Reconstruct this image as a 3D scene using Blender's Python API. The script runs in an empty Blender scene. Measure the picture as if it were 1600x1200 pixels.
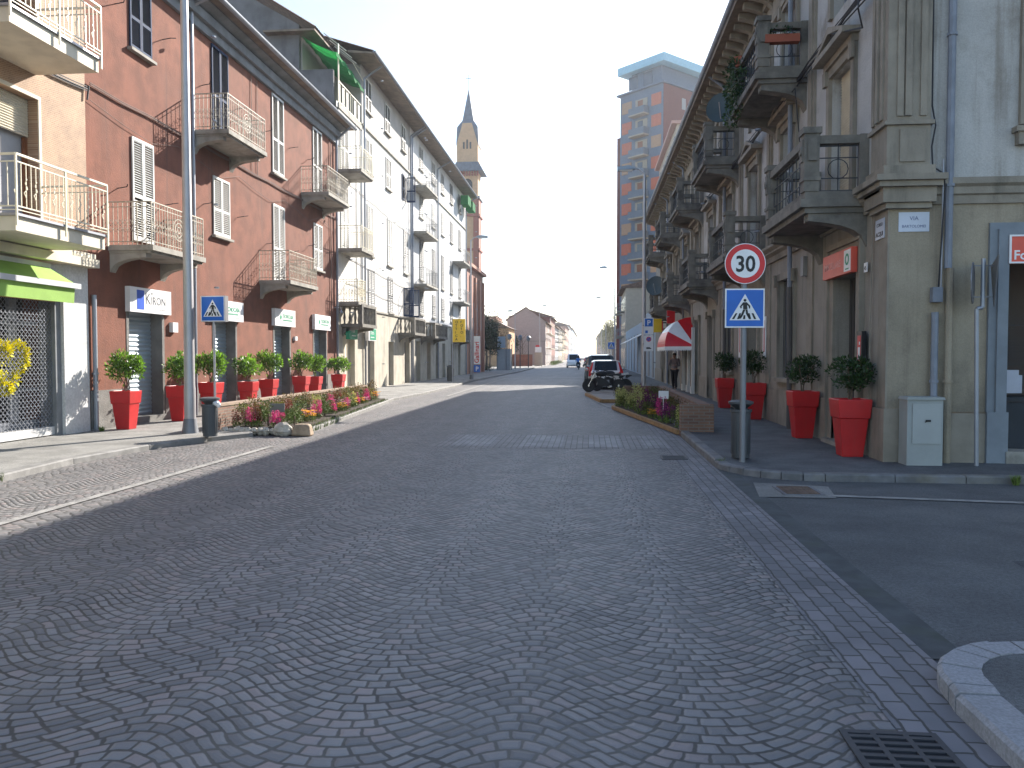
import bpy, bmesh, math, random
from math import sin, cos, pi, radians, sqrt
from mathutils import Vector, Matrix
scene = bpy.context.scene
rnd = random.Random(7)

# ------------------------------------------------------------------ camera, sky, sun
cam_d = bpy.data.cameras.new('camera')
cam = bpy.data.objects.new('camera', cam_d)
scene.collection.objects.link(cam)
cam_d.sensor_width = 36.0
cam_d.lens = 36.0 * 1240.0 / 1600.0
cam_d.clip_start = 0.05
cam_d.clip_end = 6000
cam.location = (0, 0, 1.7)
cam.rotation_euler = (radians(90 - 2.032), 0, radians(5.524))
scene.camera = cam

SUN = Vector((1.0, 1.9, 1.2)).normalized()
sun_el = math.asin(SUN.z)
sun_az = math.atan2(SUN.x, SUN.y)
world = bpy.data.worlds.new('World')
scene.world = world
world.use_nodes = True
wn = world.node_tree
bg = wn.nodes['Background']
sky = wn.nodes.new('ShaderNodeTexSky')
sky.sky_type = 'NISHITA'
sky.sun_disc = False
sky.sun_elevation = sun_el
sky.sun_rotation = sun_az
sky.air_density = 1.0
sky.dust_density = 0.6
sky.ozone_density = 1.0
wn.links.new(sky.outputs[0], bg.inputs[0])
bg.inputs[1].default_value = 0.112
sun_d = bpy.data.lights.new('sun', 'SUN')
sun_d.energy = 5.0
sun_d.angle = radians(0.5)
sun_d.color = (1.0, 0.93, 0.84)
sun_o = bpy.data.objects.new('sun', sun_d)
scene.collection.objects.link(sun_o)
sun_o.rotation_euler = SUN.to_track_quat('Z', 'Y').to_euler()
scene.view_settings.view_transform = 'Standard'
scene.view_settings.look = 'None'
scene.view_settings.exposure = 1.45
scene.view_settings.gamma = 1.0
scene.cycles.use_denoising = True
scene.cycles.max_bounces = 6
scene.cycles.diffuse_bounces = 3
scene.cycles.sample_clamp_indirect = 6.0

# ------------------------------------------------------------------ materials
MATS = {}


class NT:
    def __init__(s, name):
        s.m = bpy.data.materials.new(name)
        s.m.use_nodes = True
        s.t = s.m.node_tree
        s.b = s.t.nodes['Principled BSDF']

    def n(s, ty, **kw):
        o = s.t.nodes.new(ty)
        for k, v in kw.items():
            setattr(o, k, v)
        return o

    def l(s, a, b):
        s.t.links.new(a, b)

    def put(s, inp, v):
        if hasattr(v, 'is_output'):
            s.l(v, inp)
        elif isinstance(v, (tuple, list)):
            inp.default_value = (*v, 1.0) if len(v) == 3 and inp.type == 'RGBA' else v
        else:
            inp.default_value = v

    def math(s, op, a, b=0.0, c=0.0):
        o = s.n('ShaderNodeMath', operation=op)
        s.put(o.inputs[0], a)
        s.put(o.inputs[1], b)
        if op in ('SMOOTH_MIN', 'MULTIPLY_ADD', 'WRAP'):
            s.put(o.inputs[2], c)
        return o.outputs[0]

    def ramp(s, v, a, b, lo=0.0, hi=1.0):
        o = s.n('ShaderNodeMapRange', interpolation_type='SMOOTHSTEP')
        s.put(o.inputs[0], v)
        for i, q in enumerate((a, b, lo, hi)):
            o.inputs[i + 1].default_value = q
        return o.outputs[0]

    def mix(s, f, a, b, mode='MIX'):
        o = s.n('ShaderNodeMix', data_type='RGBA', blend_type=mode)
        s.put(o.inputs[0], f)
        s.put(o.inputs[6], a)
        s.put(o.inputs[7], b)
        return o.outputs[2]

    def co(s):
        return s.n('ShaderNodeTexCoord').outputs['Object']

    def noise(s, scale, detail=4, vec=None, rough=0.55, out=0):
        o = s.n('ShaderNodeTexNoise')
        o.inputs['Scale'].default_value = scale
        o.inputs['Detail'].default_value = detail
        o.inputs['Roughness'].default_value = rough
        s.l(vec if vec is not None else s.co(), o.inputs['Vector'])
        return o.outputs[out]

    def bump(s, h, strength, dist=0.02):
        o = s.n('ShaderNodeBump')
        o.inputs['Strength'].default_value = strength
        o.inputs['Distance'].default_value = dist
        s.l(h, o.inputs['Height'])
        s.l(o.outputs[0], s.b.inputs['Normal'])

    def scaled(s, v, sc):
        o = s.n('ShaderNodeVectorMath', operation='MULTIPLY')
        s.l(v, o.inputs[0])
        o.inputs[1].default_value = sc
        return o.outputs[0]


def mat(name, col, rough=0.7, var=0.15, scale=3.0, bump=0.0, bscale=40.0, metal=0.0, stain=None, samt=0.5,
        sscale=0.6, streak=False, island=0.0, spec=0.5, coat=0.0, bdist=0.02, grain=0.0, drips=None, trans=0.0):
    if name in MATS:
        return MATS[name]
    t = NT(name)
    t.b.inputs['Roughness'].default_value = rough
    t.b.inputs['Metallic'].default_value = metal
    t.b.inputs['Specular IOR Level'].default_value = spec
    t.b.inputs['Coat Weight'].default_value = coat
    c = t.co()
    nz = t.noise(scale, 5, c)
    dark = tuple(v * (1 - var) for v in col)
    lite = tuple(min(1, v * (1 + var)) for v in col)
    out = t.mix(t.ramp(nz, 0.3, 0.7), dark, lite)
    if stain:
        v = t.scaled(c, (1, 1, 0.18)) if streak else c
        s1 = t.noise(sscale * (2.5 if streak else 1), 7, v, 0.62)
        out = t.mix(t.math('MULTIPLY', t.ramp(s1, 0.48, 0.72), samt), out, stain)
    if drips:
        d1 = t.noise(1.0, 6, t.scaled(c, (5.0, 5.0, 0.22)), 0.65)
        d2 = t.noise(0.5, 3, c)
        out = t.mix(t.math('MULTIPLY', t.math('MULTIPLY', t.ramp(d1, 0.5, 0.74), t.ramp(d2, 0.35, 0.6)), 0.7), out, drips)
    if grain:
        gn = t.noise(190.0, 2, c)
        g2 = t.noise(45.0, 3, c)
        out = t.mix(1.0, out, t.mix(t.ramp(t.math('ADD', t.math('MULTIPLY', gn, 0.6), t.math('MULTIPLY', g2, 0.4)), 0.35, 0.65), (1 - grain,) * 3, (1 + grain,) * 3), 'MULTIPLY')
    if island:
        g = t.n('ShaderNodeNewGeometry').outputs['Random Per Island']
        out = t.mix(g, t.mix(1.0, out, (1 - island,) * 3, 'MULTIPLY'), t.mix(1.0, out, (1 + island, 1 + island, 1 + island * 0.4), 'MULTIPLY'))
    t.put(t.b.inputs['Base Color'], out)
    if trans:
        tr = t.n('ShaderNodeBsdfTranslucent')
        t.put(tr.inputs['Color'], t.mix(1.0, out, (1.5, 1.5, 1.0), 'MULTIPLY'))
        ms = t.n('ShaderNodeMixShader')
        ms.inputs[0].default_value = trans
        t.l(t.b.outputs[0], ms.inputs[1])
        t.l(tr.outputs[0], ms.inputs[2])
        t.l(ms.outputs[0], t.t.nodes['Material Output'].inputs['Surface'])
    if bump:
        t.bump(t.noise(bscale, 4, c), bump, bdist)
    MATS[name] = t.m
    return t.m


def plain(name, col, rough=0.6, metal=0.0, **k):
    return mat(name, col, rough, var=0.06, metal=metal, **k)


def glassy(name, col=(0.02, 0.025, 0.03), rough=0.08):
    if name in MATS:
        return MATS[name]
    t = NT(name)
    t.put(t.b.inputs['Base Color'], col)
    t.put(t.b.inputs['Roughness'], rough)
    t.b.inputs['Specular IOR Level'].default_value = 0.8
    t.bump(t.noise(1.3, 2), 0.05, 0.05)
    MATS[name] = t.m
    return t.m


def brickmat(name, c1, c2, mortar, bw, bh, swap='YZ', rough=0.8, bump=0.4, msize=0.01, tilt=0.0):
    if name in MATS:
        return MATS[name]
    t = NT(name)
    c = t.co()
    sp = t.n('ShaderNodeSeparateXYZ')
    t.l(c, sp.inputs[0])
    cb = t.n('ShaderNodeCombineXYZ')
    a = {'X': 0, 'Y': 1, 'Z': 2}
    if tilt:
        t.put(cb.inputs[0], t.math('ADD', t.math('MULTIPLY', sp.outputs[a[swap[0]]], cos(tilt)), t.math('MULTIPLY', sp.outputs[a[swap[1]]], sin(tilt))))
        t.put(cb.inputs[1], t.math('SUBTRACT', t.math('MULTIPLY', sp.outputs[a[swap[1]]], cos(tilt)), t.math('MULTIPLY', sp.outputs[a[swap[0]]], sin(tilt))))
    elif swap == 'SZ':
        pass
    else:
        t.l(sp.outputs[a[swap[0]]], cb.inputs[0])
        t.l(sp.outputs[a[swap[1]]], cb.inputs[1])
    b = t.n('ShaderNodeTexBrick')
    t.l(cb.outputs[0], b.inputs['Vector'])
    b.inputs['Color1'].default_value = (*c1, 1)
    b.inputs['Color2'].default_value = (*c2, 1)
    b.inputs['Mortar'].default_value = (*mortar, 1)
    b.inputs['Scale'].default_value = 1.0
    b.inputs['Mortar Size'].default_value = msize
    b.inputs['Brick Width'].default_value = bw
    b.inputs['Row Height'].default_value = bh
    nz = t.noise(2.0, 5)
    out = t.mix(1.0, b.outputs[0], t.mix(t.ramp(nz, 0.3, 0.7), (0.8,) * 3, (1.1, 1.08, 1.05)), 'MULTIPLY')
    t.put(t.b.inputs['Base Color'], out)
    t.put(t.b.inputs['Roughness'], rough)
    t.bump(t.math('SUBTRACT', 1.0, b.outputs[1]), bump, 0.01)
    MATS[name] = t.m
    return t.m


def cobbles():
    t = NT('fan laid porphyry cobbles')
    c = t.co()
    d1 = t.n('ShaderNodeVectorMath', operation='SUBTRACT')
    t.l(t.noise(1.7, 2, c, out=1), d1.inputs[0])
    d1.inputs[1].default_value = (0.5, 0.5, 0.5)
    d2 = t.n('ShaderNodeVectorMath', operation='SUBTRACT')
    t.l(t.noise(9.0, 2, c, out=1), d2.inputs[0])
    d2.inputs[1].default_value = (0.5, 0.5, 0.5)
    add = t.n('ShaderNodeVectorMath', operation='ADD')
    t.l(t.scaled(d1.outputs[0], (0.06, 0.06, 0)), add.inputs[0])
    t.l(t.scaled(d2.outputs[0], (0.03, 0.03, 0)), add.inputs[1])
    add2 = t.n('ShaderNodeVectorMath', operation='ADD')
    t.l(c, add2.inputs[0])
    t.l(add.outputs[0], add2.inputs[1])
    sp = t.n('ShaderNodeSeparateXYZ')
    t.l(add2.outputs[0], sp.inputs[0])
    x, y = sp.outputs[0], sp.outputs[1]
    w, d, lw, A = 1.68, 0.088, 0.106, 0.25
    M = t.math
    u = M('MULTIPLY', M('ADD', x, 1.15 + w / 2), 2 * pi / w)
    arc = M('MULTIPLY', M('ADD', M('COSINE', u), M('MULTIPLY', M('COSINE', M('MULTIPLY', u, 2.0)), 0.12)), A)
    slope = M('MULTIPLY', M('SINE', u), A * 2 * pi / w)
    cosl = M('DIVIDE', 1.0, M('SQRT', M('ADD', 1.0, M('MULTIPLY', slope, slope))))
    v = M('DIVIDE', M('SUBTRACT', y, arc), d)
    row = M('FLOOR', v)
    fv = M('SUBTRACT', v, row)
    wn1 = t.n('ShaderNodeTexWhiteNoise', noise_dimensions='1D')
    t.l(row, wn1.inputs['W'])
    cc = M('ADD', M('DIVIDE', M('SUBTRACT', x, M('MULTIPLY', M('MULTIPLY', slope, M('SUBTRACT', fv, 0.5)), d * 0.75)), lw), M('ADD', M('MULTIPLY', row, 0.5), M('ADD', M('MULTIPLY', wn1.outputs[0], 0.45), 4000.0)))
    ui = M('MODULO', row, 7.0)
    col = M('FLOOR', cc)
    fc = M('SUBTRACT', cc, col)
    e1 = M('MULTIPLY', M('MULTIPLY', M('MINIMUM', fv, M('SUBTRACT', 1.0, fv)), d), cosl)
    e2 = M('MULTIPLY', M('MINIMUM', fc, M('SUBTRACT', 1.0, fc)), lw)
    e = M('SMOOTH_MIN', e1, e2, 0.012)
    jw = t.noise(14.0, 3, c)
    ej = M('SUBTRACT', e, M('MULTIPLY', jw, 0.008))
    stone = t.ramp(ej, 0.0003, 0.0075)
    dome = t.ramp(ej, -0.001, 0.022)
    cb2 = t.n('ShaderNodeCombineXYZ')
    t.l(row, cb2.inputs[0])
    t.l(col, cb2.inputs[1])
    t.l(ui, cb2.inputs[2])
    wn2 = t.n('ShaderNodeTexWhiteNoise', noise_dimensions='3D')
    t.l(cb2.outputs[0], wn2.inputs['Vector'])
    sc = t.mix(wn2.outputs[0], (0.105, 0.103, 0.106), (0.225, 0.218, 0.215))
    sp2 = t.n('ShaderNodeSeparateColor')
    t.l(wn2.outputs[1], sp2.inputs[0])
    sc = t.mix(M('MULTIPLY', t.ramp(sp2.outputs[0], 0.72, 0.95), 0.5), sc, (0.21, 0.15, 0.14))
    big = t.noise(0.35, 6, t.scaled(c, (1.6, 0.35, 1)), 0.6)
    sc = t.mix(t.ramp(big, 0.35, 0.7), t.mix(1.0, sc, (0.78, 0.78, 0.8), 'MULTIPLY'), t.mix(1.0, sc, (1.2, 1.18, 1.15), 'MULTIPLY'))
    sc = t.mix(M('MULTIPLY', t.noise(120.0, 2, c), 0.25), sc, (0.3, 0.29, 0.28))
    jc = t.mix(t.ramp(t.noise(1.1, 4, c), 0.35, 0.65), (0.034, 0.033, 0.031), (0.08, 0.076, 0.068))
    out = t.mix(stone, jc, sc)
    t.put(t.b.inputs['Base Color'], out)
    t.put(t.b.inputs['Roughness'], M('ADD', 0.5, M('MULTIPLY', t.noise(3.0, 3, c), 0.25)))
    h = M('ADD', dome, M('ADD', M('MULTIPLY', sp2.outputs[1], 0.35), M('MULTIPLY', t.noise(60.0, 3, c), 0.25)))
    t.bump(h, 0.6, 0.010)
    return t.m


def setts(name, c1, c2, bw, bh, mort=(0.05, 0.048, 0.045)):
    t = NT(name)
    c = t.co()
    d2 = t.n('ShaderNodeVectorMath', operation='SUBTRACT')
    t.l(t.noise(7.0, 2, c, out=1), d2.inputs[0])
    d2.inputs[1].default_value = (0.5, 0.5, 0.5)
    add = t.n('ShaderNodeVectorMath', operation='ADD')
    t.l(c, add.inputs[0])
    t.l(t.scaled(d2.outputs[0], (0.03, 0.03, 0)), add.inputs[1])
    b = t.n('ShaderNodeTexBrick')
    mp = t.n('ShaderNodeMapping')
    mp.inputs['Rotation'].default_value = (0, 0, pi / 2)
    t.l(add.outputs[0], mp.inputs[0])
    t.l(mp.outputs[0], b.inputs['Vector'])
    b.inputs['Color1'].default_value = (*c1, 1)
    b.inputs['Color2'].default_value = (*c2, 1)
    b.inputs['Mortar'].default_value = (*mort, 1)
    b.inputs['Scale'].default_value = 1.0
    b.inputs['Mortar Size'].default_value = 0.009
    b.inputs['Mortar Smooth'].default_value = 0.4
    b.inputs['Brick Width'].default_value = bw
    b.inputs['Row Height'].default_value = bh
    t.put(t.b.inputs['Base Color'], t.mix(1.0, b.outputs[0], t.mix(t.ramp(t.noise(1.0, 6, c), 0.3, 0.7), (0.75,) * 3, (1.15,) * 3), 'MULTIPLY'))
    t.put(t.b.inputs['Roughness'], 0.65)
    t.bump(t.math('ADD', t.math('SUBTRACT', 1.0, b.outputs[1]), t.math('MULTIPLY', t.noise(60.0, 3, c), 0.3)), 0.6, 0.01)
    return t.m


M_COB = cobbles()
M_SETT = setts('straight laid granite setts', (0.13, 0.13, 0.14), (0.2, 0.19, 0.2), 0.2, 0.11)
M_CROSS = setts('grey crossing setts', (0.15, 0.15, 0.155), (0.21, 0.2, 0.2), 0.22, 0.11)
M_CROSSW = setts('worn white painted setts', (0.2, 0.2, 0.205), (0.27, 0.27, 0.275), 0.22, 0.11, (0.08, 0.08, 0.08))
M_ASPH = mat('side street asphalt', (0.085, 0.088, 0.09), 0.85, 0.2, 1.2, 0.5, 160, stain=(0.15, 0.15, 0.145), samt=0.55, sscale=0.35, bdist=0.01, grain=0.4)
M_ASPH2 = mat('pavement asphalt', (0.1, 0.103, 0.105), 0.85, 0.22, 2.0, 0.5, 150, stain=(0.065, 0.066, 0.07), samt=0.7, sscale=0.9, bdist=0.01, grain=0.4)
M_ASPHL = mat('pale old pavement asphalt', (0.22, 0.215, 0.2), 0.85, 0.2, 1.5, 0.4, 150, stain=(0.12, 0.115, 0.11), samt=0.8, sscale=0.8, bdist=0.01, grain=0.35)
M_GUT = mat('dark gutter strip', (0.055, 0.062, 0.065), 0.8, 0.25, 4.0, 0.4, 90, stain=(0.04, 0.05, 0.03), samt=0.6, sscale=2.5, bdist=0.006)
M_GRAN = mat('grey granite kerb', (0.27, 0.27, 0.28), 0.75, 0.18, 60, 0.3, 90, stain=(0.15, 0.145, 0.14), samt=0.6, sscale=2.0, bdist=0.005)
M_GRANY = mat('yellowed kerb stone', (0.27, 0.22, 0.12), 0.8, 0.3, 6, 0.3, 60, bdist=0.005)
M_LINE = mat('worn white road paint', (0.27, 0.262, 0.245), 0.8, 0.25, 5, stain=(0.17, 0.165, 0.16), samt=0.95, sscale=6.0, bump=0.3, bscale=40)
M_CONC = mat('old concrete', (0.32, 0.3, 0.26), 0.85, 0.15, 4, 0.3, 40, stain=(0.12, 0.11, 0.09), samt=0.7, sscale=1.5)
M_RED = mat('brick red stucco', (0.19, 0.068, 0.04), 0.92, 0.2, 2.0, 0.6, 26, grain=0.22, drips=(0.11, 0.055, 0.04), stain=(0.165, 0.068, 0.045), samt=0.6, sscale=0.5, bdist=0.015)
M_REDBASE = mat('grey cement plinth', (0.17, 0.165, 0.155), 0.9, 0.2, 3, 0.7, 30, stain=(0.09, 0.085, 0.08), samt=0.6)
M_TAN = brickmat('tan mosaic cladding', (0.38, 0.235, 0.14), (0.3, 0.18, 0.105), (0.42, 0.3, 0.2), 0.085, 0.036, 'YZ', 0.75, 0.4, 0.006, tilt=0.5)
M_CREAM = mat('cream painted concrete', (0.62, 0.56, 0.44), 0.7, 0.08, 3, stain=(0.42, 0.38, 0.3), samt=0.4, sscale=1.4)
M_MARBLE = mat('pale marble pillar', (0.58, 0.58, 0.57), 0.45, 0.12, 25, stain=(0.42, 0.42, 0.42), samt=0.5, sscale=3)
M_WHITE = mat('white plaster', (0.70, 0.68, 0.64), 0.9, 0.06, 1.5, 0.3, 30, stain=(0.5, 0.48, 0.44), samt=0.5, sscale=0.6, streak=True)
M_WHITE2 = mat('greyish white plaster', (0.6, 0.6, 0.6), 0.9, 0.08, 1.5, 0.3, 30, stain=(0.4, 0.4, 0.4), samt=0.6, sscale=0.6, streak=True)
M_GREYTOP = mat('warm grey attic plaster', (0.40, 0.385, 0.37), 0.9, 0.06, 1.5, 0.3, 30, stain=(0.3, 0.29, 0.27), samt=0.5, streak=True)
M_STONEG = mat('weathered ground floor render', (0.46, 0.42, 0.34), 0.9, 0.12, 2, 0.4, 25, stain=(0.24, 0.21, 0.17), samt=0.7, sscale=0.8, streak=True)
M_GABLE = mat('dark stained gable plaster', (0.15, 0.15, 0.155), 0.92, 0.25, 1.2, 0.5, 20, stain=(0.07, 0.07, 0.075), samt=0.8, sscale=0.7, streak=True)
M_SHUTW = plain('white painted louvre shutter', (0.58, 0.57, 0.54), 0.6)
M_SHUTB = plain('blue painted louvre shutter', (0.016, 0.035, 0.085), 0.75, spec=0.2)
M_SHUTG = plain('grey painted louvre shutter', (0.25, 0.25, 0.25), 0.6)
M_ROLL = plain('grey blue roller shutter', (0.33, 0.4, 0.46), 0.45, 0.2)
M_IRONW = mat('cream painted iron', (0.42, 0.38, 0.30), 0.6, 0.3, 12)
M_IRONWW = plain('ivory painted rail', (0.72, 0.66, 0.5), 0.5)
M_IRON = plain('dark wrought iron', (0.03, 0.035, 0.045), 0.55)
M_DARK = plain('dark interior', (0.012, 0.012, 0.014), 0.8)
M_GLASS = glassy('window glass')
M_CURT = plain('pale curtain behind glass', (0.35, 0.35, 0.36), 0.7)
M_WOOD = mat('brown wooden frame', (0.2, 0.07, 0.025), 0.5, 0.2, 8)
M_ZINC = plain('grey zinc gutter', (0.3, 0.32, 0.36), 0.45, 0.5)
M_ZINCD = mat('painted downpipe', (0.2, 0.22, 0.26), 0.55, 0.12, 4)
M_EAVE = mat('brown eave soffit', (0.2, 0.155, 0.115), 0.85, 0.2, 3, 0.3, 30, stain=(0.1, 0.08, 0.06), samt=0.5)
M_FRIEZE = mat('grey moulded frieze', (0.2, 0.21, 0.22), 0.85, 0.15, 3, stain=(0.11, 0.115, 0.12), samt=0.5)
M_TILE = mat('old roof tiles', (0.16, 0.1, 0.08), 0.85, 0.35, 6, 0.8, 9, island=0.3)
M_ST = mat('grey beige stone dressing', (0.28, 0.245, 0.195), 0.88, 0.12, 3, 0.4, 35, stain=(0.1, 0.088, 0.07), samt=0.65, sscale=0.9, streak=True)
M_STD = mat('soot darkened balcony stone', (0.19, 0.175, 0.15), 0.9, 0.2, 4, 0.5, 35, stain=(0.055, 0.05, 0.045), samt=0.8, sscale=1.3)
M_WR = mat('beige corner render', drips=(0.15, 0.12, 0.09), grain=0.12, col=(0.33, 0.28, 0.205), rough=0.9, var=0.1, scale=1.5, bump=0.4, bscale=30, stain=(0.17, 0.145, 0.11), samt=0.8, sscale=0.7)
M_WRU = mat('pale flaking upper render', drips=(0.2, 0.17, 0.135), grain=0.12, col=(0.44, 0.425, 0.40), rough=0.9, var=0.09, scale=1.2, bump=0.5, bscale=25, stain=(0.22, 0.195, 0.16), samt=0.9, sscale=0.9)
M_WRF = mat('grey street front render', drips=(0.13, 0.115, 0.095), grain=0.12, col=(0.30, 0.27, 0.225), rough=0.9, var=0.09, scale=1.5, bump=0.4, bscale=30, stain=(0.19, 0.175, 0.15), samt=0.6, sscale=0.8, streak=True)
M_SHOPF = mat('blue grey shop surround', (0.2, 0.225, 0.25), 0.7, 0.1, 3, stain=(0.14, 0.15, 0.165), samt=0.5)
M_POT = mat('red planter plastic', (0.5, 0.012, 0.014), 0.45, 0.12, 2.5, drips=(0.3, 0.05, 0.04), stain=(0.36, 0.03, 0.025), samt=0.5, sscale=1.6)
M_SOIL = mat('potting soil', (0.05, 0.035, 0.025), 0.95, 0.4, 30, 0.8, 50)
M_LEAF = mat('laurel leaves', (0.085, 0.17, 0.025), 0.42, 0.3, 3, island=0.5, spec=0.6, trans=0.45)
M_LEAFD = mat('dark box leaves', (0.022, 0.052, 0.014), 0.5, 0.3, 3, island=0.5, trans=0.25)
M_BARK = mat('brown bark', (0.14, 0.1, 0.07), 0.9, 0.3, 20, 0.6, 40)
M_POLE = plain('galvanised pole', (0.42, 0.41, 0.42), 0.45, 0.55)
M_POLED = plain('dark galvanised pole', (0.2, 0.21, 0.23), 0.5, 0.5)
M_BIN = plain('dark grey bin steel', (0.07, 0.078, 0.085), 0.5, 0.2)
M_BLUE = plain('sign blue', (0.005, 0.12, 0.5), 0.4)
M_SW = plain('sign white', (0.78, 0.78, 0.78), 0.45)
M_SK = plain('sign black', (0.012, 0.012, 0.012), 0.5)
M_SR = plain('sign red', (0.6, 0.01, 0.015), 0.4)
M_SG = plain('sign green', (0.0, 0.28, 0.14), 0.5)
M_SY = plain('sign yellow', (0.75, 0.5, 0.02), 0.5)
M_SO = plain('orange red shop sign', (0.72, 0.1, 0.06), 0.5)
M_SGREY = plain('sign back grey', (0.22, 0.22, 0.23), 0.5, 0.4)
M_BRW = brickmat('brown garden brick', (0.24, 0.13, 0.085), (0.16, 0.085, 0.06), (0.2, 0.17, 0.14), 0.22, 0.065, 'YZ')
M_BRX = brickmat('brown garden brick end', (0.24, 0.13, 0.085), (0.16, 0.085, 0.06), (0.2, 0.17, 0.14), 0.22, 0.065, 'XZ')
M_TIM = mat('weathered timber edging', (0.33, 0.2, 0.09), 0.8, 0.25, 8, 0.4, 30)
M_ROCK = mat('white landscape rock', (0.5, 0.45, 0.38), 0.85, 0.2, 6, 0.6, 18)
M_ROCKB = mat('brown landscape rock', (0.34, 0.25, 0.17), 0.85, 0.25, 6, 0.6, 18)
M_AWN = plain('lime green awning cloth', (0.25, 0.42, 0.08), 0.8)
M_SILV = plain('silver awning bar', (0.55, 0.56, 0.58), 0.4, 0.3)
M_SAND = mat('sand coloured fascia', (0.45, 0.29, 0.13), 0.7, 0.08)
M_NET = mat('green shade net', (0.012, 0.2, 0.06), 0.9, 0.3, 20, trans=0.35)
M_BLACK = plain('black rubber', (0.015, 0.015, 0.016), 0.6)
M_CHROME = plain('bare metal', (0.5, 0.5, 0.52), 0.25, 0.9)
M_CABLE = plain('black cable', (0.03, 0.03, 0.035), 0.7)
M_BRICKR = brickmat('church red brick', (0.3, 0.095, 0.06), (0.24, 0.075, 0.05), (0.28, 0.2, 0.16), 0.28, 0.08, 'XZ', 0.85, 0.2)
M_OCH = mat('ochre church plaster', (0.5, 0.31, 0.17), 0.85, 0.08)
M_SLATE = mat('blue grey spire slate', (0.085, 0.11, 0.15), 0.6, 0.2, 2)

# ------------------------------------------------------------------ mesh helpers
ORG = {}


class MB:
    def __init__(s):
        s.v = []
        s.f = []
        s.mi = []
        s.cur = 0

    def piece(s):
        s.marks = getattr(s, 'marks', [0]) + [len(s.v)]

    def build_each(s, name, m, parent, smooth=False):
        mk = sorted(set(getattr(s, 'marks', [0]) + [len(s.v)]))
        out = []
        for a, b in zip(mk[:-1], mk[1:]):
            q = MB()
            q.v = s.v[a:b]
            q.f = [tuple(i - a for i in f) for f in s.f if a <= f[0] < b]
            q.mi = [0] * len(q.f)
            out.append(q.build(name, m, parent, smooth))
        return out

    def add(s, vs, fs):
        o = len(s.v)
        s.v += [tuple(q) for q in vs]
        for f in fs:
            s.f.append(tuple(i + o for i in f))
            s.mi.append(s.cur)

    def quad(s, *p):
        s.add(p, [tuple(range(len(p)))])

    def box(s, x0, x1, y0, y1, z0, z1, f=None):
        f = f or (lambda a, b, c: (a, b, c))
        vs = [f(x, y, z) for x in (x0, x1) for y in (y0, y1) for z in (z0, z1)]
        s.add(vs, [(0, 1, 3, 2), (4, 6, 7, 5), (0, 4, 5, 1), (2, 3, 7, 6), (0, 2, 6, 4), (1, 5, 7, 3)])

    def prism(s, poly, f, a, b):
        """poly: list of 2d points, f(p,q,t) maps to 3d, extruded from t=a to t=b"""
        n = len(poly)
        vs = [f(p, q, a) for p, q in poly] + [f(p, q, b) for p, q in poly]
        fs = [tuple(range(n)), tuple(range(2 * n - 1, n - 1, -1))] + [(i, (i + 1) % n, n + (i + 1) % n, n + i) for i in range(n)]
        s.add(vs, fs)

    def bar(s, a, b, r, n=4, r2=None, cap=True):
        a, b = Vector(a), Vector(b)
        d = (b - a)
        if d.length < 1e-6:
            return
        d.normalize()
        up = Vector((0, 0, 1)) if abs(d.z) < 0.9 else Vector((1, 0, 0))
        x = d.cross(up).normalized()
        y = d.cross(x)
        r2 = r if r2 is None else r2
        off = pi / n
        vs = [a + (x * cos(2 * pi * i / n + off) + y * sin(2 * pi * i / n + off)) * r for i in range(n)]
        vs += [b + (x * cos(2 * pi * i / n + off) + y * sin(2 * pi * i / n + off)) * r2 for i in range(n)]
        fs = [(i, (i + 1) % n, n + (i + 1) % n, n + i) for i in range(n)]
        if cap:
            fs += [tuple(range(n))[::-1], tuple(range(n, 2 * n))]
        s.add(vs, fs)

    def path(s, pts, r, n=6):
        for a, b in zip(pts[:-1], pts[1:]):
            s.bar(a, b, r, n)

    def lathe(s, c, prof, n=16, f=None):
        """prof: list of (r,z) ; c base centre"""
        f = f or (lambda a, b, cc: (a, b, cc))
        vs = []
        for r, z in prof:
            for i in range(n):
                vs.append(f(c[0] + r * cos(2 * pi * i / n), c[1] + r * sin(2 * pi * i / n), c[2] + z))
        m = len(prof)
        fs = [(k * n + i, k * n + (i + 1) % n, (k + 1) * n + (i + 1) % n, (k + 1) * n + i) for k in range(m - 1) for i in range(n)]
        fs += [tuple(range(n))[::-1], tuple((m - 1) * n + i for i in range(n))]
        s.add(vs, fs)

    def ring(s, f, cu, cv, n0, ro, ri, th, k=20):
        vs = []
        for i in range(k):
            a = 2 * pi * i / k
            for r in (ro, ri):
                for t in (n0, n0 + th):
                    vs.append(f(cu + r * cos(a), cv + r * sin(a), t))
        fs = []
        for i in range(k):
            a, b = 4 * i, 4 * ((i + 1) % k)
            fs += [(a, b, b + 1, a + 1), (a + 2, a + 3, b + 3, b + 2), (a + 1, b + 1, b + 3, a + 3), (a, a + 2, b + 2, b)]
        s.add(vs, fs)

    def ball(s, c, r, n=10, m=6, jit=0.0, rng=rnd):
        rx, ry, rz = r if isinstance(r, (tuple, list)) else (r, r, r)
        vs = []
        for j in range(1, m):
            t = pi * j / m
            for i in range(n):
                k = 1 + rng.uniform(-jit, jit)
                a = 2 * pi * i / n
                vs.append((c[0] + rx * sin(t) * cos(a) * k, c[1] + ry * sin(t) * sin(a) * k, c[2] + rz * cos(t) * k))
        top = len(vs)
        vs += [(c[0], c[1], c[2] + rz), (c[0], c[1], c[2] - rz)]
        fs = [(j * n + i, (j + 1) * n + i, (j + 1) * n + (i + 1) % n, j * n + (i + 1) % n) for j in range(m - 2) for i in range(n)]
        fs += [(top, i, (i + 1) % n) for i in range(n)] + [(top + 1, (m - 2) * n + (i + 1) % n, (m - 2) * n + i) for i in range(n)]
        s.add(vs, fs)

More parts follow.
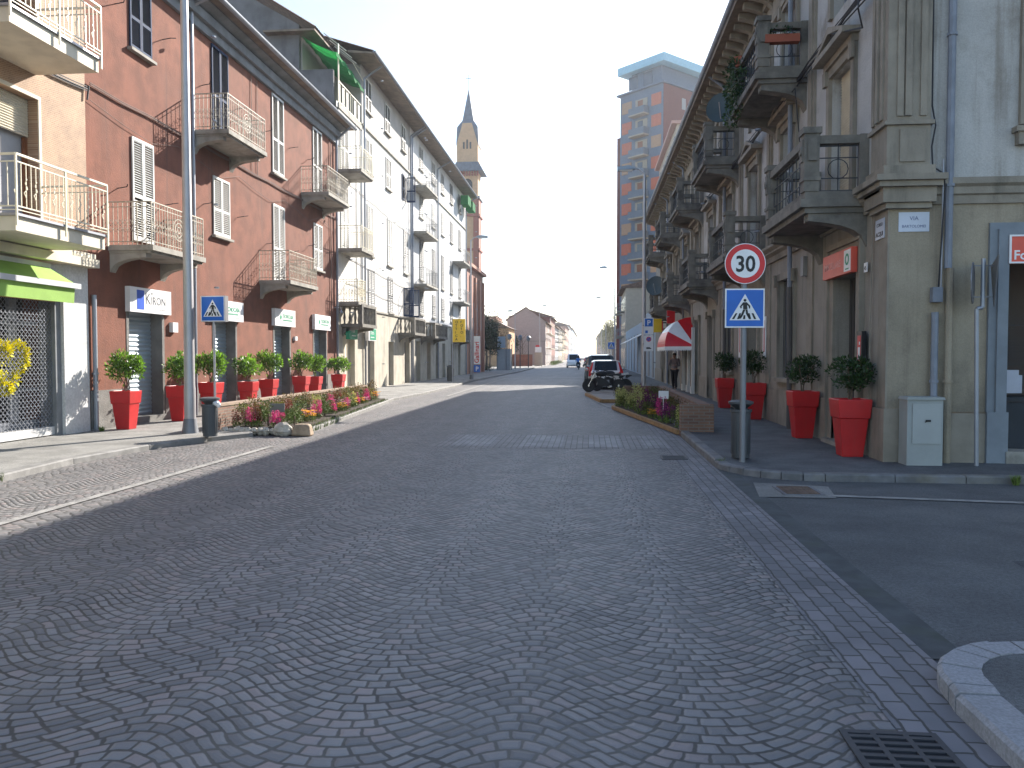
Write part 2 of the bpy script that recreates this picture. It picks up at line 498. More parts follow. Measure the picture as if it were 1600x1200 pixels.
    def leaves(s, c, rad, n, size, rng=rnd, hollow=0.55, up=0.3):
        for _ in range(n):
            d = Vector((rng.gauss(0, 1), rng.gauss(0, 1), rng.gauss(0, 1))).normalized()
            k = hollow + (1 - hollow) * rng.random() ** 0.6
            p = Vector((c[0] + d.x * rad[0] * k, c[1] + d.y * rad[1] * k, c[2] + d.z * rad[2] * k))
            a = (d + Vector((rng.gauss(0, .6), rng.gauss(0, .6), rng.gauss(0, .6) + up))).normalized()
            b = a.cross(Vector((rng.gauss(0, 1), rng.gauss(0, 1), rng.gauss(0, 1)))).normalized()
            L = size * rng.uniform(0.7, 1.3)
            w = L * 0.42
            s.add([p, p + a * L * .5 + b * w * .5, p + a * L, p + a * L * .5 - b * w * .5], [(0, 1, 2, 3)])

    def build(s, name, mats, parent=None, smooth=False, recalc=True):
        org = ORG.get(parent.name, Vector()) if parent else getattr(s, 'org', Vector())
        me = bpy.data.meshes.new(name)
        me.from_pydata([(p[0] - org[0], p[1] - org[1], p[2] - org[2]) for p in s.v], [], s.f)
        if not isinstance(mats, (list, tuple)):
            mats = [mats]
        for m in mats:
            me.materials.append(m)
        if len(mats) > 1:
            me.polygons.foreach_set('material_index', s.mi)
        if recalc:
            bm = bmesh.new()
            bm.from_mesh(me)
            bmesh.ops.recalc_face_normals(bm, faces=bm.faces)
            bm.to_mesh(me)
            bm.free()
        if smooth:
            me.polygons.foreach_set('use_smooth', [True] * len(me.polygons))
            try:
                me.set_sharp_from_angle(angle=radians(40))
            except Exception:
                pass
        o = bpy.data.objects.new(name, me)
        scene.collection.objects.link(o)
        if parent:
            o.parent = parent
            ORG[o.name] = org
        else:
            o.location = org
        return o


def tag(o, label=None, cat=None, group=None, kind=None):
    if label:
        o['label'] = label
    if cat:
        o['category'] = cat
    if group:
        o['group'] = group
    if kind:
        o['kind'] = kind
    return o


def root(name, label, cat, loc=(0, 0, 0), group=None, rz=0.0):
    """an Empty at the thing's base; parts are given in world metres (rz = 0) and stored relative to it"""
    o = bpy.data.objects.new(name, None)
    o.empty_display_size = 0.3
    scene.collection.objects.link(o)
    o.location = loc
    ORG[o.name] = Vector(loc)
    return tag(o, label, cat, group)


def copy_tree(o, parent=None):
    c = o.copy()
    scene.collection.objects.link(c)
    if parent:
        c.parent = parent
    for ch in o.children:
        copy_tree(ch, c)
    return c


def single(name, mb, m, label, cat, loc, group=None, smooth=False):
    mb.org = Vector(loc)
    return tag(mb.build(name, m, None, smooth), label, cat, group)


def struct(name, mb, m, smooth=False):
    return tag(mb.build(name, m, None, smooth), kind='structure')


def frame(ox, oy, oz, ud, nd):
    """facade frame: u along ud, v up, n out along nd"""
    ux, uy = ud
    nx, ny = nd
    return lambda u, v, n: (ox + ux * u + nx * n, oy + uy * u + ny * n, oz + v)


XL, XR = -10.6, 4.5
FL = frame(XL, 0, 0, (0, 1), (1, 0))        # left fronts: u = Y, out = +X
FR = frame(XR, 0, 0, (0, 1), (-1, 0))       # right fronts: u = Y, out = -X
FC = frame(0, 12.5, 0, (1, 0), (0, -1))     # side street front: u = X, out = -Y
FONT = {}


def text(mb, s, f, u, v, n, size, sg=1, sx=1.0, align='LEFT', bold=False, th=0.004):
    cu = bpy.data.curves.new('t', 'FONT')
    cu.body = s
    cu.size = size
    cu.align_x = align
    cu.extrude = th / 2
    cu.offset = size * 0.02 if bold else 0
    cu.resolution_u = 3
    o = bpy.data.objects.new('t', cu)
    scene.collection.objects.link(o)
    dg = bpy.context.evaluated_depsgraph_get()
    me = bpy.data.meshes.new_from_object(o.evaluated_get(dg))
    mb.add([f(u + sg * sx * p.co.x, v + p.co.y, n + p.co.z) for p in me.vertices], [tuple(q.vertices) for q in me.polygons])
    bpy.data.objects.remove(o)
    bpy.data.meshes.remove(me)
    bpy.data.curves.remove(cu)


def wall_holes(mb, f, u0, u1, v0, v1, holes, depth=0.2, n0=0.0):
    us = sorted({u0, u1} | {q for h in holes for q in h[:2] if u0 < q < u1})
    vs = sorted({v0, v1} | {q for h in holes for q in h[2:4] if v0 < q < v1})
    for a, b in zip(us[:-1], us[1:]):
        for c, d in zip(vs[:-1], vs[1:]):
            mu, mv = (a + b) / 2, (c + d) / 2
            if any(h[0] < mu < h[1] and h[2] < mv < h[3] for h in holes):
                continue
            mb.quad(f(a, c, n0), f(b, c, n0), f(b, d, n0), f(a, d, n0))
    for h in holes:
        a, b, c, d = h[:4]
        a, b, c, d = max(a, u0), min(b, u1), max(c, v0), min(d, v1)
        if a >= b or c >= d:
            continue
        dp = h[4] if len(h) > 4 else depth
        mb.quad(f(a, c, n0), f(a, d, n0), f(a, d, n0 - dp), f(a, c, n0 - dp))
        mb.quad(f(b, c, n0), f(b, d, n0), f(b, d, n0 - dp), f(b, c, n0 - dp))
        if c > v0 + 1e-4:
            mb.quad(f(a, c, n0), f(b, c, n0), f(b, c, n0 - dp), f(a, c, n0 - dp))
        if d < v1 - 1e-4:
            mb.quad(f(a, d, n0), f(b, d, n0), f(b, d, n0 - dp), f(a, d, n0 - dp))


def leaf_shutter(mb, f, u0, u1, v0, v1, n0, th=0.035, slat=0.055):
    """one louvred leaf"""
    fr = 0.05
    mid = v0 + (v1 - v0) * 0.42
    for a, b in ((u0, u0 + fr), (u1 - fr, u1)):
        mb.box(a, b, v0, v1, n0, n0 + th, f)
    for a, b in ((v0, v0 + .1), (mid, mid + .08), (v1 - .07, v1)):
        mb.box(u0 + fr, u1 - fr, a, b, n0 + .002, n0 + th - .002, f)
    z = v0 + .1
    while z < v1 - .09:
        if not (mid - .04 < z < mid + .07):
            mb.quad(f(u0 + fr, z, n0 + th), f(u1 - fr, z, n0 + th), f(u1 - fr, z + slat * .5, n0 + .006), f(u0 + fr, z + slat * .5, n0 + .006))
        z += slat


def shuttered_window(parent, f, u0, u1, v0, v1, m, sill=True, inset=0.0, recess=0.2, back=True, slat=0.055):
    g = MB()
    if back:
        g.box(u0 + .01, u1 - .01, v0 + .01, v1 - .01, -recess, -recess + .03, f)
    else:
        g.quad(f(u0, v0, .0), f(u1, v0, .0), f(u1, v1, .0), f(u0, v1, .0))
    w = g.build('window', M_DARK, parent)
    for a, b in ((u0, (u0 + u1) / 2 - .004), ((u0 + u1) / 2 + .004, u1)):
        s = MB()
        leaf_shutter(s, f, a, b, v0, v1, inset, slat=slat)
        s.build('shutter', m, w)
    if sill:
        s = MB()
        s.box(u0 - .08, u1 + .08, v0 - .07, v0 - .003, 0.001, .12, f)
        s.build('sill', M_CONC, w)
    return w


def metal_rail(mb, f, u0, u1, n1, v0, h, step=0.11, r=0.008, curls=True, na=0.0, uin=0.0):
    segs = [((u0, na), (u0, n1)), ((u0, n1), (u1, n1)), ((u1, n1), (u1, na))]
    for (a, an), (b, bn) in segs:
        for v, rr in ((v0 + h, r * 2.2), (v0 + h - .11, r * 1.3), (v0 + .08, r * 1.4)):
            mb.bar(f(a, v, an), f(b, v, bn), rr)
        L = abs(b - a) + abs(bn - an)
        k = max(2, int(L / step))
        for i in range(k + 1):
            t = i / k
            uu, nn = a + (b - a) * t, an + (bn - an) * t
            mb.bar(f(uu, v0, nn), f(uu, v0 + h, nn), r if i % 6 else r * 1.8)
            if curls and i < k:
                q = (i + .5) / k
                uu, nn = a + (b - a) * q, an + (bn - an) * q
                du, dn = (b - a) / L * step * .42, (bn - an) / L * step * .42
                for vc, rr in ((v0 + h * .52, .07), (v0 + h * .36, .05)):
                    pts = [f(uu + du * cos(x), vc + rr * sin(x), nn + dn * cos(x)) for x in (0, pi / 2, pi, 3 * pi / 2, 2 * pi)]
                    for p, q2 in zip(pts[:-1], pts[1:]):
                        mb.bar(p, q2, r * .8, 3, cap=False)


def console(mb, f, u0, u1, vtop, n1, h):
    poly = [(0, vtop), (n1, vtop), (n1, vtop - h * .22)] + [(n1 * (1 - .95 * sin(t * pi / 10)), vtop - h * (.25 + .6 * (1 - cos(t * pi / 10)))) for t in range(1, 5)] + [(0.0, vtop - h)]
    mb.prism(poly, lambda p, q, t: f(t, q, p), u0, u1)


def iron_balcony(parent, f, u0, u1, v0, out=1.0, h=0.95, slab=0.12, m_slab=None, m_rail=None, brackets=True, step=.11, bh=.42, curls=True, name='balcony', front_ring=True):
    s = MB()
    s.box(u0 - .04, u1 + .04, v0 - slab, v0, 0.0, out + .05, f)
    s.box(u0, u1, v0 - slab - .05, v0 - slab - .001, 0.0, out - .02, f)
    b = s.build(name, m_slab or M_CONC, parent)
    r = MB()
    metal_rail(r, f, u0, u1, out, v0, h, step, curls=curls)
    if front_ring:
        uc = (u0 + u1) / 2
        for ro in (.26, .17, .08):
            r.ring(f, uc, v0 + h * .52, out - .006, ro, ro - .016, .012, 18)
    r.build('railing', m_rail or M_IRONW, b)
    if brackets:
        for a in (u0 + .02, u1 - .24):
            c = MB()
            console(c, f, a, a + .22, v0 - slab - .05, out * .85, bh)
            c.build('bracket', m_slab or M_CONC, b)
    return b


def stone_balcony(parent, f, u0, u1, v0, out=1.0, m=None, detail=True):
    m = m or M_STD
    s = MB()
    s.box(u0 - .06, u1 + .06, v0 - .13, v0, 0.0, out + .08, f)
    s.box(u0, u1, v0 - .22, v0 - .131, 0.0, out, f)
    # stone kerb, posts and top rail
    s.box(u0, u1, v0 + .001, v0 + .13, out - .16, out - .002, f)
    for a in (u0, u1 - .16):
        s.box(a, a + .16, v0 + .001, v0 + .13, 0.0, out - .161, f)
    b = s.build('balcony', m, parent)
    p = MB()
    for a in (u0 - .02, u1 - .22):
        p.piece()
        p.box(a, a + .24, v0 + .131, v0 + 1.06, out - .22, out + .02, f)
        p.box(a - .03, a + .27, v0 + 1.061, v0 + 1.16, out - .25, out + .05, f)
        p.box(a - .02, a + .26, v0 + .30, v0 + .36, out - .24, out + .04, f)
        p.box(a + .05, a + .19, v0 + .62, v0 + .98, out + .02, out + .045, f)
        p.ring(f, a + .12, v0 + .80, out + .03, .075, .03, .035, 10)
        for sg in (-1, 1):
            uu = a - .045 if sg < 0 else a + .24
            p.box(uu, uu + .025, v0 + .62, v0 + .98, out - .17, out - .03, f)
    p.build_each('post', m, b)
    w = MB()
    for a in (u0 - .01, u1 - .13):
        w.box(a, a + .14, v0 + .131, v0 + 1.04, 0.0, .14, f)
        w.piece()
    w.build_each('post', m, b)
    r = MB()
    r.box(u0 + .22, u1 - .22, v0 + .9, v0 + 1.03, out - .17, out - .01, f)
    for a in (u0 + .01, u1 - .17):
        r.box(a, a + .16, v0 + .9, v0 + 1.03, .14, out - .22, f)
    r.build('stone_rail', m, b)
    g = MB()

    def panel(pt, L):
        for v in (v0 + .15, v0 + .35, v0 + .68, v0 + .87):
            g.bar(pt(0, v), pt(L, v), .011)
        k = max(2, int(L / .22))
        for i in range(k + 1):
            g.bar(pt(L * i / k, v0 + .13), pt(L * i / k, v0 + .9), .011)
        if detail:
            c = L / 2
            for q in range(12):
                a0, a1 = 2 * pi * q / 12, 2 * pi * (q + 1) / 12
                g.bar(pt(c + .16 * cos(a0), v0 + .5 + .16 * sin(a0)), pt(c + .16 * cos(a1), v0 + .5 + .16 * sin(a1)), .009, 3)
    panel(lambda t, v: f(u0 + .22 + t, v, out - .09), (u1 - u0) - .44)
    panel(lambda t, v: f(u0 + .08, v, .14 + t), out - .36)
    panel(lambda t, v: f(u1 - .08, v, .14 + t), out - .36)
    g.build('iron_grille', M_IRON, b)
    for a in (u0 + .04, u1 - .32):
        c = MB()
        console(c, f, a, a + .28, v0 - .221, out * .93, .55)
        c.ring(f, a + .14, v0 - .30, out * .93, .05, .015, .02, 10)
        c.build('bracket', m, b)
    return b


def roller(mb, f, u0, u1, v0, v1, n0, pitch=.1):
    z = v0
    while z < v1 - 1e-6:
        t = min(z + pitch, v1)
        mb.quad(f(u0, z, n0), f(u1, z, n0), f(u1, z + (t - z) * .55, n0 + .022), f(u0, z + (t - z) * .55, n0 + .022))
        mb.quad(f(u0, z + (t - z) * .55, n0 + .022), f(u1, z + (t - z) * .55, n0 + .022), f(u1, t, n0), f(u0, t, n0))
        z = t


def downpipe(name, parent, pts, r, m, f=None, clips=True):
    mb = MB()
    P = [f(*p) if f else p for p in pts]
    mb.path(P, r, 8)
    if clips:
        a, b = P[0], P[-1]
        z = min(a[2], b[2]) + 1.2
        while z < max(a[2], b[2]):
            mb.lathe((a[0], a[1], z), [(r * 1.35, 0), (r * 1.35, .04)], 8)
            z += 2.2
    return mb.build(name, m, parent, smooth=True)


def tiled_roof(mb, f, u0, u1, v_e, n_e, n_r, v_r, step=.22, amp=.03):
    """pantile roof slope from the eave (n_e,v_e) up to (n_r,v_r): corrugated sheet with thickness"""
    k = max(2, int(round((u1 - u0) / step)))
    rows = 8
    vs = []
    for j in range(rows + 1):
        t = j / rows
        for i in range(k * 2 + 1):
            u = u0 + (u1 - u0) * i / (k * 2)
            a = amp if i % 2 else -amp
            vs.append(f(u, v_e + (v_r - v_e) * t + a + .05, n_e + (n_r - n_e) * t))
    w = k * 2 + 1
    fs = [(j * w + i, j * w + i + 1, (j + 1) * w + i + 1, (j + 1) * w + i) for j in range(rows) for i in range(w - 1)]
    mb.add(vs, fs)
    mb.quad(f(u0, v_e - .02, n_e), f(u1, v_e - .02, n_e), f(u1, v_r - .02, n_r), f(u0, v_r - .02, n_r))

# ------------------------------------------------------------------ ground, road, pavements
def sheet(name, pts, z, m):
    mb = MB()
    mb.quad(*[(x, y, z) for x, y in pts])
    return struct(name, mb, m)


sheet('ground', [(-3000, -400), (3000, -400), (3000, 4000), (-3000, 4000)], -0.012, M_ASPHL)
sheet('side_street', [(1.8, -12), (60, -12), (60, 12.6), (1.8, 12.6)], -0.006, M_ASPH)
sheet('cobbled_road', [(-8.4, -14), (1.45, -14), (1.45, 230), (-8.4, 230)], 0.0, M_COB)
sheet('road_edge_setts', [(1.4, -14), (1.92, -14), (1.92, 230), (1.4, 230)], 0.004, M_SETT)
sheet('gutter_strip', [(1.92, 4.6), (2.14, 4.6), (2.14, 11.7), (1.92, 12.6)], 0.002, M_GUT)
sheet('pedestrian_crossing', [(-2.9, 14.45), (1.42, 14.6), (1.42, 17.1), (-2.9, 16.95)], 0.003, M_CROSS)
mb = MB()
for x0, x1 in ((-2.6, -1.85), (-1.3, -.5), (.0, .62), (1.05, 1.5)):
    mb.quad((x0, 14.75, .007), (x1, 14.75, .007), (x1, 16.85, .007), (x0, 16.85, .007))
struct('crossing_stripes', mb, M_CROSSW)
mb = MB()
mb.quad((-5.96, -3, .012), (-5.84, -3, .012), (-5.84, 14.3, .012), (-5.96, 14.3, .012))
mb.quad((-6.0, 33, .012), (-5.88, 33, .012), (-6.2, 60, .012), (-6.32, 60, .012))
mb.quad((.72, 26.2, .012), (.6, 26.2, .012), (-.1, 33.2, .012), (.02, 33.2, .012))
mb.quad((2.9, 9.86, .004), (2.9, 9.98, .004), (9, 9.2, .004), (9, 9.05, .004))
mb.quad((-3.6, 62, .012), (-.5, 62, .012), (-.5, 63.2, .012), (-3.6, 63.2, .012))
struct('road_markings', mb, M_LINE)
# worn wheel track along the crossing curve
mb = MB()
mb.quad((2.05, 9.75, .003), (2.95, 9.75, .003), (3.1, 10.6, .003), (2.2, 10.85, .003))
struct('asphalt_patch', mb, M_ASPHL)


sheet('asphalt_repair', [(3.4, 5.1), (9.5, 5.0), (9.5, 6.9), (6.0, 7.3), (3.5, 6.9)], -0.003, mat('newer dark asphalt', (0.06, 0.063, 0.067), .9, .15, 3, .4, 150, grain=.35, bdist=.01))


def offset_poly(pts, w):
    out = []
    n = len(pts)
    for i, p in enumerate(pts):
        a = Vector(pts[max(0, i - 1)])
        b = Vector(pts[min(n - 1, i + 1)])
        d = (b - a).normalized()
        out.append((p[0] - d.y * w, p[1] + d.x * w))
    return out


def resample(pts, L):
    out = [pts[0]]
    for a, b in zip(pts[:-1], pts[1:]):
        a, b = Vector(a), Vector(b)
        k = max(1, int((b - a).length / L))
        for i in range(1, k + 1):
            out.append(tuple(a + (b - a) * i / k))
    return out


def kerb(name, pts, w, z, m, L=1.0, gap=.006):
    """kerb stones along pts, w > 0: body to the left of travel"""
    p = resample(pts, L)
    q = offset_poly(p, w)
    mb = MB()
    for i in range(len(p) - 1):
        a, b, c, d = [Vector(v) for v in (p[i], p[i + 1], q[i + 1], q[i])]
        dd = (b - a).normalized() * gap
        a, b, c, d = a + dd, b - dd, c - dd, d + dd
        hz = z + rnd.uniform(-.004, .004)
        be = (d - a).normalized() * .02
        vs = [(v.x, v.y, -.02) for v in (a, b, c, d)] + [(v.x, v.y, hz - .02) for v in (a, b)] + \
             [((a + be).x, (a + be).y, hz), ((b + be).x, (b + be).y, hz), (c.x, c.y, hz), (d.x, d.y, hz)]
        mb.add(vs, [(0, 3, 2, 1), (0, 1, 5, 4), (4, 5, 7, 6), (6, 7, 8, 9), (2, 3, 9, 8), (0, 4, 6, 9, 3), (1, 2, 8, 7, 5)])
    return struct(name, mb, m)


def arc(cx, cy, r, a0, a1, n=8):
    return [(cx + r * cos(radians(a0 + (a1 - a0) * i / n)), cy + r * sin(radians(a0 + (a1 - a0) * i / n))) for i in range(n + 1)]


# right pavement by the corner house
rk = [(45, 11.05)] + arc(3.2, 12.35, 1.28, 270, 180, 7) + [(1.94, 17.0), (1.94, 130)]
M_GRAND = mat('dark grimy kerb stone', (0.15, 0.15, 0.155), 0.8, 0.25, 5, 0.3, 60, stain=(0.2, 0.165, 0.08), samt=0.7, sscale=0.7, bdist=0.005)
kerb('kerb', rk[:9], -.16, .1, M_GRAND, .9)
kerb('kerb', rk[8:], -.16, .12, M_GRAND, 1.1)
mb = MB()
inner = offset_poly(rk, -.15)
mb.quad(*[(x, y, .098) for x, y in inner], (6.5, 130, .098), (6.5, 14.5, .098), (45, 14.5, .098))
struct('pavement', mb, M_ASPH2)
# near right pavement corner
nk = [(1.74, -14), (1.74, 3.9)] + arc(2.42, 4.02, .66, 180, 95, 7) + [(45, 4.9)]
kerb('kerb', nk[::-1], .2, .1, M_GRAN, .62)
mb = MB()
inn = offset_poly(nk[::-1], .195)
mb.quad(*[(x, y, .096) for x, y in inn], (45, -14, .096))
struct('pavement', mb, M_ASPH2)
# left pavement
M_GRANL = mat('dusty kerb stone', (0.2, 0.195, 0.185), 0.8, 0.2, 5, 0.3, 60, stain=(0.13, 0.125, 0.115), samt=0.6, sscale=1.5, bdist=0.005)
lk = [(-7.85, -14), (-7.85, 9.8), (-8.05, 11.7), (-7.9, 13.6), (-7.5, 15.0), (-7.0, 16.0)]
kerb('kerb', lk, .2, .1, M_GRANL, 1.0)
lk2 = [(-6.05, 16.5), (-6.9, 25.5), (-7.35, 29.5), (-7.15, 34), (-7.25, 42), (-7.6, 52), (-7.4, 66), (-7.1, 80), (-7.6, 140)]
kerb('kerb', lk2, .18, .11, M_GRANL, 1.0)
mb = MB()
li = offset_poly(lk, .195) + [(-6.3, 16.35)] + offset_poly(lk2, .175)
mb.quad(*[(x, y, .098) for x, y in li], (-60, 140, .098), (-60, 60, .098), (-12, 60, .098), (-12, -14, .098))
struct('pavement', mb, M_ASPHL)

# ------------------------------------------------------------------ left: tan corner house
mn = MB
tan = root('apartment_house', 'tan mosaic clad apartment house at the far left with ivory balconies and lime awning', 'building', (-10.6, 11, 0))
wt = mn()
wall_holes(wt, FL, 2.0, 16.0, 3.85, 11.5, [(11.9, 14.53, 4.06, 6.63, .35), (7.6, 9.6, 4.06, 6.63, .35), (11.9, 14.53, 7.4, 9.9, .35), (7.6, 9.6, 7.4, 9.9, .35)], .35)
wt.quad((-10.6, 2, 0), (-20, 2, 0), (-20, 2, 11.5), (-10.6, 2, 11.5))
wt.build('wall', M_TAN, tan, recalc=False)
g = mn()
g.box(-20, -10.2, 1.8, 16.0, 11.5, 11.75)
g.build('roof', M_CONC, tan)
for z0, z1 in ((4.06, 6.63), (7.4, 9.9)):
    for u0, u1 in ((11.9, 14.53), (7.6, 9.6)):
        w = mn()
        w.box(u0, u1, z0, z1 - .02, -.34, -.3, FL)
        wi = w.build('window', M_CURT if z0 < 5 else M_DARK, tan)
        r = mn()
        roller(r, FL, u0 + .02, u1 - .02, z1 - .72, z1 - .01, -.2, .05)
        r.build('roller_shutter', M_CREAM, wi)
        r = mn()
        for a in (u0, (u0 + u1) / 2 - .35, (u0 + u1) / 2 + .35, u1 - .09):
            r.box(a, a + .09, z0, z1 - .73, -.28, -.22, FL)
        r.box(u0, u1, z0, z0 + .25, -.29, -.23, FL)
        r.build('frame', M_WOOD, wi)
        r = mn()
        for a, b, c, d in ((u0 - .07, u0, z0, z1 + .07), (u1, u1 + .07, z0, z1 + .07), (u0, u1, z1, z1 + .07)):
            r.box(a, b, c, d, .001, .025, FL)
        r.build('architrave', M_CREAM, wi)


def modern_balcony(parent, u0, u1, v0, out, bays):
    s = mn()
    s.box(u0 + .05, u1, v0 - .27, v0 - .03, 0.0, out, FL)
    b = s.build('balcony', M_CREAM, parent)
    s = mn()
    s.box(u0, u1 + .04, v0 - .029, v0 + .012, 0.0, out + .05, FL)
    s.build('edge_trim', M_ZINC, b)
    r = mn()
    n1 = out + .06
    h = .96
    for v, q in ((v0 + h, .025), (v0 + h - .12, .014), (v0 + .12, .014), (v0 + .06, .01)):
        r.path([FL(u0, v, 0), FL(u0, v, n1), FL(u1, v, n1), FL(u1, v, 0)], q, 4)
    posts = [u0 + (u1 - u0) * i / bays for i in range(bays + 1)]
    for p in posts:
        r.bar(FL(p, v0 - .2, n1), FL(p, v0 + h, n1), .02)
    k = int((u1 - u0) / .115)
    for i in range(k + 1):
        u = u0 + (u1 - u0) * i / k
        r.bar(FL(u, v0 + .12, n1), FL(u, v0 + h - .12, n1), .008)
        if i % 2 == 0 and i < k:
            w = .05
            zs = [v0 + .28, v0 + .36, v0 + .44, v0 + .52, v0 + .60]
            us = [u, u - w, u + w * .6, u - w * .4, u + w * .4]
            for a in range(4):
                r.bar(FL(us[a], zs[a], n1), FL(us[a + 1], zs[a + 1], n1), .008)
    for i in range(9):
        n = n1 * i / 9
        for uu in (u0, u1):
            r.bar(FL(uu, v0 + .12, n), FL(uu, v0 + h - .12, n), .008)
    r.build('railing', M_IRONWW, b)
    return b


modern_balcony(tan, 12.15, 14.6, 4.02, 1.28, 2)
modern_balcony(tan, 12.1, 14.5, 7.36, 1.28, 2)
modern_balcony(tan, 7.4, 9.8, 4.02, 1.28, 2)
g = mn()
g.box(15.15, 15.95, .1, 3.55, -.3, .02, FL)
g.build('pillar', M_MARBLE, tan)
g = mn()
g.box(14.98, 15.15, .1, 3.2, -.4, -.05, FL)
g.piece()
g.box(8.0, 8.3, .1, 3.2, -.3, .0, FL)
g.build_each('pillar', M_FRIEZE, tan)
g = mn()
g.box(2.0, 8.0, .1, 3.55, -.3, .0, FL)
g.build('ground_floor_wall', M_MARBLE, tan)
g = mn()
g.box(2, 15.97, 3.551, 3.72, -.3, .28, FL)
g.box(2, 15.97, 3.721, 3.84, -.3, .2, FL)
g.build('canopy_ledge', M_CREAM, tan)
g = mn()
g.box(8.3, 15.0, 2.78, 3.12, -.1, .06, FL)
g.build('fascia', M_SAND, tan)
shopi = mn()
shopi.box(8.3, 15.0, .1, 3.1, -2.5, -.75, FL)
shopi.build('shop_interior', M_DARK, tan)
sg = mn()
for a, b, c, d in ((8.3, 15.0, .1, .42), (8.3, 15, 2.3, 2.38), (8.3, 15, 1.0, 1.06), (10.3, 10.36, .4, 2.8), (12.3, 12.36, .4, 2.8), (14.2, 14.42, .4, 2.8)):
    sg.box(a, b, c, d, -.5, -.44, FL)
sg.build('shopfront_frame', M_ZINC, tan)
g = mn()
g.box(8.3, 15, .12, .28, -.34, -.1, FL)
g.build('sill', M_MARBLE, tan)
g = mn()
p = .105
u0, u1, v0, v1 = 8.3, 14.98, .3, 2.78
k = int((u1 - u0 + (v1 - v0)) / p)
for i in range(k):
    a = u0 - (v1 - v0) + i * p
    for sgn in (1, -1):
        ua, ub = (a, a + (v1 - v0))
        va, vb = (v0, v1) if sgn > 0 else (v1, v0)
        if ua < u0:
            va += (u0 - ua) * (1 if sgn > 0 else -1)
            ua = u0
        if ub > u1:
            vb -= (ub - u1) * (1 if sgn > 0 else -1)
            ub = u1
        if ub - ua > .05:
            g.bar(FL(ua, va, -.14), FL(ub, vb, -.14 + .006 * sgn), .005)
for i in range(int((u1 - 11) / p)):
    for j in range(int((v1 - v0) / p)):
        g.box(11 + i * p - .011, 11 + i * p + .011, v0 + j * p - .011 + (i % 2) * 0, v0 + j * p + .011, -.15, -.125, FL)
g.build('grille', M_ZINC, tan)
# lime awning rolled over the shop
aw = mn()
aw.prism([(.06, 3.45), (.62, 3.12), (.62, 3.08), (.06, 3.40)], lambda p, q, t: FL(t, q, p), 8.2, 14.6)
aw.prism([(.66, 3.0), (.68, 3.0), (.66, 2.72), (.64, 2.72)], lambda p, q, t: FL(t, q, p), 8.2, 14.55)
an = aw.build('awning', M_AWN, tan)
aw = mn()
aw.box(8.15, 14.66, 3.0, 3.1, .6, .74, FL)
aw.box(8.15, 14.66, 3.36, 3.5, .0, .12, FL)
aw.build('awning_bar', M_SILV, an)


def pipes_and_cables():
    c = mn()
    for dz, r in ((0, .018), (.05, .012), (-.04, .01)):
        pts = [(XL + .05, 12 + i * .5, 7.3 + dz - .03 * sin(i * 1.3)) for i in range(9)]
        c.path(pts, r, 5)
    c.path([(XL + .05, 16.0, 7.1), (XL + .06, 16.05, 7.4)], .02, 5)
    return c


pipes_and_cables().build('cable', M_CABLE, tan)

# yellow heart wreath behind the grille
hw = mn()
for i in range(420):
    t = 2 * pi * rnd.random()
    x = 16 * sin(t) ** 3 / 17
    y = (13 * cos(t) - 5 * cos(2 * t) - 2 * cos(3 * t) - cos(4 * t)) / 17
    c = (XL - .2 + rnd.uniform(-.05, .05), 13.8 + x * .52 + rnd.uniform(-.045, .045), 1.56 + y * .52 + rnd.uniform(-.045, .045))
    hw.leaves(c, (.01, .01, .01), 3, .11)
o = single('heart_wreath', hw, plain('yellow paper leaves', (0.85, 0.75, 0.02), 0.7), 'yellow heart shaped leaf wreath hanging behind the diamond grille of the awned shop', 'decoration', (XL - .26, 13.8, 1.0))
ht = mn()
for i, s_ in enumerate(('IO STO', 'CON LA', 'MIA')):
    text(ht, s_, FL, 13.8, 1.66 - i * .16, -.25, .16, 1, 1.0, 'CENTER', True)
ORG[o.name] = Vector((XL - .26, 13.8, 1.0))
ht.build('lettering', MATS['yellow paper leaves'], o)

# ------------------------------------------------------------------ left: brick red house
red = root('stuccoed_house', 'brick red stuccoed three storey house with white shutters and four closed shops', 'building', (-10.6, 24.4, 0))
RB = {'d': [(17.35, 18.98), (21.55, 23.11), (25.89, 27.45), (29.78, 31.4)], 'w': [(17.67, 18.58), (21.68, 22.7), (25.95, 26.95), (29.9, 30.9)]}
holes = [(a, b, .12, 3.08, .35) for a, b in RB['d']]
top_z = [(8.83, 10.48), (8.0, 10.48), (7.86, 10.5), (7.95, 10.5)]
mid_z = [(4.4, 6.8), (5.13, 6.8), (4.2, 6.83), (5.06, 6.84)]
wmb = mn()
wall_holes(wmb, FL, 16.0, 32.9, .95, 11.0, holes, .35)
for u_ in (32.9,):
    wmb.quad((XL, u_, 0), (-20, u_, 0), (-20, u_, 11), (XL, u_, 11))
wmb.quad((XL, 16.0, 0), (-20, 16.0, 0), (-20, 16.0, 11), (XL, 16.0, 11))
wmb.build('wall', M_RED, red, recalc=False)
g = mn()
ed = [16.0] + [q for d in RB['d'] for q in d] + [32.9]
for a, b in zip(ed[::2], ed[1::2]):
    g.box(a, b, 0, .95, -.35, .03, FL)
    g.piece()
g.build_each('plinth', M_REDBASE, red)
for k in range(4):
    u0, u1 = RB['w'][k]
    for (z0, z1), m in ((top_z[k], M_SHUTB if k < 2 else M_SHUTW), (mid_z[k], M_SHUTW)):
        shuttered_window(red, FL, u0, u1, z0, z1, m, sill=z0 > 4.9 and z0 not in (8.0, 7.95), inset=.01, back=False)
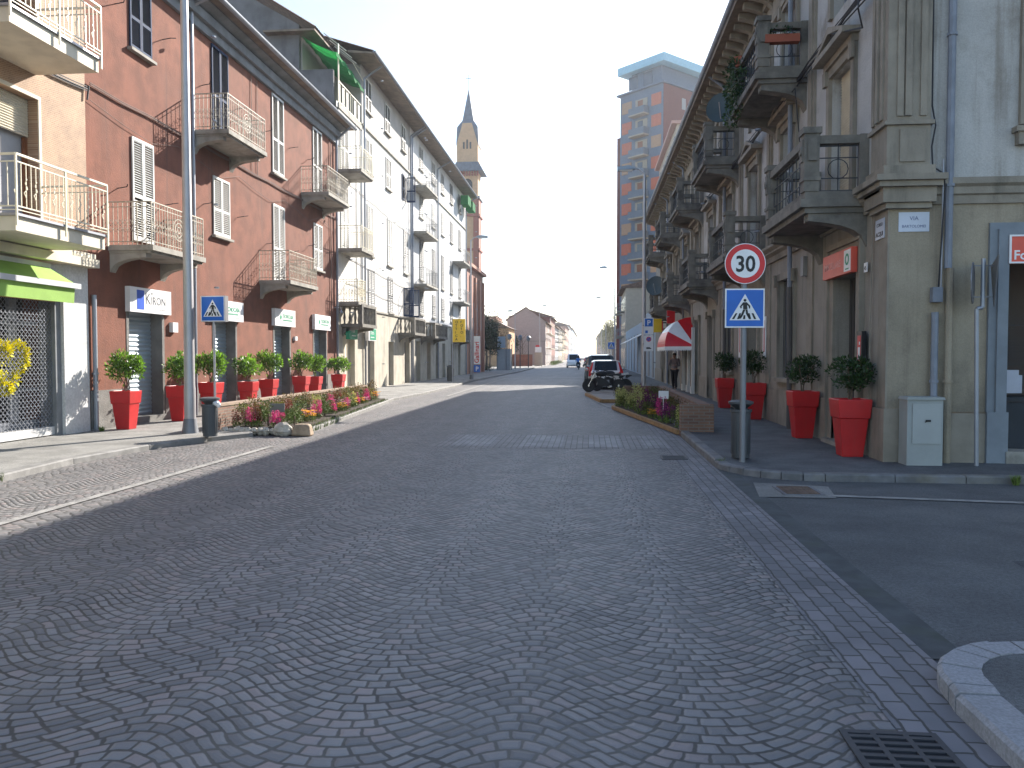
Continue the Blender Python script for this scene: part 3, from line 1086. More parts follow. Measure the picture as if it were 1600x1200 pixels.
# shutter stays on the wall
g = mn()
for k in range(4):
    u0, u1 = RB['w'][k]
    for z0, z1 in (top_z[k], mid_z[k]):
        for uu, s_ in ((u0 - .55, -1), (u1 + .55, 1)):
            zz = z0 + (z1 - z0) * .45
            g.path([FL(uu, zz, 0), FL(uu, zz + .03, .22), FL(uu + .1 * s_, zz + .06, .3)], .012, 4)
            g.piece()
g.build_each('shutter_stay', M_CABLE, red)
iron_balcony(red, FL, 20.55, 23.0, 7.74)
iron_balcony(red, FL, 28.7, 31.2, 7.75)
iron_balcony(red, FL, 16.75, 19.1, 4.15)
iron_balcony(red, FL, 24.85, 27.4, 4.14)
SIGNS = [('Kiron', 17.3, 19.1), ('T', 21.4, 23.3), ('T', 25.75, 27.6), ('T', 29.65, 31.5)]
for k, (s_, a, b) in enumerate(SIGNS):
    d0, d1 = RB['d'][k]
    d = mn()
    roller(d, FL, d0 + .02, d1 - .02, .25, 3.0, -.3, .11)
    dd = d.build('roller_door', M_ROLL, red)
    d = mn()
    for p, q in ((d0 - .001, d0 + .1), (d1 - .1, d1 + .001)):
        d.box(p, q, .12, 3.07, -.34, .015, FL)
    d.box(d0, d1, .1, .25, -.34, .05, FL)
    d.build('door_frame', M_REDBASE, dd)
    d = mn()
    d.box(a, b, 2.72, 3.3, .02, .14, FL)
    sgn = d.build('shop_sign', M_SW, red)
    if s_ == 'Kiron':
        d = mn()
        d.box(a + .28, a + .58, 2.79, 3.24, .141, .145, FL)
        d.build('logo', plain('logo blue', (0.03, 0.1, 0.5), .4), sgn)
        d = mn()
        text(d, 'K', FL, a + .62, 2.93, .142, .38)
        text(d, 'IRON', FL, a + .88, 2.93, .142, .27)
        d.ring(FL, a + .92, 3.19, .141, .03, .012, .003, 8)
        for i in range(9):
            d.box(a + 1.05 + i * .06, a + 1.09 + i * .06, 2.81, 2.825, .141, .143, FL)
        d.build('lettering', plain('sign charcoal', (0.05, 0.055, 0.07), .5), sgn)
    else:
        d = mn()
        cu, cv = a + .5, 3.02
        d.prism([(cu, cv + .11), (cu + .09, cv), (cu, cv - .11), (cu - .09, cv)], lambda p, q, t: FL(p, q, t), .141, .145)
        text(d, 'TECNOCASA', FL, a + .68, 3.0, .142, .18, 1, .9, 'LEFT', True)
        for i in range(12):
            d.box(a + .7 + i * .07, a + .75 + i * .07, 2.9, 2.95, .141, .143, FL)
        for i in range(6):
            d.box(a + 1.25 + i * .06, a + 1.29 + i * .06, 2.81, 2.825, .141, .143, FL)
        d.build('lettering', M_SG, sgn)
g = mn()
g.box(19.25, 19.5, 2.3, 2.55, 0.001, .1, FL)
g.piece()
g.box(27.75, 27.95, 2.25, 2.4, 0.001, .08, FL)
g.build_each('alarm_box', M_SW, red)
fr = mn()
fr.box(16.0, 32.9, 10.55, 10.8, 0.001, .1, FL)
fr.box(16.0, 32.9, 10.801, 11.05, 0.001, .22, FL)
fr.prism([(.0, 11.051), (.45, 11.2), (.45, 11.24), (.0, 11.24)], lambda p, q, t: FL(t, q, p), 16.0, 32.95)
fr.build('cornice', M_FRIEZE, red)
ev = mn()
ev.box(15.9, 33.2, 11.241, 11.30, -.3, .72, FL)
ev.build('eave', M_EAVE, red)
gt = mn()
gt.prism([(.73 + .08 * cos(a), 11.31 - .09 * sin(a)) for a in [pi * i / 8 for i in range(9)]], lambda p, q, t: FL(t, q, p), 15.9, 33.2)
gt.build('gutter', M_ZINC, red, smooth=True)
rf = mn()
tiled_roof(rf, FL, 15.9, 33.2, 11.3, .7, -5.5, 12.5)
rf.build('roof', M_TILE, red, recalc=False)
downpipe('downpipe', red, [(20.42, 11.2, .7), (20.42, 10.95, .1), (20.42, .1, .08)], .05, M_ZINC, FL)
downpipe('downpipe', red, [(32.55, 11.2, .7), (32.55, 10.7, .1), (32.55, .1, .08)], .05, M_ZINC, FL)
downpipe('downpipe', red, [(16.08, 3.0, .07), (16.08, .1, .07)], .05, M_ZINC, FL)
cb = mn()
for dz, r in ((0, .016), (.04, .012), (-.33, .007)):
    pts = [FL(16.1 + i * 1.2, 7.45 + dz - .035 * (i % 2) - .14 * (dz < -.2) * (i % 3), .05) for i in range(15)]
    cb.path(pts, r, 5)
cb.path([FL(24.3, 11, .03), FL(24.3, 7.4, .03)], .012, 4)
cb.path([FL(24.75, 11, .03), FL(24.7, 7.4, .03)], .012, 4)
cb.path([FL(31.9, 11, .05), FL(31.9, 3.4, .05)], .022, 4)
cb.build('cable', mat('weathered cable', (0.16, 0.1, 0.08), .8), red)
g = mn()
g.lathe((0, 0, 0), [(.02, 0), (.09, .1), (.09, .14)], 10, lambda a, b, c: (XL + .32 + a, 32.3 + b, 3.62 - c))
g.path([FL(32.3, 3.7, 0), FL(32.3, 3.72, .32), FL(32.3, 3.6, .32)], .02, 5)
g.build('wall_lamp', M_ZINC, red)

# ------------------------------------------------------------------ left: white terrace (two houses)
wha = root('plastered_house', 'white four storey house with dark gable and green netted terrace beside the red house', 'building', (-10.6, 39.8, 0))
WH = dict(
    t=[(37.21, 38.2, 13.36, 14.9), (40.85, 41.85, 13.36, 14.85), (44.5, 45.4, 13.36, 14.82)],
    t3=[(33.3, 34.4, 9.6, 12.0), (37.3, 38.3, 10.5, 12.1), (41.0, 42.05, 10.49, 12.12)],
    t2=[(33.3, 34.4, 6.3, 8.9), (37.4, 38.45, 6.56, 8.98), (41.2, 42.25, 6.48, 8.96), (44.95, 46.0, 6.45, 8.95)],
    t1=[(37.5, 38.6, 4.11, 5.9), (41.3, 42.3, 4.0, 5.9)])
w = mn()
wall_holes(w, FL, 32.9, 46.7, 3.85, 12.45, [], .2)
w.quad((XL, 46.7, 0), (XL - 10, 46.7, 0), (XL - 10, 46.7, 15), (XL, 46.7, 15))
w.build('wall', M_WHITE, wha, recalc=False)
w = mn()
wall_holes(w, FL, 36.6, 46.7, 12.5, 15.3, [])
w.quad((XL, 36.6, 12.5), (XL - 4, 36.6, 12.5), (XL - 4, 36.6, 15.3), (XL, 36.6, 15.3))
w.build('attic_wall', M_GREYTOP, wha, recalc=False)
w = mn()
w.box(36.6, 46.7, 12.44, 12.54, 0.001, .09, FL)
w.box(32.9, 46.7, 3.86, 3.95, 0.001, .07, FL)
w.build('string_course', M_CONC, wha)
w = mn()
wall_holes(w, FL, 32.9, 46.7, 0, 3.85, [(33.6, 35.3, .1, 2.75, .3), (37.4, 38.6, .1, 2.7, .3), (41.4, 42.5, .1, 2.45, .3), (45.1, 46.3, .1, 2.5, .3)])
w.build('ground_floor_wall', M_STONEG, wha, recalc=False)
for (a, b, t_), m in zip(((33.6, 35.3, 2.75), (37.4, 38.6, 2.7), (41.4, 42.5, 2.45), (45.1, 46.3, 2.5)), (M_CREAM, M_SHUTG, M_SHUTG, M_SHUTB)):
    d = mn()
    d.box(a, b, .1, t_, -.3, -.24, FL)
    for i in range(1, 4):
        uu = a + (b - a) * i / 4
        d.box(uu - .02, uu + .02, .15, t_ - .05, -.239, -.22, FL)
    d.build('door', m, wha)
for a, b in ((33.4, 34.6), (36.4, 37.7)):
    d = mn()
    d.box(a, b, 2.42, 3.02, .18, .34, FL)
    d.box(a + .4, a + .5, 2.6, 2.7, 0.0, .18, FL)
    sg_ = d.build('shop_sign', M_SG if a < 34 else M_SW, wha)
    if a > 34:
        d = mn()
        d.box(a + .22, b - .04, 2.46, 2.98, .341, .35, FL)
        d.build('sign_panel', M_SG, sg_)
    d = mn()
    text(d, 'Ottica' if a > 34 else 'Profi', FL, a + .28, 2.72, .352, .24)
    for i in range(8):
        d.box(a + .3 + i * .08, a + .36 + i * .08, 2.56, 2.6, .352, .354, FL)
    d.build('lettering', M_SW, sg_)
for key, col in (('t', M_SHUTW), ('t3', M_SHUTW), ('t2', M_SHUTW), ('t1', M_SHUTG)):
    for a, b, c, d in WH[key]:
        shuttered_window(wha, FL, a, b, c, d, col, sill=True, inset=.01, back=False, slat=.085)
# blue shutter folded out
w = mn()
w.box(44.6, 45.6, 10.62, 12.0, .001, .02, FL)
wd = w.build('window', M_DARK, wha)
s = mn()
leaf_shutter(s, FL, 44.55, 45.1, 10.6, 12.05, .02)
s.build('shutter', M_SHUTB, wd)
s = mn()
f2 = frame(XL, 45.65, 0, (1, 0), (0, -1))
leaf_shutter(s, f2, 0.03, .55, 10.6, 12.05, -.05)
s.build('shutter', M_SHUTB, wd)
w = mn()
w.box(44.9, 46.3, 3.96, 5.6, .001, .02, FL)
wd = w.build('window', M_DARK, wha)
for f2, a, b in ((frame(XL, 44.85, 0, (1, 0), (0, -1)), .02, .62), (frame(XL, 46.3, 0, (1, 0), (0, -1)), .02, .62)):
    s = mn()
    leaf_shutter(s, f2, a, b, 3.95, 5.6, 0)
    s.build('shutter', M_SHUTB, wd)
iron_balcony(wha, FL, 32.95, 34.85, 9.58, brackets=False, curls=False, step=.14, front_ring=False, m_rail=M_IRONWW)
iron_balcony(wha, FL, 32.95, 34.8, 6.26, brackets=False, curls=False, step=.14, front_ring=False, m_rail=M_IRONWW)
iron_balcony(wha, FL, 32.93, 34.1, 4.0, out=.85, brackets=False, curls=True, step=.12, m_rail=M_IRONWW)


def baluster_balcony(parent, f, u0, u1, v0, out, h=.85):
    s = mn()
    s.box(u0, u1, v0 - .14, v0, 0.0, out, f)
    s.box(u0 + .05, u1 - .05, v0 + h - .12, v0 + h, out - .2, out - .02, f)
    for a in (u0 + .02, u1 - .2):
        s.box(a, a + .18, v0 + .001, v0 + h - .001, out - .201, out - .019, f)
        s.box(a, a + .16, v0 + h - .12, v0 + h, 0.0, out - .202, f)
    b = s.build('balcony', M_STD, parent)
    r = mn()
    for i in range(1, int((u1 - u0) / .24)):
        uu = u0 + .1 + i * .24
        if uu < u1 - .25:
            r.lathe((0, 0, 0), [(.05, 0), (.035, .1), (.065, .25), (.03, .5), (.055, .62), (.05, h - .12)], 8, lambda x, y, z, uu=uu: (f(uu, 0, out - .11)[0] + x, f(uu, 0, out - .11)[1] + y, v0 + z))
    for i in range(3):
        nn = .12 + i * .24
        for uu in (u0 + .11, u1 - .11):
            r.lathe((0, 0, 0), [(.05, 0), (.035, .1), (.065, .25), (.03, .5), (.055, .62), (.05, h - .12)], 8, lambda x, y, z, uu=uu, nn=nn: (f(uu, 0, nn)[0] + x, f(uu, 0, nn)[1] + y, v0 + z))
    r.build('balusters', M_STD, b, smooth=True)
    c = mn()
    for a in (u0 + .1, u1 - .35):
        console(c, f, a, a + .25, v0 - .141, out * .85, .4)
        c.piece()
    c.build_each('bracket', M_STD, b)
    return b


baluster_balcony(wha, FL, 33.3, 35.65, 3.08, .95)
baluster_balcony(wha, FL, 43.6, 46.6, 3.0, .95)
# gable and roof terrace at the near end
w = mn()
gp = [(-22, 9), (-22, 19.3), (-17.5, 18.7), (-12.2, 15.65), (-12.2, 13.4), (-12.2, 12.2), (-10.6, 12.2), (-10.6, 11), (-10.6, 9)]
w.prism(gp, lambda p, q, t: (p, t, q), 32.91, 33.15)
w.box(-12.2, -10.75, 32.91, 33.1, 12.2, 13.75)
w.build('gable_wall', M_GABLE, wha)
w = mn()
w.box(-12.25, -12.15, 33.15, 36.6, 12.2, 15.2)
w.box(-12.15, -10.6, 36.5, 36.6, 12.2, 15.2)
w.build('terrace_wall', M_GREYTOP, wha)
w = mn()
w.box(-12.2, -10.55, 33.1, 36.6, 12.2, 12.42)
w.build('terrace_floor', M_CONC, wha)
w = mn()
f3 = frame(XL, 0, 0, (0, 1), (1, 0))
for v in (12.5, 13.35):
    w.bar(f3(33.15, v, 0), f3(36.6, v, 0), .025)
for i in range(13):
    w.bar(f3(33.15 + i * .2875, 12.42, 0), f3(33.15 + i * .2875, 13.35, 0), .02 if i % 3 == 0 else .01)
w.bar(f3(33.2, 12.4, 0), f3(33.2, 14.9, 0), .035)
w.bar(f3(34.9, 14.75, .1), f3(36.55, 14.5, .1), .02)
w.build('terrace_railing', M_IRONWW, wha)
w = mn()
for i in (0, 2, 4, 8, 10):
    w.box(33.2 + i * .2875, 33.42 + i * .2875, 12.55, 13.25, -.01, 0.0, f3)
    w.piece()
w.build_each('railing_panel', M_SGREY, wha)
# green shade net sagging over the terrace
w = mn()
N = 14
vs = []
for j in range(7):
    for i in range(N + 1):
        u = 32.6 + 4.2 * i / N
        n = -1.4 + 1.5 * j / 6
        vs.append(FL(u, 15.05 - .12 * j + .05 * sin(i * 1.9) - .10 * sin(j / 6 * pi) - .25 * (i / N) ** 2 + rnd.uniform(-.03, .03), n))
w.add(vs, [(j * (N + 1) + i, j * (N + 1) + i + 1, (j + 1) * (N + 1) + i + 1, (j + 1) * (N + 1) + i) for j in range(6) for i in range(N)])
vs = []
for i in range(N + 1):
    u = 32.6 + 4.2 * i / N
    for k, dz in enumerate((0, -.16 - .07 * sin(i * 2.3))):
        vs.append(FL(u, 14.33 + dz + .05 * sin(i * 1.9) - .25 * (i / N) ** 2, .11))
w.add(vs, [(2 * i, 2 * i + 1, 2 * i + 3, 2 * i + 2) for i in range(N)])
w.build('shade_net', M_NET, wha, recalc=False)
w = mn()
tiled_roof(w, FL, 32.5, 36.6, 15.35, -.75, -5.0, 18.0)
w.build('roof', M_TILE, wha, recalc=False)
w = mn()
w.box(32.5, 36.6, 15.22, 15.3, -3, -.78, FL)
w.build('eave', M_EAVE, wha)
w = mn()
for u in (34.0, 34.8, 35.5, 36.1):
    w.bar(FL(u, 14.9, .1), FL(u, 15.7, -.9), .03)
    w.piece()
w.build_each('net_pole', M_CREAM, wha)


def white_eave(parent, u0, u1, v=15.35):
    e = mn()
    e.prism([(-.2, v - .05), (.98, v - .16), (.98, v - .08), (-.2, v + .06)], lambda p, q, t: FL(t, q, p), u0, u1)
    e.build('eave', M_EAVE, parent)
    e = mn()
    e.prism([(1.0 + .08 * cos(a), v - .02 - .09 * sin(a)) for a in [pi * i / 8 for i in range(9)]], lambda p, q, t: FL(t, q, p), u0, u1)
    e.build('gutter', M_ZINCD, parent, smooth=True)
    e = mn()
    tiled_roof(e, FL, u0, u1, v - .02, .95, -6, v + 2.2)
    e.build('roof', M_TILE, parent, recalc=False)


white_eave(wha, 35.2, 46.7)
for u, top in ((36.75, 15.1), (46.5, 15.1)):
    downpipe('downpipe', wha, [(u, top + .1, .95), (u, top - .45, .1), (u, .1, .08)], .05, M_ZINC, FL)
cb = mn()
for u in (35.6, 36.3):
    cb.path([FL(u, 12.3, .03), FL(u, 3.9, .03)], .02, 4)
for v in (9.3, 6.0, 4.9):
    cb.path([FL(34 + i * 1.6, v - .2 * i * .3 + .05 * (i % 2), .04) for i in range(9)], .015, 4)
for u, v in ((38.9, 6.0), (40.3, 9.6), (42.9, 9.0), (44, 7.2), (39.8, 5.2), (43.2, 5.3)):
    cb.path([FL(u, v, 0), FL(u - .1, v + .05, .3), FL(u - .35, v - .1, .35)], .015, 4)
cb.build('cable', M_SHUTG, wha)

whb = root('plastered_house', 'pale long house beyond the white one with a tier of metal balconies', 'building', (-10.6, 57, 0))
w = mn()
wall_holes(w, FL, 46.7, 68.0, 3.85, 15.3, [])
w.quad((XL, 68, 0), (XL - 10, 68, 0), (XL - 10, 68, 15.3), (XL, 68, 15.3))
w.build('wall', M_WHITE2, whb, recalc=False)
w = mn()
w.box(46.75, 68.0, 12.48, 12.6, 0.001, .09, FL)
w.box(46.75, 68.0, 3.86, 3.95, 0.001, .07, FL)
w.build('string_course', M_CONC, whb)
w = mn()
dd = [(48.2, 49.4), (51.5, 52.7), (54.5, 55.5), (57.0, 58.2), (60.6, 61.8), (64, 65.2)]
wall_holes(w, FL, 46.7, 68.0, 0, 3.85, [(a, b, .1, 2.6, .3) for a, b in dd])
w.build('ground_floor_wall', M_STONEG, whb, recalc=False)
for i, (a, b) in enumerate(dd):
    d = mn()
    d.box(a, b, .1, 2.6, -.3, -.24, FL)
    d.box(a + .4, a + .5, .2, 2.5, -.239, -.22, FL)
    d.build('door', (M_SHUTG, M_WOOD, M_SHUTG, M_SHUTG, M_ROLL, M_SHUTG)[i], whb)
for z0, z1 in ((13.4, 14.85), (10.4, 12.0), (6.5, 8.95), (4.3, 5.85)):
    for u in (49.2, 53.2, 56.6, 60.3, 64.3):
        zz = z0
        shuttered_window(whb, FL, u, u + 1.1, zz, z1, M_SHUTG if z0 < 7 or u > 59 else M_SHUTW, sill=True, inset=.01, back=False, slat=.12)
for v in (11.95, 9.2, 6.05):
    b = iron_balcony(whb, FL, 47.2, 50.8, v, out=.85, brackets=False, curls=False, step=.16, front_ring=False, m_rail=M_SHUTG)
for v in (9.1, 5.95):
    iron_balcony(whb, FL, 61.5, 65.5, v, out=.85, brackets=False, curls=False, step=.2, front_ring=False, m_rail=M_SHUTG)
baluster_balcony(whb, FL, 49.5, 54.0, 2.95, .95)
baluster_balcony(whb, FL, 61.0, 65.0, 2.95, .95)
white_eave(whb, 46.7, 68.3)
for u in (46.95, 55.0, 67.8):
    downpipe('downpipe', whb, [(u, 15.2, .95), (u, 14.7, .1), (u, .1, .08)], .06, M_ZINC, FL)
w = mn()
for u in (63.6, 66.2):
    w.box(u, u + 1.6, 13.9, 14.6, .3, .9, FL)
    w.piece()
w.build_each('balcony_screen', M_NET, whb)

# red brick annex next to the terrace
ann = root('brick_building', 'low red brick building with pilasters after the pale terrace, next to the square', 'building', (-10.6, 74, 0))
w = mn()
w.box(-18, XL - .1, 68.1, 80, 0, 9.6)
w.build('wall', brickmat('annex red brick', (0.32, 0.12, 0.08), (0.26, 0.1, 0.07), (0.3, 0.22, 0.18), 0.28, 0.08, 'YZ', .85, .2), ann)
w = mn()
for u in (68.3, 71, 73.7, 76.4, 79.2):
    w.box(u, u + .6, 0, 9.0, -.1, .1, FL)
    w.piece()
w.box(68.1, 80, 9.61, 9.9, -.3, .3, FL)
w.build_each('pilaster', plain('pink terracotta', (0.4, 0.19, 0.13), .85), ann)
for u in (69.4, 72.1, 74.8, 77.5):
    d = mn()
    d.box(u, u + 1.1, 4.2, 6.6, -.12, -.08, FL)
    d.build('window', M_SHUTG, ann)
    d = mn()
    d.box(u, u + 1.1, .1, 2.7, -.12, -.08, FL)
    d.build('door', M_WOOD, ann)

# ------------------------------------------------------------------ right: corner house and its neighbour
BAY = [14.85 + 3.75 * i for i in range(10)]


def surround(parent, f, u0, u1, v0, v1, m, ped=True, w=.16, n=.07):
    s = mn()
    for a, b, c, d in ((u0 - w, u0, v0, v1 + w), (u1, u1 + w, v0, v1 + w), (u0, u1, v1, v1 + w)):
        s.box(a, b, c, d, .001, n, f)
    for a, b in ((u0 - w - .05, u0 - w + .12), (u1 + w - .12, u1 + w + .05)):
        s.box(a, b, v1 - .12, v1 + w - .01, n + .001, n + .06, f)
    if ped:
        s.box(u0 - w - .12, u1 + w + .12, v1 + w + .12, v1 + w + .22, .001, .3, f)
        s.box(u0 - w - .02, u1 + w + .02, v1 + w + .001, v1 + w + .119, .001, .12, f)
        c = (u0 + u1) / 2
        s.prism([(u0 - w - .12, v1 + w + .221), (c, v1 + w + .55), (u1 + w + .12, v1 + w + .221), (u1 + w - .02, v1 + w + .221), (c, v1 + w + .42), (u0 - w + .02, v1 + w + .221)], lambda p, q, t: f(p, q, t), .001, .28)
        s.prism([(u0 - w + .02, v1 + w + .221), (c, v1 + w + .42), (u1 + w - .02, v1 + w + .221)], lambda p, q, t: f(p, q, t), .001, .1)
    return s.build('surround', m, parent)


def roller_window(parent, f, u0, u1, v0, v1, frac, m_s, m_st, ped=True, depth=.24):
    g = mn()
    g.box(u0, u1, v0, v1, -depth, -depth + .03, f)
    w = g.build('window', M_GLASS, parent)
    if frac > 0:
        r = mn()
        roller(r, f, u0 + .04, u1 - .04, v1 - (v1 - v0) * frac, v1 - .01, -depth + .08, .05)
        r.build('roller_shutter', m_s, w)
    if frac < 1:
        r = mn()
        c = (u0 + u1) / 2
        for a in (u0 + .03, c - .035, u1 - .1):
            r.box(a, a + .07, v0, v1 - (v1 - v0) * frac, -depth + .031, -depth + .07, f)
        for b in (v0 + .02, v0 + (v1 - v0) * .6):
            r.box(u0 + .1, u1 - .1, b, b + .06, -depth + .031, -depth + .065, f)
        r.build('frame', M_ZINC, w)
    surround(w, f, u0, u1, v0, v1, m_st, ped)
    return w


def right_house(name, label, y0, y1, bays, corner, mw, ms):
    h = root(name, label, 'building', (XR, (y0 + y1) / 2, 0))
    gf, up, doors = [], [], []
    for i in bays:
        c = BAY[i]
        if i == 0:
            gf.append((13.85, 15.1, .18, 3.1, .3))
        elif i in (1, 3):
            gf.append((c - .6, c + .75, 1.2, 3.45, .2))
        else:
            gf.append((c - .65, c + .65, .18, 3.2, .3))
        low = i % 2 == 0
        up.append((c - .62, c + .62, 4.35 if low else 4.75, 6.85, .24))
        up.append((c - .6, c + .6, 7.95 if low else 7.6, 9.65, .24))
    w = mn()
    wall_holes(w, FR, y0, y1, .9, 4.1, gf, .2)
    w.build('ground_floor_wall', mw, h, recalc=False)
    w = mn()
    wall_holes(w, FR, y0, y1, 4.1, 10.6, up, .24)
    w.quad((XR, y1, 0), (XR + 12, y1, 0), (XR + 12, y1, 10.6), (XR, y1, 10.6))
    w.build('upper_wall', M_WRU if corner else mw, h, recalc=False)
    edges = [y0 + (.0 if not corner else 0)]
    for g_ in sorted(gf):
        if g_[2] < .9:
            edges += [g_[0], g_[1]]
    edges.append(y1)
    for a, b in zip(edges[::2], edges[1::2]):
        w = mn()
        w.box(a, b, 0, .9, -.3, .045, FR)
        w.build('plinth', ms, h)
    # string course with mouldings
    w = mn()
    w.prism([(0.002, 3.98), (.06, 3.98), (.08, 4.1), (.16, 4.16), (.16, 4.2), (.24, 4.27), (.24, 4.33), (0.002, 4.36)], lambda p, q, t: FR(t, q, p), y0, y1)
    w.build('string_course', ms, h)
    # shallow pilaster strips between bays
    for i in bays:
        c = BAY[i] + 1.875
        if c < y1 - .3:
            for a, b, n_ in ((c - .2, c + .2, .05), (c - .12, c + .12, .085)):
                w = mn()
                w.box(a, b, 4.361, 9.75, .001 if n_ == .05 else .051, n_, FR)
                if n_ == .05:
                    pp = w.build('pilaster', ms, h)
                else:
                    w.build('pilaster_face', ms, pp)
            w = mn()
            w.box(c - .2, c + .2, .9, 3.975, .001, .035, FR)
            w.build('pilaster', ms, h)
    for i in bays:
        c = BAY[i]
        low = i % 2 == 0
        roller_window(h, FR, c - .62, c + .62, 4.35 if low else 4.75, 6.85, .95 if low else .55, M_CREAM if i == 0 else M_SHUTG, ms)
        roller_window(h, FR, c - .6, c + .6, 7.95 if low else 7.6, 9.65, .5, M_SHUTG, ms, ped=False)
        if not low:
            w = mn()
            w.box(c - .85, c + .85, 4.6, 4.7, .001, .18, FR)
            w.build('sill', ms, h)
        stone_balcony(h, FR, c - 1.4, c + 1.4, 4.25 if low else 7.6, detail=i < 5)
        if i == 0:
            continue
        if i in (1, 3):
            g = mn()
            g.box(c - .6, c + .75, 1.2, 3.45, -.2, -.17, FR)
            ww = g.build('window', M_GLASS, h)
            g = mn()
            for a in (c - .6, c + .04, c + .68):
                g.box(a, a + .07, 1.2, 3.45, -.17, -.12, FR)
            for b in (1.2, 1.9, 2.6, 3.2):
                g.box(c - .53, c + .68, b, b + .05, -.169, -.13, FR)
            g.build('frame', M_SGREY, ww)
            g = mn()
            for k in range(9):
                uu = c - .5 + k * .14
                g.bar(FR(uu, 1.2, -.06), FR(uu, 3.45, -.06), .009)
            g.build('window_bars', M_IRON, ww)
            surround(ww, FR, c - .6, c + .75, 1.2, 3.45, ms, False)
            g = mn()
            g.box(c - .78, c + .93, 1.1, 1.19, .001, .14, FR)
            g.build('sill', ms, ww)
        else:
            g = mn()
            g.box(c - .65, c + .65, .18, 3.2, -.3, -.25, FR)
            for k in range(2):
                for z0, z1 in ((.35, 1.3), (1.45, 2.6)):
                    g.box(c - .55 + k * .6, c - .05 + k * .6, z0, z1, -.249, -.235, FR)
            dd_ = g.build('door', M_SHUTG, h)
            surround(dd_, FR, c - .65, c + .65, .18, 3.2, ms, False)
    # frieze, corbels, soffit, gutter, roof
    w = mn()
    w.box(y0, y1, 9.76, 9.9, .001, .1, FR)
    w.box(y0, y1, 9.901, 10.35, .001, .05, FR)
    w.box(y0, y1, 10.351, 10.5, .001, .16, FR)
    w.build('frieze', ms, h)
    k = int((y1 - y0) / .62)
    for i in range(k):
        u = y0 + .2 + i * (y1 - y0) / k
        b = mn()
        console(b, FR, u, u + .2, 10.64, .62, .62)
        b.build('corbel', ms, h)
    w = mn()
    w.box(y0 - .0, y1, 10.64, 10.76, -.2, .82, FR)
    w.build('eave', M_EAVE, h)
    w = mn()
    w.prism([(.84 + .09 * cos(a), 10.86 - .1 * sin(a)) for a in [pi * i / 8 for i in range(9)]], lambda p, q, t: FR(t, q, p), y0, y1)
    w.build('gutter', M_ZINCD, h, smooth=True)
    w = mn()
    tiled_roof(w, FR, y0, y1, 10.82, .8, -6, 12.6)
    w.build('roof', M_TILE, h, recalc=False)
    return h


rh1 = right_house('corner_house', 'beige three storey corner house on the right with stone and iron balconies', 12.5, 32.0, range(0, 5), True, M_WRF, M_ST)
rh2 = right_house('town_house', 'soot grey house after the corner house, with the red and white dome awning', 32.0, 54.5, range(5, 10), False, mat('sooty front render', (0.29, 0.27, 0.235), .9, .1, 1.5, .4, 30, stain=(0.15, 0.14, 0.12), samt=.7, sscale=.8, streak=True), M_ST)
w = mn()
w.quad((4.5, 12.5, 10.6), (4.5, 12.5, 10.6), (4.5, 12.5, 10.6))
# side street front of the corner house
w = mn()
wall_holes(w, FC, 4.5, 30, 0.85, 4.1, [(6.17, 8.6, .1, 3.47, .35), (11, 13, .1, 3.3, .3)], .3)
w.build('ground_floor_wall', M_WR, rh1, recalc=False)
w = mn()
wall_holes(w, FC, 4.5, 30, 4.1, 10.6, [(6.45, 7.6, 5.1, 7.6, .24), (10.4, 11.6, 5.1, 7.6, .24), (6.45, 7.6, 8.2, 9.9, .24), (10.4, 11.6, 8.2, 9.9, .24)], .24)
w.quad((30, 12.5, 0), (30, 24, 0), (30, 24, 10.6), (30, 12.5, 10.6))
w.build('upper_wall', M_WRU, rh1, recalc=False)
for a, b in ((4.5, 6.17), (8.6, 11), (13, 30)):
    w = mn()
    w.box(a + (.02 if a < 5 else 0), b, 0, .84, -.3, .045, FC)
    w.build('plinth', M_ST, rh1)
w = mn()
w.prism([(0.002, 3.96), (.04, 3.96), (.05, 4.08), (.09, 4.1), (.09, 4.2), (.14, 4.24), (.14, 4.33), (0.002, 4.36)], lambda p, q, t: FC(t, q, p), 5.06, 30)
w.build('string_course', M_ST, rh1)
for u in (6.45, 10.4):
    roller_window(rh1, FC, u, u + 1.15, 5.1, 7.6, 1.0, M_SHUTG, M_ST)
    roller_window(rh1, FC, u, u + 1.15, 8.2, 9.9, 1.0, M_SHUTG, M_ST, ped=False)
    w = mn()
    w.box(u - .25, u + 1.4, 4.98, 5.06, .001, .16, FC)
    w.box(u - .2, u - .02, 4.8, 4.979, .001, .12, FC)
    w.box(u + 1.17, u + 1.35, 4.8, 4.979, .001, .12, FC)
    w.build('sill', M_ST, rh1)
w = mn()
w.box(4.5, 30, 10.64, 10.76, -.2, .82, FC)
w.build('eave', M_EAVE, rh1)
w = mn()
w.box(4.3, 30, 10.0, 10.64, .001, .1, FC)
w.build('frieze', M_ST, rh1)
w = mn()
tiled_roof(w, FC, 4.0, 30, 10.8, .8, -6, 12.6)
w.build('roof', M_TILE, rh1, recalc=False)
# giant corner pilaster wrapped round both fronts
w = mn()


def wrap(mb, z0, z1, e, la, lb, base=0.0):
    """L shaped band on the corner: la along +X on the side front, lb along +Y on the street front, standing e proud"""
    poly = [(XR - e, 12.5 - e), (XR + la, 12.5 - e), (XR + la, 12.5 - base - .001), (XR - base - .001, 12.5 - base - .001), (XR - base - .001, 12.5 + lb), (XR - e, 12.5 + lb)]
    mb.prism(poly, lambda p, q, t: (p, q, t), z0, z1)


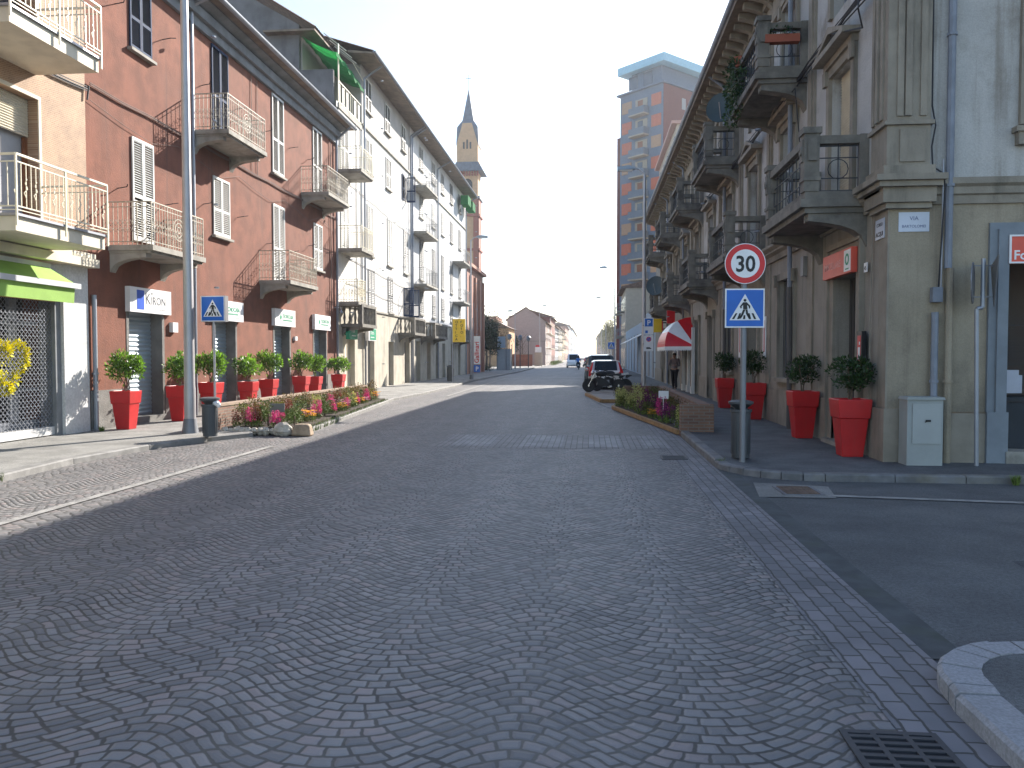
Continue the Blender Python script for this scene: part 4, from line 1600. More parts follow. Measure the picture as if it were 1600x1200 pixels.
for z0, z1, e, la, lb in ((.0, .9, .07, .5, .55), (.901, 3.95, .05, .0, .5), (3.9, 3.98, .1, .56, .6), (3.981, 4.2, .16, .6, .66), (4.2005, 4.28, .24, .66, .74), (4.281, 4.37, .3, .7, .8),
                          (4.371, 4.52, .16, .58, .62), (4.521, 5.12, .1, .52, .56), (5.121, 5.18, .15, .56, .6), (5.1801, 9.8, .1, .52, .55), (9.801, 10.3, .16, .58, .62)):
    if la == 0:
        w.box(-.0, .35, z0, z1, .001, .03, frame(XR, 12.5, 0, (0, 1), (-1, 0)))
    else:
        wrap(w, z0, z1, e, la, lb)
w.box(XR + .08, XR + .44, 12.5 - .125, 12.5 - .1001, 4.58, 5.06)
for a, n_ in ((.03, .13), (.14, .15), (.36, .13)):
    w.box(XR + a, XR + a + .09, 12.5 - n_, 12.5 - .1001, 5.25, 9.7)
for a, n_ in ((.05, .13), (.2, .15), (.4, .13)):
    w.box(XR - n_, XR - .1001, 12.5 + a, 12.5 + a + .1, 5.25, 9.7)
w.build('corner_pilaster', M_ST, rh1)
# ground floor door by the corner (house entrance with shop sign)
g = mn()
g.box(13.85, 15.1, .18, 3.1, -.3, -.25, FR)
for k in range(8):
    g.box(13.9 + k * .15, 14.0 + k * .15, .2, 3.05, -.249, -.235, FR)
dd_ = g.build('door', plain('dark brown grey door', (0.06, 0.055, 0.05), .6), rh1)
g = mn()
for a, b, c, d, n_ in ((13.62, 13.85, .18, 3.62, .05), (15.1, 15.33, .18, 3.62, .05), (13.85, 15.1, 3.1, 3.62, .05), (13.55, 13.62, .18, 3.7, .09), (15.33, 15.4, .18, 3.7, .09), (13.55, 15.4, 3.62, 3.72, .1)):
    g.box(a, b, c, d, .001, n_, FR)
g.build('door_frame', M_ST, dd_)
g = mn()
g.box(13.6, 15.35, .1, .178, -.3, .16, FR)
g.build('doorstep', M_CONC, dd_)
g = mn()
g.box(13.75, 15.35, 3.1, 3.52, .06, .16, FR)
sg_ = g.build('shop_sign', M_SO, rh1)
g = mn()
g.box(13.78, 14.12, 3.13, 3.49, .161, .165, FR)
g.build('sign_panel', M_SW, sg_)
g = mn()
g.ring(FR, 13.95, 3.33, .166, .1, .06, .004, 14)
g.box(13.86, 14.04, 3.16, 3.18, .166, .168, FR)
g.build('emblem', M_SG, sg_)
g = mn()
text(g, 'IMMOBILIARE', FR, 15.28, 3.25, .162, .17, -1, .95, 'LEFT', True)
g.build('lettering', plain('faint sign lettering', (0.78, 0.3, 0.26), .5), sg_)
for z, k in ((1.78, 0),):
    g = mn()
    g.box(13.3, 13.55, 1.55, 2.1, .051, .12, FR)
    nb = g.build('notice_case', plain('black notice case', (0.012, 0.012, 0.014), .4), rh1)
    g = mn()
    g.box(13.34, 13.5, 1.6, 2.03, .121, .124, FR)
    g.build('poster', M_SR, nb)
    g = mn()
    g.box(13.36, 13.46, 1.64, 1.84, .125, .127, FR)
    g.box(13.36, 13.41, 1.88, 1.93, .125, .127, FR)
    g.build('leaflet', M_SW, nb)
g = mn()
g.box(13.28, 13.42, 3.05, 3.2, .051, .065, FR)
pl = g.build('house_number', M_SW, rh1)
g = mn()
text(g, '45', FR, 13.4, 3.08, .066, .1, -1)
g.build('lettering', M_SK, pl)
# street name plaques
g = mn()
g.box(4.62, 5.06, 3.56, 3.85, .002, .014, FC)
pl = g.build('street_plaque', plain('white enamel plaque', (0.5, 0.54, 0.62), .35), rh1)
g = mn()
text(g, 'VIA', FC, 4.84, 3.73, .015, .085, 1, 1, 'CENTER')
text(g, 'BARTOLOMEI', FC, 4.84, 3.62, .015, .06, 1, .95, 'CENTER')
g.build('lettering', plain('faded plaque lettering', (0.12, 0.14, 0.24), .5), pl)
g = mn()
g.box(12.62, 12.98, 3.5, 3.8, .031, .045, FR)
pl = g.build('street_plaque', plain('white enamel plaque', (0.5, 0.54, 0.62), .35) if False else MATS['white enamel plaque'], rh1)
g = mn()
text(g, 'CORSO', FR, 12.8, 3.69, .046, .075, -1, 1, 'CENTER')
text(g, 'ACQUI', FR, 12.8, 3.54, .046, .095, -1, 1, 'CENTER', True)
g.build('lettering', M_SK, pl)
# shop on the side street
g = mn()
for a, b, c, d, n_ in ((5.91, 6.02, .86, 3.57, .05), (6.02, 6.17, .1, 3.47, .09), (6.02, 8.8, 3.47, 3.57, .09), (5.91, 8.9, 3.571, 3.67, .05)):
    g.box(a, b, c, d, .001, n_, FC)
g.box(5.9, 6.2, .1, .86, .046, .1, FC)
sf = g.build('shop_surround', M_SHOPF, rh1)
g = mn()
g.quad(FC(6.17, .28, -.3), FC(8.6, .28, -.3), FC(8.6, 3.07, -.3), FC(6.17, 3.07, -.3))
gm = bpy.data.materials.new('shop pane')
gm.use_nodes = True
pb = gm.node_tree.nodes['Principled BSDF']
pb.inputs['Base Color'].default_value = (0.9, 0.95, 1, 1)
pb.inputs['Transmission Weight'].default_value = 1.0
pb.inputs['Roughness'].default_value = 0.0
pb.inputs['IOR'].default_value = 1.02
g.build('shop_window', gm, rh1)
g = mn()
g.box(6.17, 8.6, .1, .28, -.3, .12, FC)
g.build('sill', M_CONC, rh1)
g = mn()
for q in ((6.18, 8.6, 3.4, 3.46, -2.2, -.4), (6.18, 6.21, .1, 3.4, -2.2, -.4), (6.18, 8.6, .1, 3.4, -2.26, -2.2), (6.2, 8.6, .1, .2, -2.2, -.4), (6.22, 8.6, 1.0, 1.06, -1.2, -.45), (6.22, 6.27, .2, 2.4, -.5, -.45), (6.2, 8.6, .2, .98, -.42, -.39), (6.3, 8.6, 2.2, 2.23, -1.6, -1.5)):
    g.box(*q, FC)
for k in range(5):
    g.box(6.4, 8.0, 1.95 - k * .1, 1.98 - k * .1, -1.5, -1.45, FC)
g.build('shop_interior', plain('dim shop fittings', (0.025, 0.028, 0.034), .6), rh1)
g = mn()
g.box(6.16, 8.62, 3.07, 3.47, -.05, .1, FC)
sg_ = g.build('shop_sign', M_SO, rh1)
g = mn()
for a, b, c, d in ((6.155, 6.185, 3.06, 3.48), (6.185, 8.6, 3.06, 3.085), (6.185, 8.6, 3.455, 3.48)):
    g.box(a, b, c, d, .101, .115, FC)
text(g, 'Fotografia', FC, 6.22, 3.12, .102, .19, 1, 1, 'LEFT', True)
g.build('lettering', M_SW, sg_)
for i, (x, z, c) in enumerate(((6.55, 1.12, (.5, .5, .55)), (6.95, 1.1, (.1, .25, .35)), (7.4, 1.14, (.4, .1, .1)), (6.5, .32, (.1, .3, .4)), (7.0, .3, (.35, .3, .2)))):
    g = mn()
    g.box(x - .14, x + .14, z, z + .28, -.62, -.5, FC)
    g.box(x - .1, x + .1, z + .281, z + .36, -.6, -.52, FC)
    oo = single('display_box', g, plain('display colour %d' % i, c, .5), ('pale', 'teal', 'dark red', 'blue green', 'khaki')[i] + ' box shown ' + ('on the glass shelf' if z > 1 else 'on the floor') + ' of the side street shop window', 'box', (x, 13, z), 'goods in the shop window')
# downpipes, conduits
for x, r, m in ((5.3, .055, M_ZINCD), ):
    downpipe('downpipe', rh1, [(x, 10.6, .1), (x, 3.0, .1)], r, m, FC)
    downpipe('downpipe', rh1, [(x + .03, 3.0, .1), (x + .03, .1, .1)], r, M_WR, FC)
    downpipe('downpipe', rh1, [(5.13, 2.35, .1), (5.13, .1, .1)], .05, M_ZINCD, FC)
    downpipe('conduit', rh1, [(5.2, 4.6, .12), (5.2, 2.75, .12), (5.17, 2.6, .12)], .012, M_ZINC, FC, False)
g = mn()
g.box(5.08, 5.22, 2.5, 2.72, .03, .14, FC)
g.build('junction_box', M_ZINCD, rh1)
g = mn()
pts = [FC(5.09, 10, .06), FC(5.1, 8.2, .08), FC(5.04, 7.2, .07), FC(5.05, 5.4, .07), FC(5.09, 5.1, .1), FC(5.05, 4.8, .08), FC(5.06, 4.5, .1), FC(5.16, 4.38, .2), FC(5.2, 4.2, .2), FC(5.18, 2.7, .08)]
g.path(pts, .012, 5)
g.build('cable', M_CABLE, rh1)
for y in (17.9, 26.3):
    downpipe('downpipe', rh1, [(y, 10.8, .85), (y, 10.3, .2), (y, 3.2, .14)], .05, M_ZINCD, FR)
    downpipe('downpipe', rh1, [(y, 3.2, .14), (y, .1, .12)], .055, plain('cast iron pipe', (.1, .09, .085), .7), FR)
for y in (37.5, 44.9):
    downpipe('downpipe', rh2, [(y, 10.8, .85), (y, 10.3, .2), (y, .1, .14)], .05, M_ZINCD, FR)
g = mn()
for dz, r in ((0, .025), (.06, .018), (-.06, .014), (.11, .01)):
    g.path([FR(13.0 + i * 1.1, 7.38 + dz + .04 * sin(i * 2.1 + dz * 30), .22 if i % 2 else .2) for i in range(18)], r, 5)
g.path([FR(13.2, 7.38, .2), FR(13.05, 7.8, .25), FR(13.1, 8.3, .2)], .02, 5)
g.path([FR(13.1, 7.4, .3), FR(13.0, 7.1, .35), FR(13.25, 6.9, .2), FR(14.5, 7.3, .3)], .014, 5)
g.path([FR(16.9, 7.5, .1), FR(17.9, 7.2, .3), FR(17.0, 7.2, .3), FR(17.0, 5.2, .1)], .012, 5)
g.build('cable', M_CABLE, rh1)
g = mn()
g.path([FR(13.12, 3.9, .05), FR(13.1, 3.0, .05), FR(13.13, 2.3, .05), FR(13.1, .2, .06)], .012, 5)
g.build('conduit', M_ST, rh1)
g = mn()
g.box(16.9, 17.1, 3.35, 3.75, .001, .12, FR)
g.build('alarm_box', M_SHUTG, rh1)
g = mn()
g.box(17.5, 17.8, .35, .6, .046, .05, FR)
g.build('cellar_grate', M_DARK, rh1)
g = mn()
for a in (20.6, 23.9):
    g = mn()
    g.box(a, a + .32, 1.65, 2.7, .04, .06, FR)
    pn = g.build('poster_panel', M_SW, rh1)
    g = mn()
    g.box(a + .08, a + .2, 1.8, 2.6, .061, .064, FR)
    g.build('poster', plain('faded red print', (.5, .12, .12), .6), pn)


def dish(label, x, y, z, r, wall=True):
    o = root('satellite_dish', label, 'satellite dish', (x, y, z), 'satellite dishes on the right fronts')
    g = mn()
    n = 18
    d = Vector((-.35, -.9, .25)).normalized()
    a = d.cross(Vector((0, 0, 1))).normalized()
    b = d.cross(a)
    vs = []
    for th in (0, .02):
        for k in range(5):
            rr = r * k / 4
            for i in range(n):
                t = 2 * pi * i / n
                vs.append(Vector((x, y, z + r)) + a * rr * cos(t) + b * rr * 1.08 * sin(t) + d * ((rr / r) ** 2 * .16 * r * 1.6 - th))
    fs = []
    for s in range(2):
        o0 = s * 5 * n
        fs += [(o0 + k * n + i, o0 + (k + 1) * n + i, o0 + (k + 1) * n + (i + 1) % n, o0 + k * n + (i + 1) % n) for k in range(4) for i in range(n)]
    fs += [(4 * n + i, 4 * n + (i + 1) % n, 9 * n + (i + 1) % n, 9 * n + i) for i in range(n)]
    g.add(vs, fs)
    g.build('reflector', plain('dark satellite dish', (.06, .085, .095), .6), o, smooth=True)
    g = mn()
    c = Vector((x, y, z + r))
    g.path([c - b * r * -.9, c + d * r * .9], .015, 5)
    g.bar(c - d * .02, c + Vector((.3, .25, -.25)), .025, 6)
    g.build('arm', M_POLE, o)
    return o


dish('dark satellite dish on the upper stone balcony above the round speed sign', 3.95, 24.6, 8.65, .45)
dish('dark satellite dish low behind the lamp post near the awning', 3.55, 43.0, 4.9, .5)
dish('small grey satellite dish on the wall below the cable bundle', 4.2, 18.9, 7.5, .2)

# potted plants on the upper balcony
fb = root('flower_box', 'terracotta flower box with sparse plants hung on the upper stone balcony', 'planter', (3.9, 17.25, 8.3))
g = mn()
g.box(3.62, 4.32, 17.12, 17.3, 8.2, 8.36)
g.build('box', plain('terracotta', (.32, .09, .05), .7), fb)
g = mn()
g.leaves((3.95, 17.2, 8.42), (.3, .08, .12), 90, .08)
g.build('foliage', M_LEAFD, fb)
fb = root('hanging_plant', 'dark green trailing plant spilling over the upper balcony corner', 'plant', (3.45, 19.3, 7.6))
g = mn()
for _ in range(22):
    c = (3.42 + rnd.uniform(-.12, .12), 19.4 + rnd.uniform(-.6, .5), 8.0 + rnd.uniform(-.75, .6))
    g.leaves(c, (.16, .2, .2), 60, .09)
g.build('foliage', M_LEAFD, fb)
g = mn()
g.lathe((3.52, 19.4, 8.5), [(.1, 0), (.15, .22), (.14, .22)], 12)
g.build('pot', MATS['terracotta'], fb)

# ------------------------------------------------------------------ dome awning and shop under it
aw = root('dome_awning', 'red and white dome shaped shop awning on the right front', 'awning', (XR, 36.2, 2.0))


def dome(mb, seg, total, u0, u1):
    pts = []
    for k in range(7):
        t = (seg + k / 6) / total * pi / 2
        n, v, ins = 1.25 * cos(t), 2.1 + 1.3 * sin(t), 1.4 * sin(t) ** 1.6 * .75
        pts.append((n, v, ins))
    for p, q in zip(pts[:-1], pts[1:]):
        a0, a1, b0, b1 = FR(u0 + p[2], p[1], p[0]), FR(u1 - p[2], p[1], p[0]), FR(u0 + q[2], q[1], q[0]), FR(u1 - q[2], q[1], q[0])
        mb.quad(a0, a1, b1, b0)
        mb.quad(FR(u0 - .35, 2.1, 0), a0, b0)
        mb.quad(FR(u1 + .35, 2.1, 0), a1, b1)


for seg, m in ((0, M_SR), (1, M_SW), (2, M_SR)):
    g = mn()
    dome(g, seg, 3, 34.6, 38.4)
    g.build('canvas', m, aw, recalc=False)
g = mn()
pts = [(34.25, 0), (34.6, 1.25), (38.4, 1.25), (38.75, 0)]
for (a, an_), (b, bn_) in zip(pts[:-1], pts[1:]):
    k = 14
    for i in range(k):
        t0, t1 = i / k, (i + 1) / k
        tm = (t0 + t1) / 2
        P_ = lambda t: (a + (b - a) * t, an_ + (bn_ - an_) * t)
        g.quad(FR(P_(t0)[0], 2.1, P_(t0)[1]), FR(P_(t1)[0], 2.1, P_(t1)[1]), FR(P_(t1)[0], 1.97, P_(t1)[1]), FR(P_(tm)[0], 1.9, P_(tm)[1]), FR(P_(t0)[0], 1.97, P_(t0)[1]))
g.build('valance', M_SW, aw, recalc=False)
for u in (34.1, 35.6, 37.3, 39.6, 41.2):
    g = mn()
    g.box(u, u + .3, .1, 2.9, .046, .16, FR)
    g.box(u - .04, u + .34, .1, .4, .047, .2, FR)
    g.build('shop_pillar', M_SHUTW, rh2)
g = mn()
g.box(39.3, 43.5, 2.9, 3.2, .05, .12, FR)
g.build('fascia', M_ST, rh2)

# projecting shop signs beyond the awning
for lab, y, z0, z1, m, x0, x1 in (('yellow projecting shop sign behind the parking sign', 44.5, 3.0, 3.75, M_SY, 3.35, 4.0), ('small pink red projecting sign next to the yellow one', 46.5, 3.15, 3.7, M_SR, 3.7, 4.25), ('red oval projecting sign above the dome awning', 41.0, 3.35, 4.0, M_SR, 3.95, 4.35)):
    o = root('projecting_sign', lab, 'shop sign', (4.2, y, z0))
    g = mn()
    g.box(x0, x1, y, y + .12, z0, z1)
    g.build('panel', m, o)
    g = mn()
    g.box(x1, 4.6, y + .03, y + .08, z1 - .12, z1 - .06)
    g.build('bracket', M_IRON, o)

# ------------------------------------------------------------------ right, farther away
def far_house(name, label, f, u0, u1, h, depth, mw, floors, bays, mwin, roof=True, balc=None, eave=.6, mroof=None, front_side=None):
    p = f(u0, 0, 0)
    o = root(name, label, 'building', (p[0], (u0 + u1) / 2, 0))
    g = mn()
    g.box(u0, u1, 0, h, -depth, 0, f)
    g.build('wall', mw, o)
    fh = (h - .4) / floors
    for fl in range(floors):
        for b in range(bays):
            uu = u0 + (u1 - u0) * (b + .5) / bays
            ww = min(.6, (u1 - u0) / bays * .28)
            z0 = fl * fh + (1.0 if fl else .2)
            g = mn()
            g.box(uu - ww, uu + ww, z0, fl * fh + fh - .5, .002, .05, f)
            g.build('window' if fl else 'shop_front', mwin, o)
            if balc and fl and b % 2 == balc % 2:
                g = mn()
                g.box(uu - ww * 2, uu + ww * 2, z0 - .15, z0, 0, .9, f)
                bb = g.build('balcony', M_CONC, o)
                g = mn()
                metal_rail(g, f, uu - ww * 2, uu + ww * 2, .88, z0, .95, .3, .012, curls=False)
                g.build('railing', M_SHUTG, bb)
    if roof:
        g = mn()
        d = depth / 2
        g.prism([(-depth - eave, h), (eave, h), (eave, h + .15), (-d, h + d * .38), (-depth - eave, h + .15)], lambda p_, q, t: f(t, q, p_), u0 - .2, u1 + .2)
        g.build('roof', mroof or M_TILE, o)
    return o


M_PBLUE = plain('pale blue grey render', (.36, .42, .48), .85)
M_PINK = plain('dusty pink render', (.45, .26, .2), .85)
M_YEL = plain('faded yellow render', (.5, .4, .26), .85)
M_BEI = plain('far beige render', (.45, .38, .3), .85)
M_GR = plain('far grey render', (.4, .4, .4), .85)
M_WIN = glassy('far window', (.06, .07, .09), .2)
far_house('low_shop', 'low bluish shop building in the gap beyond the soot grey house', FR, 54.6, 66.0, 5.0, 6, M_PBLUE, 1, 3, M_SHUTG, roof=False)
tall = far_house('apartment_block', 'taller set back apartment block with thin flat eave beyond the low shop', frame(9.6, 0, 0, (0, 1), (-1, 0)), 90, 112, 27.3, 12, M_BEI, 8, 5, M_WIN, roof=False, balc=0)
g = mn()
g.box(89.6, 112.4, 27.3, 27.6, -12.4, .6, frame(9.6, 0, 0, (0, 1), (-1, 0)))
g.build('roof', plain('pink edge concrete', (.5, .3, .25), .8), tall)
o = far_house('low_shop', 'long pale blue single storey shopfront at the foot of the taller block', FR, 66.1, 98, 4.6, 3.2, M_PBLUE, 1, 6, M_SHUTG, roof=False)
g = mn()
for a in (64, 70):
    g.prism([(0, 3.6), (1.6, 2.8), (1.6, 2.75), (0, 3.5)], lambda p, q, t: FR(t, q, p), a, a + 4)
    g.piece()
g.build_each('awning', M_SW, o)
far_house('town_house', 'three storey house with white windows below the tower block', FR, 98.1, 112, 10, 5, M_BEI, 3, 4, M_WIN, balc=1)
# tower block turned 45 degrees
tc = Vector((11.0, 122.0))
A = Vector((-cos(radians(45)), sin(radians(45))))      # along the left (balcony) face, away from the near corner
B = Vector((cos(radians(45)), sin(radians(45))))
tb = root('tower_block', 'fourteen storey tower block with orange panels and rows of balconies', 'building', (tc.x, tc.y, 0))
FA = lambda u, v, n: (tc.x + A.x * u - B.x * n, tc.y + A.y * u - B.y * n, v)   # near-left face, outward -B
FB = lambda u, v, n: (tc.x + B.x * u - A.x * n, tc.y + B.y * u - A.y * n, v)   # right face, outward -A
M_TG = plain('tower grey blue concrete', (.12, .155, .21), .8)
M_TO = plain('tower orange panel', (.42, .13, .075), .8)
M_TT = plain('tower tan panel', (.34, .22, .14), .8)
M_TR = plain('tower brick red side', (.14, .045, .035), .85)
TW = 8.7
H = 42.6
g = mn()
g.prism([(0, 0), (TW, 0), (TW, 13), (0, 13)], lambda p, q, t: FA(p, t, -q), 0, H)
g.build('wall', M_TG, tb)
g = mn()
g.box(0.0, 13, 0, H - .05, .002, .1, FB)
g.build('side_wall', M_TR, tb)
g = mn()
g.box(TW - .0, TW + 1.6, 0, H - 6, -8, -1.0, FA)
g.build('rear_wing', M_TR, tb)
for fl in range(12):
    z = 4.0 + fl * 3.15
    for a, b, m in ((.4, 2.3, M_TO if fl % 3 else M_TT), (6.3, 8.3, M_TO if (fl + 1) % 3 else M_TT)):
        g = mn()
        g.box(a, b, z + 1.0, z + 2.75, .002, .06, FA)
        g.build('panel', m, tb)
    g = mn()
    g.box(3.1, 5.5, z + .2, z + 2.6, .002, .05, FA)
    g.box(10.0, 11.5, z + 1, z + 2.4, .102, .12, FB) if False else None
    g.build('recess', plain('tower recess beige', (.3, .27, .22), .8), tb)
    g = mn()
    g.box(4.0, 5.0, z + .25, z + 2.4, .051, .08, FA)
    g.build('window', M_WOOD if fl % 2 else M_WIN, tb)
    g = mn()
    g.box(2.8, 5.9, z - .1, z + .1, 0.003, 1.25, FA)
    bb = g.build('balcony', MATS['tower recess beige'], tb)
    g = mn()
    for q in ((2.8, 5.9, z + .101, z + 1.1, 1.2, 1.25), (2.8, 2.85, z + .101, z + 1.1, .06, 1.199), (5.85, 5.9, z + .101, z + 1.1, .06, 1.199)):
        g.box(*q, FA)
    g.build('parapet', plain('tower parapet grey', (.12, .15, .19), .7), bb)
    for u in (4.2, 8.5):
        g = mn()
        g.box(u, u + .9, z + .8, z + 2.5, .101, .15, FB)
        g.build('window', M_SHUTG, tb)
g = mn()
g.box(-.4, TW + .5, H, H + .25, -13.4, .4, FA)
g.box(1.2, TW - 1.5, H + .251, H + 3.2, -12, -1.0, FA)
g.build('penthouse', M_TG, tb)
g = mn()
g.box(-.35, TW + .3, H + 3.2, H + 4.4, -13, .35, FA)
g.build('roof', plain('tower white blue fascia', (.26, .48, .6), .6), tb)
for u in (3.0, 6.0):
    g = mn()
    g.box(u, u + 1.8, H + .9, H + 2.9, -.999, -.95, FA)
    g.build('window', M_WIN, tb)

# ------------------------------------------------------------------ people (skinned skeletons)
def skin_mesh(joints, bones, name, mats, parent, sub=2, base=0):
    names = list(joints)
    me = bpy.data.meshes.new(name)
    org = ORG[parent.name]
    me.from_pydata([tuple(Vector(joints[n][0])) for n in names], [(names.index(a), names.index(b)) for a, b in bones], [])
    o = bpy.data.objects.new(name, me)
    scene.collection.objects.link(o)
    md = o.modifiers.new('s', 'SKIN')
    sd = o.modifiers.new('d', 'SUBSURF')
    sd.levels = sub
    sv = me.skin_vertices[0].data
    for i, n in enumerate(names):
        r = joints[n][1]
        sv[i].radius = r if isinstance(r, tuple) else (r, r)
        sv[i].use_root = (i == base)
    dg = bpy.context.evaluated_depsgraph_get()
    m2 = bpy.data.meshes.new_from_object(o.evaluated_get(dg))
    bpy.data.objects.remove(o)
    mb = MB()
    loc = Vector(parent.location)
    rz = parent.rotation_euler.z
    m2.materials.clear()
    m2.materials.append(mats)
    m2.polygons.foreach_set('use_smooth', [True] * len(m2.polygons))
    ob = bpy.data.objects.new(name, m2)
    scene.collection.objects.link(ob)
    ob.parent = parent
    ORG[ob.name] = org
    return ob


M_SKIN = plain('skin', (0.42, 0.24, 0.17), .6)
M_HAIR = plain('grey brown hair', (0.08, 0.06, 0.05), .8)


def person(label, loc, rz, pose, mtop, mleg, helmet=None):
    o = root('person', label, 'person', loc)
    o.rotation_euler.z = rz
    ORG[o.name] = Vector((0, 0, 0))
    J = pose
    head = J['head']
    body = {k: (J[k], r) for k, r in (('pelvis', (.13, .10)), ('waist', (.12, .095)), ('chest', (.15, .11)), ('neck', .055), ('chin', .07), ('head', (.088, .10)), ('crown', .05),
            ('shl', .06), ('ell', .042), ('wrl', .03), ('shr', .06), ('elr', .042), ('wrr', .03), ('hil', .085), ('knl', .058), ('anl', .04), ('tol', .035), ('hir', .085), ('knr', .058), ('anr', .04), ('tor', .035))}
    bones = [('pelvis', 'waist'), ('waist', 'chest'), ('chest', 'neck'), ('neck', 'chin'), ('chin', 'head'), ('head', 'crown'), ('chest', 'shl'), ('shl', 'ell'), ('ell', 'wrl'), ('chest', 'shr'), ('shr', 'elr'), ('elr', 'wrr'),
             ('pelvis', 'hil'), ('hil', 'knl'), ('knl', 'anl'), ('anl', 'tol'), ('pelvis', 'hir'), ('hir', 'knr'), ('knr', 'anr'), ('anr', 'tor')]
    skin_mesh(body, bones, 'body', M_SKIN, o, 1)
    for s in 'lr':
        w = Vector(J['wr' + s])
        d = (w - Vector(J['el' + s])).normalized()
        sd = d.cross(Vector((0, 0, 1))).normalized() if abs(d.z) < .9 else Vector((1, 0, 0))
        hj = {'w': (w, .026), 'p': (w + d * .07, (.04, .02))}
        hb = [('w', 'p')]
        for k in range(4):
            c = sd * (.024 * (k - 1.5))
            L = (.06, .075, .07, .055)[k]
            hj['a%d' % k] = (w + d * .095 + c, .01)
            hj['b%d' % k] = (w + d * (.095 + L) + c * 1.1 + Vector((0, 0, -.01)), .009)
            hj['c%d' % k] = (w + d * (.095 + L * 1.35) + c * 1.1 + Vector((0, 0, -.03)), .008)
            hb += [('p', 'a%d' % k), ('a%d' % k, 'b%d' % k), ('b%d' % k, 'c%d' % k)]
        hj['t0'] = (w + d * .04 + sd * .04, .011)
        hj['t1'] = (w + d * .08 + sd * .06, .009)
        hb += [('p', 't0'), ('t0', 't1')]
        skin_mesh(hj, hb, 'hand', M_SKIN, o, 1)
    top = {k: (J[k], r) for k, r in (('pelvis', (.165, .13)), ('waist', (.155, .125)), ('chest', (.18, .14)), ('neck', .085), ('shl', .085), ('ell', .062), ('wrl', .05), ('shr', .085), ('elr', .062), ('wrr', .05))}
    skin_mesh(top, [('pelvis', 'waist'), ('waist', 'chest'), ('chest', 'neck'), ('chest', 'shl'), ('shl', 'ell'), ('ell', 'wrl'), ('chest', 'shr'), ('shr', 'elr'), ('elr', 'wrr')], 'jacket', mtop, o)
    leg = {k: (J[k], r) for k, r in (('pelvis', (.15, .12)), ('hil', .105), ('knl', .078), ('anl', .062), ('hir', .105), ('knr', .078), ('anr', .062))}
    skin_mesh(leg, [('pelvis', 'hil'), ('hil', 'knl'), ('knl', 'anl'), ('pelvis', 'hir'), ('hir', 'knr'), ('knr', 'anr')], 'trousers', mleg, o)
    for s in 'lr':
        a, t_ = Vector(J['an' + s]), Vector(J['to' + s])
        skin_mesh({'a': (a + Vector((0, 0, -.02)), .055), 'm': ((a + t_) / 2 + Vector((0, 0, .0)), (.05, .045)), 't': (t_, (.048, .035))}, [('a', 'm'), ('m', 't')], 'shoe', M_BLACK, o, 2)
    hd = Vector(head)
    g = mn()
    fd = (Vector(J['nose']) - hd).normalized()
    if helmet:
        g.ball(hd + Vector((0, 0, .02)), (.15, .16, .16), 14, 10)
        g.org = Vector()
        g.build('helmet', helmet, o, smooth=True)
        g = mn()
        g.ball(hd + fd * .07, (.1, .1, .07), 10, 8)
        g.build('visor', M_GLASS, o, smooth=True)
    else:
        g.ball(hd + Vector((0, 0, .045)) - fd * .025, (.095, .1, .085), 14, 10, .03)
        g.build('hair', M_HAIR, o, smooth=True)
        g = mn()
        sdv = fd.cross(Vector((0, 0, 1))).normalized()
        g.ball(hd + fd * .1 - Vector((0, 0, .01)), (.014, .014, .02), 6, 5)
        for q in (-1, 1):
            g.ball(hd + sdv * .09 * q - Vector((0, 0, .005)), (.015, .02, .03), 6, 5)
        g.build('nose_and_ears', M_SKIN, o, smooth=True)
        g = mn()
        for q in (-1, 1):
            g.ball(hd + fd * .088 + sdv * .032 * q + Vector((0, 0, .015)), .01, 6, 5)
        g.box(-.022, .022, -.004, .004, -.004, .004, lambda a, b, c: tuple(hd + fd * (.088 + b) + sdv * a + Vector((0, 0, c - .05))))
        g.build('eyes_and_mouth', plain('dark facial detail', (.05, .02, .02), .5), o, smooth=True)
    return o


walk = dict(pelvis=(0, 0, .95), waist=(0, .01, 1.1), chest=(0, .0, 1.32), neck=(0, .01, 1.47), chin=(0, .03, 1.54), head=(0, .03, 1.62), crown=(0, .02, 1.70), nose=(0, 1, 1.62),
            shl=(-.2, 0, 1.4), ell=(-.26, .02, 1.13), wrl=(-.16, .2, 1.16), shr=(.2, 0, 1.4), elr=(.27, .08, 1.16), wrr=(.10, .22, 1.42),
            hil=(-.1, 0, .88), knl=(-.1, .1, .5), anl=(-.1, .02, .09), tol=(-.1, .17, .04), hir=(.1, 0, .88), knr=(.11, -.02, .5), anr=(.11, -.14, .1), tor=(.12, 0, .04))
person('grey haired person in a mauve grey jacket and black trousers standing by the dome awning', (4.05, 38.2, .098), radians(150), walk, plain('mauve grey jacket', (.2, .17, .19), .85), plain('black trousers', (.02, .02, .025), .85))

